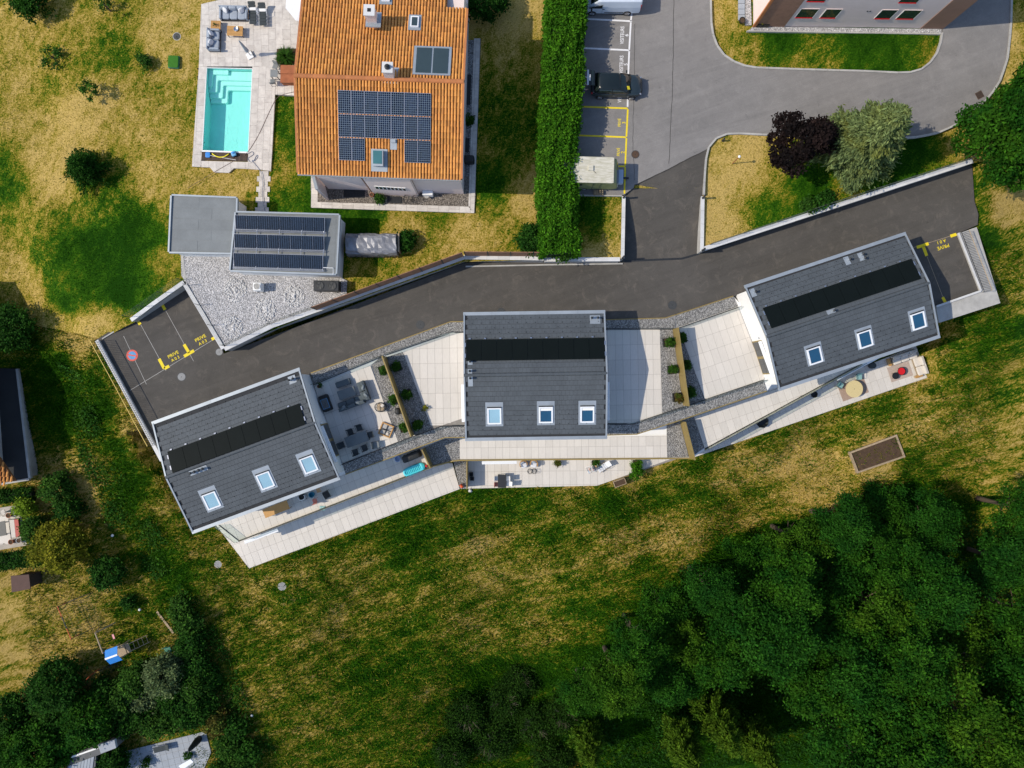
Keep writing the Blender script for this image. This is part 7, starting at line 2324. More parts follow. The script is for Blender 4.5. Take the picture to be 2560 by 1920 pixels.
lounger('black cushioned lounger with a white head towel nearer the orange roof', 657, 36, ZT2, 1, 'dark_fabric', 'white_metal', 'white_plastic', 1.85, .66)
b_ = at(627, 139, ZT2)
t = thing('closed_parasol', 'furled grey parasol on a square white base beside the pool', 'parasol', b_, math.radians(28))
MB().box((-.05, .0, .05), (.55, .55, .10)).build('base', M['white_plastic'], t, local=True, bevel=.02)
MB().box((.22, 0, .12), (.06, .6, .05)).build('foot_bar', M['dark_metal'], t, local=True)
MB().tube([(0, 0, .1), (0, 0, 2.6)], .028, 8).build('mast', M['dark_metal'], t, local=True)
MB().lathe((0, 0, .85), [(.16, 0), (.17, .12), (.12, .7), (.10, 1.2), (.05, 1.65), (.02, 1.78)], 9).build('canopy', M['grey_fabric'], t, local=True)
p = W(764, 2, 3.9)
t = thing('open_parasol', 'open white octagonal parasol beside the orange roof edge', 'parasol', (p.x, p.y, ZT))
m = MB()
rim = [Vector((math.cos(k * math.pi / 4 + .3) * 1.75, math.sin(k * math.pi / 4 + .3) * 1.75, 2.35)) for k in range(8)]
m.add(rim + [Vector((0, 0, 2.85))], [(k, (k + 1) % 8, 8) for k in range(8)])
m.build('canopy', M['pale_cushion'], t, local=True)
MB().tube([(0, 0, 0), (0, 0, 2.86)], .03, 8).build('mast', M['white_metal'], t, local=True)
for k in range(8): MB().tube([tuple(rim[k] - Vector((0, 0, .02))), (0, 0, 2.8)], .012, 5).build('rib', M['white_metal'], t, local=True)
table('small grey bistro table with a dark cup beside the rust brown box', 685, 183, ZT2, .62, .62, .72, -2, 'felt', 'dark_metal', 0, th=.025)
chair('grey folding chair north of the bistro table', 688, 166, ZT2, -20, 'felt', 'dark_metal', False, .42)
chair('grey folding chair south of the bistro table', 682, 204, ZT2, 185, 'felt', 'dark_metal', False, .42)
# pool tools
b_ = at(520, 387.5, ZT + .02)
t = thing('pool_net', 'blue leaf net with a long white pole on the shutter box', 'pool net', b_)
MB().puff((0, 0, .04), (.42, .46, .07), e=5).build('net', M['blue_plastic'], t, local=True, smooth=True)
e_ = W(590, 400, ZT + .05) - Vector(b_)
MB().tube([(.2, -.05, .04), (e_.x, e_.y, .04)], .018, 6).build('pole', M['white_plastic'], t, local=True)
b_ = at(552, 389, ZT + .02)
t = thing('pool_noodle', 'curved yellow foam noodle on the shutter box', 'pool noodle', b_)
MB().tube([Vector((x, .55 * (x / .72) ** 2 * .55 - .15, .04)) for x in np.linspace(-.72, .72, 13)], .042, 8).build('foam', M['yellow_plastic'], t, local=True, smooth=True)
b_ = at(586, 386, ZT + .02)
t = thing('pool_robot', 'light blue pool cleaning robot on the shutter box', 'pool robot', b_, .3)
MB().puff((0, 0, .14), (.40, .42, .22), e=5).build('body', pm('sky_blue', (.12, .36, .60), .5, .15, 5), t, local=True, smooth=True)
MB().puff((0, .05, .27), (.2, .14, .08), e=4).build('handle', M['blue_plastic'], t, local=True, smooth=True)
for s in (-1, 1): MB().tube([(-.2, s * .16, .07), (.2, s * .16, .07)], .07, 8).build('brush', M['black'], t, local=True)
def hose(label, pts, z, r, mat, name='garden_hose'):
    P = [W(a, b, z) for a, b in pts]
    t = thing(name, label, 'hose', P[0])
    out = []
    for i in range(len(P) - 1):
        p0, p1, p2, p3 = P[max(i - 1, 0)], P[i], P[i + 1], P[min(i + 2, len(P) - 1)]
        for k in range(6):
            u = k / 6
            out.append(.5 * ((2 * p1) + (p2 - p0) * u + (2 * p0 - 5 * p1 + 4 * p2 - p3) * u * u + (3 * p1 - p0 - 3 * p2 + p3) * u ** 3))
    out.append(P[-1])
    MB().tube(out, r, 5).build('tube', mat, t, smooth=True)
M['hose_blue'] = pm('grey_blue_hose', (.16, .19, .27), .6, .15, 4)
M['hose_brown'] = pm('brown_cable', (.16, .10, .085), .7, .15, 4)
hose('grey blue hose coiled beside the shutter box and running down the stone path', [(621, 384), (630, 379), (634, 385), (627, 391), (620, 396), (626, 405), (634, 402), (642, 388), (644, 393), (636, 402), (630, 401), (640, 413), (652, 430), (657, 455), (656, 490), (661, 520), (666, 540)], ZT + .02, .022, M['hose_blue'])
hose('thin brown cable running from the pool to the orange roof wall', [(611, 389), (628, 368), (650, 330), (672, 282), (690, 248), (706, 237), (737, 229)], ZT + .02, .018, M['hose_brown'], 'pool_cable')
hose('thin brown cable running from the shutter box over the dry grass', [(585, 402), (560, 416), (536, 430), (500, 452), (470, 470)], ZT + .02, .016, M['hose_brown'], 'pool_cable')
# lawn box
b_ = G(436.5, 157, True)
t = thing('lidded_box', 'small bright green lidded box on the dry lawn', 'box', b_, -.05)
MB().box((0, 0, .1), (.90, 1.05, .2)).build('body', M['green_plastic'], t, local=True, bevel=.03)
MB().puff((0, 0, .23), (.88, 1.02, .10), e=8).build('lid', pm('green_turf_lid', (.035, .15, .01), .95, .2, 5, .4, 30), t, local=True, smooth=True)
# by the pink house
b_ = at(1069, 482, ZP, .7)
t = thing('air_conditioner', 'white air conditioner unit against the pink house wall', 'air conditioner', b_, -.04)
MB().box((0, 0, .42), (.85, .38, .65)).build('casing', M['white_plastic'], t, local=True, bevel=.02)
for s in (-1, 1): MB().box((s * .3, 0, .05), (.08, .42, .1)).build('foot', M['dark_metal'], t, local=True)
MB().cyl((-.12, -.195, .42), .2, .01, 16).build('fan_guard', M['concrete'], t, local=True)
pot('orange pot beneath the downpipe of the pink house', 931, 489, ZP, .17, .3, 'corten')
bush('potted green shrub left of the short light well grate', 949, 497, .38, .35, 'leaf_bush', True, 16, .07, 36, .1, zoff=.1)
for k, (px, lab) in enumerate(((1018, 'round wire trellis nearer the light well grate'), (1040, 'round wire trellis nearer the air conditioner'))):
    t = thing('wire_trellis', lab, 'trellis', at(px, 500, ZP))
    for j in range(4): MB().tube([Vector((math.cos(a) * (.36 - j * .05), math.sin(a) * (.36 - j * .05), .1 + j * .22)) for a in np.linspace(0, 6.283, 13)[:-1]], .012, 5, closed=True).build('ring', M['dark_metal'], t, local=True)
    for j in range(5): MB().tube([(math.cos(j * 1.257) * .36, math.sin(j * 1.257) * .36, 0), (math.cos(j * 1.257) * .2, math.sin(j * 1.257) * .2, .8)], .012, 5).build('upright', M['dark_metal'], t, local=True)
t = thing('barbecue', 'black covered barbecue in the shade east of the pink house', 'barbecue', at(1172, 398, ZP, .7))
MB().puff((0, 0, .5), (.95, .62, 1.0), e=5).build('cover', M['cover_black'], t, local=True, smooth=True)
# planter troughs at the pink building
for k, px in enumerate((1901, 1916)):
    t = thing('planter_trough', 'black planter trough at the brown bay, %s one' % ('western' if k == 0 else 'eastern'), 'planter', at(px, 58, UP + .1, .3))
    MB().box((0, 0, .22), (.46, .46, .44)).build('box', M['black'], t, local=True)
    link('foliage', crown_mesh('foliage', M['leaf_yellow'], .18, .15, 6, 16, .05, .05), t).location = (0, 0, .5)
pot('dark pot with a yellow shrub at the corner of the pink building', 1853, 55, UP + .1, .25, .35, 'black')
# ---- furnished upper terrace (west house)
ZU = .062
M['stone_top'] = pm('grey_ceramic_top', (.12, .14, .145), .5, .2, 1.8)
M['fire_glass'] = pm('fire_table_grid', (.13, .14, .15), .4, .8, 14)
sofa('dark grey corner sofa long side along the terrace middle', 878, 1008, ZU, 2.35, .78, 200, 3, 'lounge_fabric', 'dark_metal', False, 2, pal='lounge_pillow')
sofa('dark grey corner sofa short side nearest the planters', 908, 978, ZU, 1.75, .72, 290, 2, 'lounge_fabric', 'dark_metal', False, 2, pal='lounge_pillow')
t = thing('ottoman', 'dark grey upholstered ottoman at the north of the furnished terrace', 'ottoman', at(857, 958, ZU, .4), math.radians(19))
MB().puff((0, 0, .33), (1.32, .52, .20), e=7).build('cushion', M['lounge_fabric'], t, local=True, smooth=True)
MB().box((0, 0, .18), (1.3, .5, .08)).build('frame', M['dark_metal'], t, local=True)
for a in (-1, 1):
    for b in (-1, 1): MB().box((a * .58, b * .2, .07), (.05, .05, .14)).build('leg', M['dark_metal'], t, local=True)
table('low grey lounge table between the ottoman and the corner sofa', 866, 983, ZU, 1.5, .80, .45, 19, 'stone_top', 'dark_metal')
t = thing('fire_table', 'black box table with a blue edged patterned top beside the gable', 'fire table', at(812, 1008, ZU, .6), math.radians(20))
MB().box((0, 0, .29), (.82, 1.45, .58)).build('body', M['black'], t, local=True, bevel=.12)
MB().box((.0, -.06, .588), (.62, .86, .02)).build('blue_rim', M['blue_paint'], t, local=True)
MB().box((.0, -.06, .60), (.55, .79, .02)).build('patterned_plate', M['fire_glass'], t, local=True)
pot('reddish pot with a thin plant in the corner of the furnished terrace', 799, 966, ZU, .14, .25, 'corten')
bush('thin plant in the reddish pot on the furnished terrace', 803, 962, .2, .16, 'leaf_bush', False, 5, .06, 16, .05)
[q for q in bpy.data.objects if q.get('label', '').startswith('thin plant in the reddish')][0].location = at(801, 964, ZU + .25)
t = thing('basket_chair', 'round wicker and black tube basket chair on the furnished terrace', 'chair', at(952, 1018, ZU, .4))
for j, (r, z) in enumerate(((.42, .05), (.46, .35), (.44, .75))):
    MB().tube([Vector((math.cos(a) * r, math.sin(a) * r * .9, z + .12 * math.cos(a - 2.2) * j)) for a in np.linspace(0, 6.283, 21)[:-1]], .022, 6, closed=True).build('hoop', M['dark_metal'], t, local=True)
for k in range(6): MB().tube([(math.cos(k * 1.047) * .42, math.sin(k * 1.047) * .38, .05), (math.cos(k * 1.047) * .44, math.sin(k * 1.047) * .40, .7)], .018, 5).build('stay', M['dark_metal'], t, local=True)
MB().puff((0, 0, .36), (.62, .62, .14), e=3.5).build('seat_cushion', M['timber'], t, local=True, smooth=True)
MB().puff((.16, .16, .5), (.34, .3, .16), rz=.7, e=3).build('pillow', M['cream_fabric'], t, local=True, smooth=True)
t = thing('parasol_base', 'wooden framed parasol base with four slabs and a black cross', 'parasol base', at(965, 1075, ZU, .2), math.radians(-22))
for a, b, sx_, sy_ in ((-.5, 0, .09, 1.09), (.5, 0, .09, 1.09), (0, -.5, .91, .09), (0, .5, .91, .09)): MB().box((a, b, .11), (sx_, sy_, .22)).build('frame_board', M['wood'], t, local=True)
for a in (-1, 1):
    for b in (-1, 1): MB().box((a * .225, b * .225, .08), (.43, .43, .10)).build('ballast_slab', M['concrete'], t, local=True)
MB().box((0, 0, .19), (.92, .05, .05)).build('cross_bar', M['dark_metal'], t, local=True)
MB().box((0, 0, .20), (.05, .92, .05)).build('cross_bar', M['dark_metal'], t, local=True)
MB().tube([(.0, .0, .2), (-.3, .0, 1.2), (-.55, -.1, 2.0)], .03, 8).build('mast', M['dark_metal'], t, local=True)
MB().lathe((.22, -.28, .17), [(.12, 0), (.12, .07), (.06, .07)], 16).build('knob', M['cream_fabric'], t, local=True)
table('large grey ceramic dining table on the furnished terrace', 891, 1098, ZU, 1.95, .92, .75, 19.5, 'stone_top', 'dark_metal')
for px, py, an, w_ in ((876, 1081, 20, 'north side, nearer the gable'), (898, 1070, 18, 'north side, nearer the planters'), (926, 1087, -72, 'at the eastern table end'), (854, 1113, 112, 'at the western table end'), (888, 1130, 198, 'south side, nearer the gable'), (911, 1119, 202, 'south side, nearer the planters')):
    chair('dark dining chair on the furnished terrace, ' + w_, px, py, ZU, an, 'dark_fabric', 'dark_metal', True, .5, group='dark chairs around the ceramic table')
chair('light grey armchair standing alone at the terrace glass rail', 940, 1112, ZU, 100, 'felt', 'dark_metal', True, .55)
t = thing('covered_bag', 'black plastic bag between the planters of the furnished terrace', 'bag', at(994, 1028, .04, .25))
MB().puff((0, 0, .22), (.5, .62, .42), e=2.6).build('bag', M['cover_black'], t, local=True, smooth=True)
# ---- second level terrace (west house)
ZS = L2 + .062
table('long solid wood dining table under the western eave', 690, 1273, ZS, 2.35, .82, .75, 21.5, 'wood', 'timber')
chair('red folding chair on the long second level terrace', 787, 1252, ZS, 200, 'salmon', 'salmon', False, .4)
t = chair('black leather armchair on the long second level terrace', 816, 1237, ZS, -60, 'black', 'dark_metal', True, .62)
t = thing('slat_stool', 'small yellow slatted stool beside the black armchair', 'stool', at(796, 1226, ZS, .45), math.radians(18))
for k in range(5): MB().box((0, -.16 + k * .08, .44), (.36, .06, .03)).build('slat', M['wood'], t, local=True)
for a in (-1, 1):
    for b in (-1, 1): MB().box((a * .15, b * .16, .21), (.03, .03, .42)).build('leg', M['wood'], t, local=True)
t = thing('blue_tub', 'blue fabric tub between the striped chair and the slatted stool', 'tub', at(779, 1237, ZS, .3))
MB().lathe((0, 0, 0), [(.22, 0), (.27, .38), (.24, .38), (.2, .05)], 12).build('tub', pm('petrol_blue', (.03, .24, .36), .8, .15, 4), t, local=True)
t = thing('round_chair', 'black and white striped round chair beside the blue tub', 'chair', at(755, 1243, ZS, .4), .4)
for k in range(6): MB().tube([Vector((math.cos(a) * (.40 - k * .02), math.sin(a) * (.34 - k * .02), .2 + .07 * k)) for a in np.linspace(2.6, 6.8, 12)], .03, 6).build('band', M['white_plastic' if k % 2 else 'black'], t, local=True)
MB().puff((0, 0, .25), (.62, .55, .14), e=4).build('seat', M['black'], t, local=True, smooth=True)
t = thing('floor_towel', 'crumpled turquoise patterned towel on the second level terrace', 'towel', at(806, 1270, ZS))
m = MB()
rg = random.Random(9)
gp = [[Vector((i * .1 - .25, j * .1 - .2 + .03 * rg.uniform(-1, 1), .02 + .05 * rg.random())) for j in range(5)] for i in range(6)]
m.add([p for r in gp for p in r], [(i * 5 + j, (i + 1) * 5 + j, (i + 1) * 5 + j + 1, i * 5 + j + 1) for i in range(5) for j in range(4)])
m.build('cloth', pm('patterned_towel', (.45, .62, .60), .95, .8, 12, c2=(.08, .25, .27)), t, local=True)
t = thing('covered_barbecue', 'long black covered barbecue at the end of the second level terrace', 'barbecue', at(1028, 1142, ZS, .9), math.radians(22))
MB().puff((0, 0, .52), (1.75, .68, 1.02), e=6).build('cover', M['cover_black'], t, local=True, smooth=True)
for k in range(5): MB().puff((-.7 + k * .35, 0, .06), (.3, .72, .12), e=3).build('hem_fold', M['cover_black'], t, local=True, smooth=True)
t = thing('plastic_tub', 'pale blue plastic tub beside the long covered barbecue', 'tub', at(994, 1147, ZS, .3))
MB().lathe((0, 0, 0), [(.22, 0), (.28, .4), (.25, .4), (.2, .04)], 16).build('tub', pm('pale_blue_tub', (.42, .52, .70), .5, .1, 3), t, local=True)
t = thing('paddling_boat', 'turquoise inflatable lounge float on the second level terrace', 'float', at(1035, 1174, ZS, .2), math.radians(22))
MB().tube([Vector((math.copysign(abs(math.cos(a)) ** .5, math.cos(a)) * .92, math.copysign(abs(math.sin(a)) ** .6, math.sin(a)) * .30, .14)) for a in np.linspace(0, 6.283, 33)[:-1]], .12, 8, closed=True).build('side_tube', M['turquoise'], t, local=True, smooth=True)
for k in range(9): MB().tube([(-.72 + k * .16, -.24, .13), (-.72 + k * .16, .24, .13)], .07, 6).build('rib', M['turquoise'], t, local=True)
MB().puff((.78, 0, .22), (.26, .56, .16), e=3).build('pillow', M['turquoise'], t, local=True, smooth=True)
t = thing('red_ball', 'small red ball beside the turquoise float', 'ball', at(1066, 1165, ZS, .15))
MB().puff((0, 0, .12), (.24, .24, .24), e=2).build('ball', M['red'], t, local=True, smooth=True)
t = thing('yellow_toy', 'yellow plastic toy leaning at the bronze divider', 'toy', at(1071, 1159, ZS, .2), .4)
MB().puff((0, 0, .14), (.18, .34, .28), e=4).build('body', M['yellow_plastic'], t, local=True, smooth=True)
for s in (-1, 1): MB().puff((0, s * .13, .05), (.22, .06, .10), e=2).build('wheel', M['red'], t, local=True)
# ---- lower patios
ZL = L3 + .003
t = thing('cable_reel', 'orange cable reel on a frame at the lower patio edge', 'reel', at(1153, 1215, ZL, .3), .6)
for s in (-1, 1):
    m = MB().cyl((0, 0, -.01), .2, .02, 16)
    m.v = [(p[0], s * .14 + p[2], .27 + p[1]) for p in m.v]
    m.build('flange', M['orange'], t, local=True)
m = MB().cyl((0, 0, -.13), .13, .26, 14)
m.v = [(p[0], p[2], .27 + p[1]) for p in m.v]
m.build('cable', M['orange'], t, local=True)
for s in (-1, 1): MB().tube([(-.2, s * .17, 0), (0, s * .17, .5), (.2, s * .17, 0)], .014, 5).build('frame', M['dark_metal'], t, local=True)
table('dark rectangular table on the lower middle patio', 1255, 1203, ZL, .78, 1.22, .75, 0, 'dark_metal', 'dark_metal')
for px, py, an, se, w_ in ((1243, 1196, 90, 'white_plastic', 'white chair west of the dark table, northern one'), (1268, 1196, -90, 'white_plastic', 'white chair east of the dark table, northern one'), (1273, 1209, -98, 'white_plastic', 'white chair east of the dark table, pulled out'), (1243, 1211, 90, 'salmon', 'terracotta coloured chair west of the dark table')):
    chair(w_ + ' on the lower middle patio', px, py, ZL, an, se, 'white_plastic' if se != 'salmon' else 'salmon', False, .44)
def tub_chair(label, px, py, ang):
    t = thing('rattan_armchair', label, 'armchair', at(px, py, ZL, .5), math.radians(ang))
    for k in range(6): MB().tube([Vector((math.cos(a) * .36, math.sin(a) * .34, .16 + .10 * k)) for a in np.linspace(-.5, 3.64, 13)], .03, 6).build('rattan_band', M['wood'], t, local=True)
    MB().puff((0, -.05, .36), (.58, .58, .16), e=5).build('seat_cushion', M['pale_cushion'], t, local=True, smooth=True)
    MB().puff((-.05, .18, .56), (.46, .18, .36), rx=-.3, e=3.5).build('pillow', M['grey_fabric'], t, local=True, smooth=True)
    for a in (-1, 1): MB().box((a * .26, 0, .08), (.05, .5, .16)).build('leg', M['dark_metal'], t, local=True)
tub_chair('rattan armchair with white cushion, nearer the dark table', 1309, 1161, 20)
tub_chair('rattan armchair with white cushion, farther from the dark table', 1335, 1160, -10)
for k, (px, w_) in enumerate(((1325, 'western'), (1336, 'eastern'))):
    t = thing('wire_table', 'round wire side table below the rattan armchairs, %s one' % w_, 'table', at(px, 1179, ZL, .4))
    for r, z in ((.24, .42), (.14, .42), (.22, .02)): MB().tube([Vector((math.cos(a) * r, math.sin(a) * r, z)) for a in np.linspace(0, 6.283, 19)[:-1]], .012, 5, closed=True).build('ring', M['dark_metal'], t, local=True)
    for j in range(4): MB().tube([(math.cos(j * 1.571 + .6) * .24, math.sin(j * 1.571 + .6) * .24, .42), (math.cos(j * 1.571 + 2.1) * .22, math.sin(j * 1.571 + 2.1) * .22, .02)], .012, 5).build('stay', M['dark_metal'], t, local=True)
def trough(label, px, py, w, d, ang, plant, mat, z=ZL, h=.4, pr=.3, lab2=None):
    t = thing('planter_trough', label, 'planter', at(px, py, z, h), math.radians(ang))
    m = MB()
    for a, b, sx_, sy_ in ((-w / 2, 0, .05, d), (w / 2, 0, .05, d), (0, -d / 2, w, .05), (0, d / 2, w, .05)): m.box((a, b, h / 2), (sx_, sy_, h))
    m.build('box', M[mat], t, local=True)
    MB().box((0, 0, h * .42), (w - .06, d - .06, h * .84)).build('soil', M['soil'], t, local=True)
    if plant:
        n = max(1, int(w / .35))
        for k in range(n):
            me = crown_mesh('foliage', M[plant], pr, pr * .9, 16, 34, .11, .06, low=-.3)
            link('foliage', me, t).location = (-w / 2 + w * (k + .5) / n, 0, h + pr * .5)
    return t
trough('flower trough with orange blossoms below the parapet of the middle patio', 1394, 1157, .62, .28, 0, 'leaf_red', 'concrete', pr=.2)
trough('green plant trough beside the pale blue deck chair', 1489, 1157, .62, .34, 0, 'leaf_bush', 'dark_metal', pr=.24)
trough('tall leafy screen planter at the eastern end of the middle patio', 1590, 1172, 1.5, .5, 88, 'leaf_hedge', 'dark_wood', h=.5, pr=.55)
trough('wooden planter box full of soil at the meadow edge of the patio', 1550, 1207, 1.1, .55, 20, None, 'timber', z=L3 - .02, h=.45)
lounger('pale blue deck chair on the lower middle patio', 1512, 1165, ZL, -55, 'sky_pane_cloth' if False else 'pale_cushion', 'timber', None, 1.5, .6, .7)
t = thing('clothes_rack', 'folding clothes rack loaded with colourful laundry', 'clothes rack', at(1482, 1173, ZL, .8), math.radians(20))
for a in (-1, 1):
    MB().tube([(-.55, a * .28, 0), (.55, a * .28, .82)], .014, 5).build('leg', M['white_metal'], t, local=True)
    MB().tube([(.55, a * .28, 0), (-.55, a * .28, .82)], .014, 5).build('leg', M['white_metal'], t, local=True)
for k in range(9): MB().tube([(-.55 + k * .1375, -.28, .82), (-.55 + k * .1375, .28, .82)], .006, 4).build('line', M['white_metal'], t, local=True)
rg = random.Random(2)
for k in range(14):
    x, y = -.5 + .075 * k, rg.uniform(-.16, .16)
    MB().box((x, y, .68), (.03, rg.uniform(.14, .3), rg.uniform(.2, .34)), rz=rg.uniform(-.2, .2)).build('garment', M[rg.choice(['white_plastic', 'blue_paint', 'black', 'salmon', 'pale_cushion', 'yellow_paint', 'dark_fabric'])], t, local=True)
for k, (px, py, w_) in enumerate(((1178, 1186, 'northern'), (1180, 1197, 'southern'))):
    t = thing('storage_crate', 'black open crate in the gravel beside the middle patio, %s one' % w_, 'crate', at(px, py, L3 + .02, .25))
    for a, b, sx_, sy_ in ((-.16, 0, .03, .35), (.16, 0, .03, .35), (0, -.16, .29, .03), (0, .16, .29, .03)): MB().box((a, b, .14), (sx_, sy_, .28)).build('side', M['black'], t, local=True)
    MB().box((0, 0, .02), (.3, .3, .03)).build('base', M['black'], t, local=True)
t = thing('flat_stone', 'pale round stone at the corner of the middle patio divider', 'stone', at(1176, 1227, L3 - .1))
rock((0, 0, .02), .22, 5).build('stone', M['stone'], t, local=True)
# ---- eastern patio
t = thing('outdoor_rug', 'plain brown outdoor rug under the round table', 'rug', at(2133, 973, ZL), math.radians(20))
MB().box((0, 0, .008), (2.6, 1.55, .012)).build('rug', pm('brown_rug', (.33, .24, .19), .95, .1, 3, .1, 60), t, local=True)
t = thing('outdoor_rug', 'striped beige outdoor rug in front of the cream corner sofa', 'rug', at(2250, 929, ZL), math.radians(18))
MB().box((0, 0, .008), (2.15, 1.45, .012)).build('rug', pm('beige_rug', (.46, .38, .33), .95, .5, 5, stretch=(1, 7, 1, .3), c2=(.30, .23, .19)), t, local=True)
t = thing('round_table', 'round pale wood table with a parasol hole on the brown rug', 'table', at(2136, 972.5, ZL, .75))
MB().cyl((0, 0, .71), .80, .045, 40).build('tabletop', pm('pale_oak', (.60, .49, .25), .55, .2, 3, stretch=(2, 16, 2, .4)), t, local=True)
MB().cyl((0, 0, .756), .035, .004, 12).build('parasol_hole', M['black'], t, local=True)
MB().lathe((0, 0, 0), [(.36, 0), (.36, .04), (.08, .08), (.08, .71)], 16).build('pedestal', M['dark_metal'], t, local=True)
M['teal_canvas'] = pm('teal_canvas', (.20, .36, .36), .9, .12, 4)
chair('teal canvas chair north of the round table', 2148, 942, ZL, 5, 'teal_canvas', 'dark_metal', True, .55)
chair('teal canvas chair west of the round table', 2101, 963, ZL, 60, 'teal_canvas', 'dark_metal', True, .55)
t = sofa('cream corner sofa long side along the building wall', 2262, 893, ZL, 2.35, .85, 19, 3, 'cream_fabric', 'timber', False, 1, pal='cream_fabric')
t = sofa('cream corner sofa short side at the patio end', 2300, 915, ZL, 1.75, .85, -71, 2, 'cream_fabric', 'timber', False, 0)
for px, py, an, w_ in ((2224, 906, 19, 'western'), (2298, 940, 19, 'southern')):
    t = thing('sofa_tray', 'slatted wooden end tray of the cream corner sofa, %s one' % w_, 'tray', at(px, py, ZL, .35), math.radians(an))
    L_, q_ = (.28, .72) if w_ == 'western' else (.72, .26)
    for k in range(4): MB().box((0 if L_ > q_ else -.1 + k * .07, (-.1 + k * .065) if L_ > q_ else 0, .34), (L_ if L_ > q_ else .06, .055 if L_ > q_ else q_, .03)).build('slat', M['wood'], t, local=True)
    MB().box((0, 0, .16), (L_ - .06, q_ - .06, .3)).build('base', M['timber'], t, local=True)
t = thing('round_side_table', 'black round side table on the striped rug', 'table', at(2239, 939.5, ZL, .4))
MB().cyl((0, 0, .38), .32, .025, 28).build('tabletop', M['black'], t, local=True)
for k in range(3): MB().tube([(math.cos(k * 2.09) * .2, math.sin(k * 2.09) * .2, .38), (math.cos(k * 2.09) * .28, math.sin(k * 2.09) * .28, 0)], .014, 5).build('leg', M['black'], t, local=True)
t = thing('round_side_table', 'round black table with a glossy red tray on the striped rug', 'table', at(2255, 928, ZL, .5))
MB().cyl((0, 0, .46), .40, .025, 28).build('tabletop', M['black'], t, local=True)
MB().cyl((-.04, 0, .487), .33, .02, 28).build('red_tray', M['red'], t, local=True)
for k in range(3): MB().tube([(math.cos(k * 2.09) * .25, math.sin(k * 2.09) * .25, .46), (math.cos(k * 2.09) * .34, math.sin(k * 2.09) * .34, 0)], .014, 5).build('leg', M['black'], t, local=True)
t = thing('bean_bag', 'dark teal bean bag under the eave of the eastern house', 'bean bag', at(2181, 914, ZL, .3))
MB().puff((0, 0, .25), (.75, .6, .5), e=2.4).build('bag', M['dark_fabric'], t, local=True, smooth=True)
for px, py, r, w_ in ((2035, 986, .32, 'small black kettle barbecue beside the glass rail'), (1905, 1054, .62, 'large black octagonal fire bowl below the glass rail')):
    t = thing('fire_bowl', w_, 'fire bowl', at(px, py, ZL, .5), .3)
    MB().lathe((0, 0, .3), [(r * .3, 0), (r * .8, .1), (r, .3), (r * .94, .3), (r * .6, .12)], 8 if r > .5 else 18).build('bowl', M['black'], t, local=True)
    for k in range(3): MB().tube([(math.cos(k * 2.09) * r * .6, math.sin(k * 2.09) * r * .6, .4), (math.cos(k * 2.09) * r * .8, math.sin(k * 2.09) * r * .8, 0)], .02, 5).build('leg', M['black'], t, local=True)
# ---- raised bed in the meadow
g = G(2194, 1136)
t = thing('raised_bed', 'long timber framed vegetable bed in the meadow', 'raised bed', g)
c4 = WL([(2126, 1132), (2241, 1089), (2261, 1141), (2145, 1181)], g.z + .24)
MB().prism([(p.x, p.y) for p in c4], g.z - .4, g.z + .12).build('soil', M['soil'], t)
for i in range(4):
    a, b = c4[i], c4[(i + 1) % 4]
    d = (b - a).xy.normalized()
    strip([a.xy + d * .09, b.xy + d * .09], .16, g.z - .4, g.z + .24 + .004 * i, MB()).build('board', M['timber'], t)
me = crown_mesh('seedlings', M['leaf_yellow'], 1.6, .05, 60, 5, .05, .05, low=-1, hollow=0)
o = link('seedlings', me, t); o.location = (0, 0, .18); o.scale = (1, .6, 1); o.rotation_euler = (0, 0, .35); o['kind'] = 'stuff'
# ---- play garden (south west)
def gp_(px, py): return G(px, py)
def goal(label, a, b, c, d, h, lowb):
    A_, B_, C_, D_ = (G(*q) for q in (a, b, c, d))
    t = thing('football_goal', label, 'goal', A_)
    zz = Vector((0, 0, h))
    m = MB().tube([A_, A_ + zz * .02], .03, 6)
    for P0, P1, mt in ((A_, A_ + zz, 'orange'), (B_, B_ + zz, 'orange')): MB().tube([P0, P1], .035, 6).build('post', M[mt], t)
    for k, (f0, f1) in enumerate(((0, .3), (.3, .68), (.68, 1))):
        MB().tube([A_ + zz + (B_ - A_) * f0, A_ + zz + (B_ - A_) * f1], .04, 6).build('crossbar', M['orange' if k != 1 else 'dark_metal'], t)
    for P0, P1 in ((A_, C_), (B_, D_), (C_, D_), (A_ + zz, C_), (B_ + zz, D_)): MB().tube([P0, P1], .022, 6).build('frame_tube', M['dark_metal'], t)
    m = MB()
    for k in range(13):
        f = k / 12
        p0, p1 = A_ + zz + (B_ - A_) * f, C_ + (D_ - C_) * f
        m.tube([p0, (p0 + p1) / 2 - Vector((0, 0, .12)), p1], .006, 3)
    for k in range(7):
        f = k / 6
        p0, p1 = A_ + zz + (C_ - A_ - zz) * f, B_ + zz + (D_ - B_ - zz) * f
        m.tube([p0, (p0 + p1) / 2 - Vector((0, 0, .1)), p1], .006, 3)
    m.build('net', M['mesh'], t)
goal('football goal with orange crossbar ends next to the swing', (166, 1506), (199, 1585), (233, 1480), (262, 1556), 1.3, 0)
goal('football goal with orange crossbar ends in the tree shade', (190, 1726), (250, 1671), (240, 1722), (302, 1655), 1.1, 0)
a, b = G(272, 1562), G(291, 1612)
t = thing('play_tower', 'play tower with blue roof, blue slide, ladder and swing beam', 'play tower', b)
zb = b.z
MB().tube([a + Vector((0, 0, 2.2)), b + Vector((0, 0, 2.2))], .06, 8).build('swing_beam', M['timber'], t)
for s in (-1, 1): MB().tube([a + Vector((s * .8 - .1, .25 * s, 0)), a + Vector((0, 0, 2.2))], .05, 7).build('beam_leg', M['timber'], t)
pc = W(299, 1628, zb + 1.2)
ang = math.radians(20)
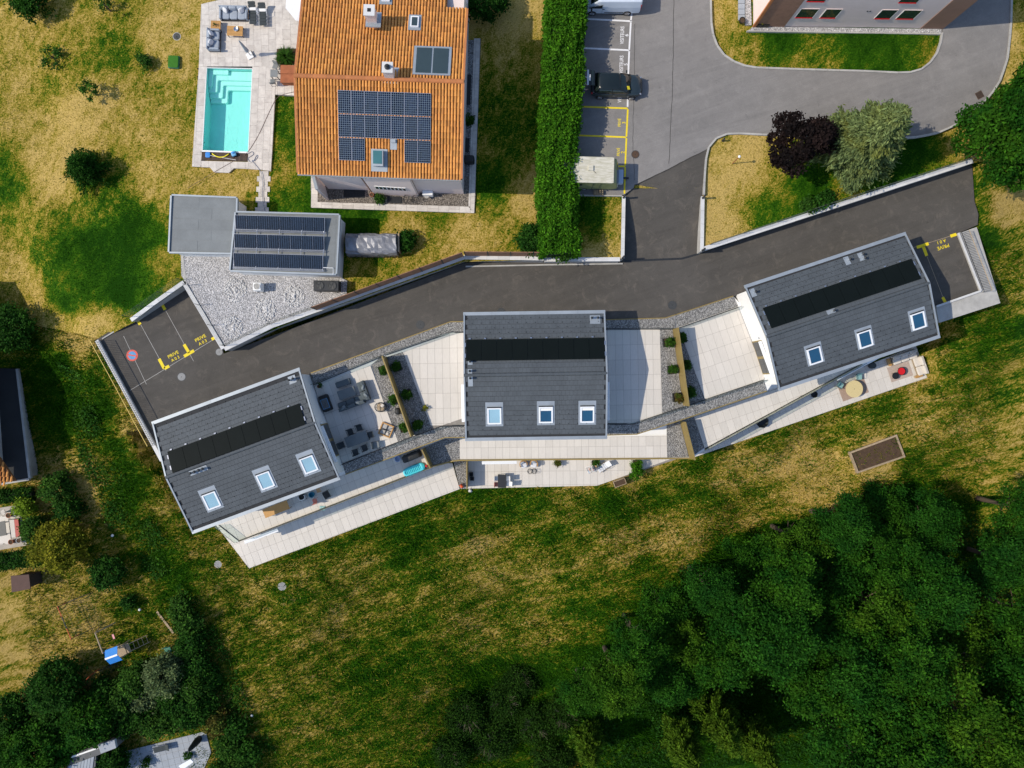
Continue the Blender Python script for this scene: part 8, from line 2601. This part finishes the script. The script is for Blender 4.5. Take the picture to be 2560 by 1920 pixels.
ux, uy = Vector((math.cos(ang), math.sin(ang), 0)), Vector((-math.sin(ang), math.cos(ang), 0))
pc = Vector((pc.x, pc.y, zb))
MB().box(pc + Vector((0, 0, 1.15)), (1.1, 1.05, .08), rz=ang).build('platform', M['timber'], t)
for sx_ in (-1, 1):
    for sy_ in (-1, 1): MB().box(pc + ux * sx_ * .5 + uy * sy_ * .48 + Vector((0, 0, 1.1)), (.08, .08, 2.2), rz=ang).build('post', M['timber'], t)
for s in (-1, 1):
    c = pc + uy * s * .33 + Vector((0, 0, 2.38))
    MB().box(c, (1.2, .82, .03), rz=ang, rx=-s * .55).build('roof_panel', M['blue_plastic'], t)
MB().box(pc + Vector((0, 0, 2.6)), (1.2, .16, .03), rz=ang).build('ridge_cap', M['white_plastic'], t)
m = MB()
m.loft([[pc + ux * x + uy * y + Vector((0, 0, z + e)) for y, e in ((-.24, .12), (-.22, 0), (.22, 0), (.24, .12), (.27, .12), (.25, -.04), (-.25, -.04), (-.27, .12))] for x, z in ((-.55, 1.2), (-.9, .95), (-1.5, .45), (-1.9, .22), (-2.15, .18))])
m.build('slide', M['blue_plastic'], t)
for k in range(5): MB().box(pc + ux * (.62 + k * .08) + uy * 0 + Vector((0, 0, 1.12)), (.07, .9, .03), rz=ang).build('deck_board', M['timber'], t)
for s in (-1, 1): MB().tube([pc + ux * 1.0 + uy * s * .35 + Vector((0, 0, 1.1)), pc + ux * 2.3 + uy * s * .35], .035, 6).build('ladder_rail', M['timber'], t)
for k in range(4): MB().tube([pc + ux * (1.25 + k * .3) + uy * .35 + Vector((0, 0, .88 - k * .25)), pc + ux * (1.25 + k * .3) - uy * .35 + Vector((0, 0, .88 - k * .25))], .025, 6).build('rung', M['timber'], t)
sw = a + (b - a) * .5
for s in (-1, 1): MB().tube([sw + (b - a) * s * .09 + Vector((0, 0, 2.2)), sw + (b - a) * s * .09 + Vector((.35, 0, .5))], .01, 4).build('rope', M['mesh'], t)
MB().box(sw + Vector((.35, 0, .48)), (.18, .46, .03), rz=ang).build('swing_seat', M['pink_plastic'], t)
b0 = G(414, 1555)
t = thing('loose_plank', 'long pale plank lying in the grass of the play garden', 'plank', b0)
q0, q1 = G(393, 1528), G(434, 1582)
MB().box((q0 + q1) / 2 + Vector((0, 0, .06)), ((q1 - q0).length, .2, .05), rz=math.atan2(q1.y - q0.y, q1.x - q0.x), ry=-math.atan2(q1.z - q0.z, (q1 - q0).xy.length)).build('board', M['timber'], t)
g = G(425, 1621)
t = thing('plastic_chair', 'green plastic garden chair beside the hedge shrubs', 'chair', g, .4)
MB().puff((0, 0, .42), (.62, .6, .06), e=5).build('seat', M['green_plastic'], t, local=True, smooth=True)
MB().puff((0, .33, .68), (.6, .06, .55), rx=-.25, e=5).build('backrest', M['green_plastic'], t, local=True, smooth=True)
for s in (-1, 1):
    for e in (-1, 1): MB().tube([(s * .24, e * .24, .42), (s * .28, e * .28, 0)], .03, 6).build('leg', M['green_plastic'], t, local=True)
for px, py, w_ in ((351, 1523, 'white football on the play lawn'), (370, 1813, 'white ball in the grass above the slab patio'), (631, 1787, 'white ball lying in the meadow grass'), (283, 1338, 'white ball in the grass bank east of the yellow green tree')):
    g = G(px, py)
    t = thing('football', w_, 'ball', g)
    MB().puff((0, 0, .13), (.26, .26, .26), e=2).build('ball', M['white_plastic'], t, local=True, smooth=True)
b0 = G(165, 1190)
t = thing('garden_pallet', 'dark slatted wooden pallet on the bank beside the green bush', 'pallet', b0, .12)
for k in range(5): MB().box((0, -.4 + k * .2, .12), (.6, .09, .03)).build('slat', M['dark_wood'], t, local=True)
for s in (-1, 1): MB().box((s * .25, 0, .05), (.08, .95, .1)).build('bearer', M['dark_wood'], t, local=True)
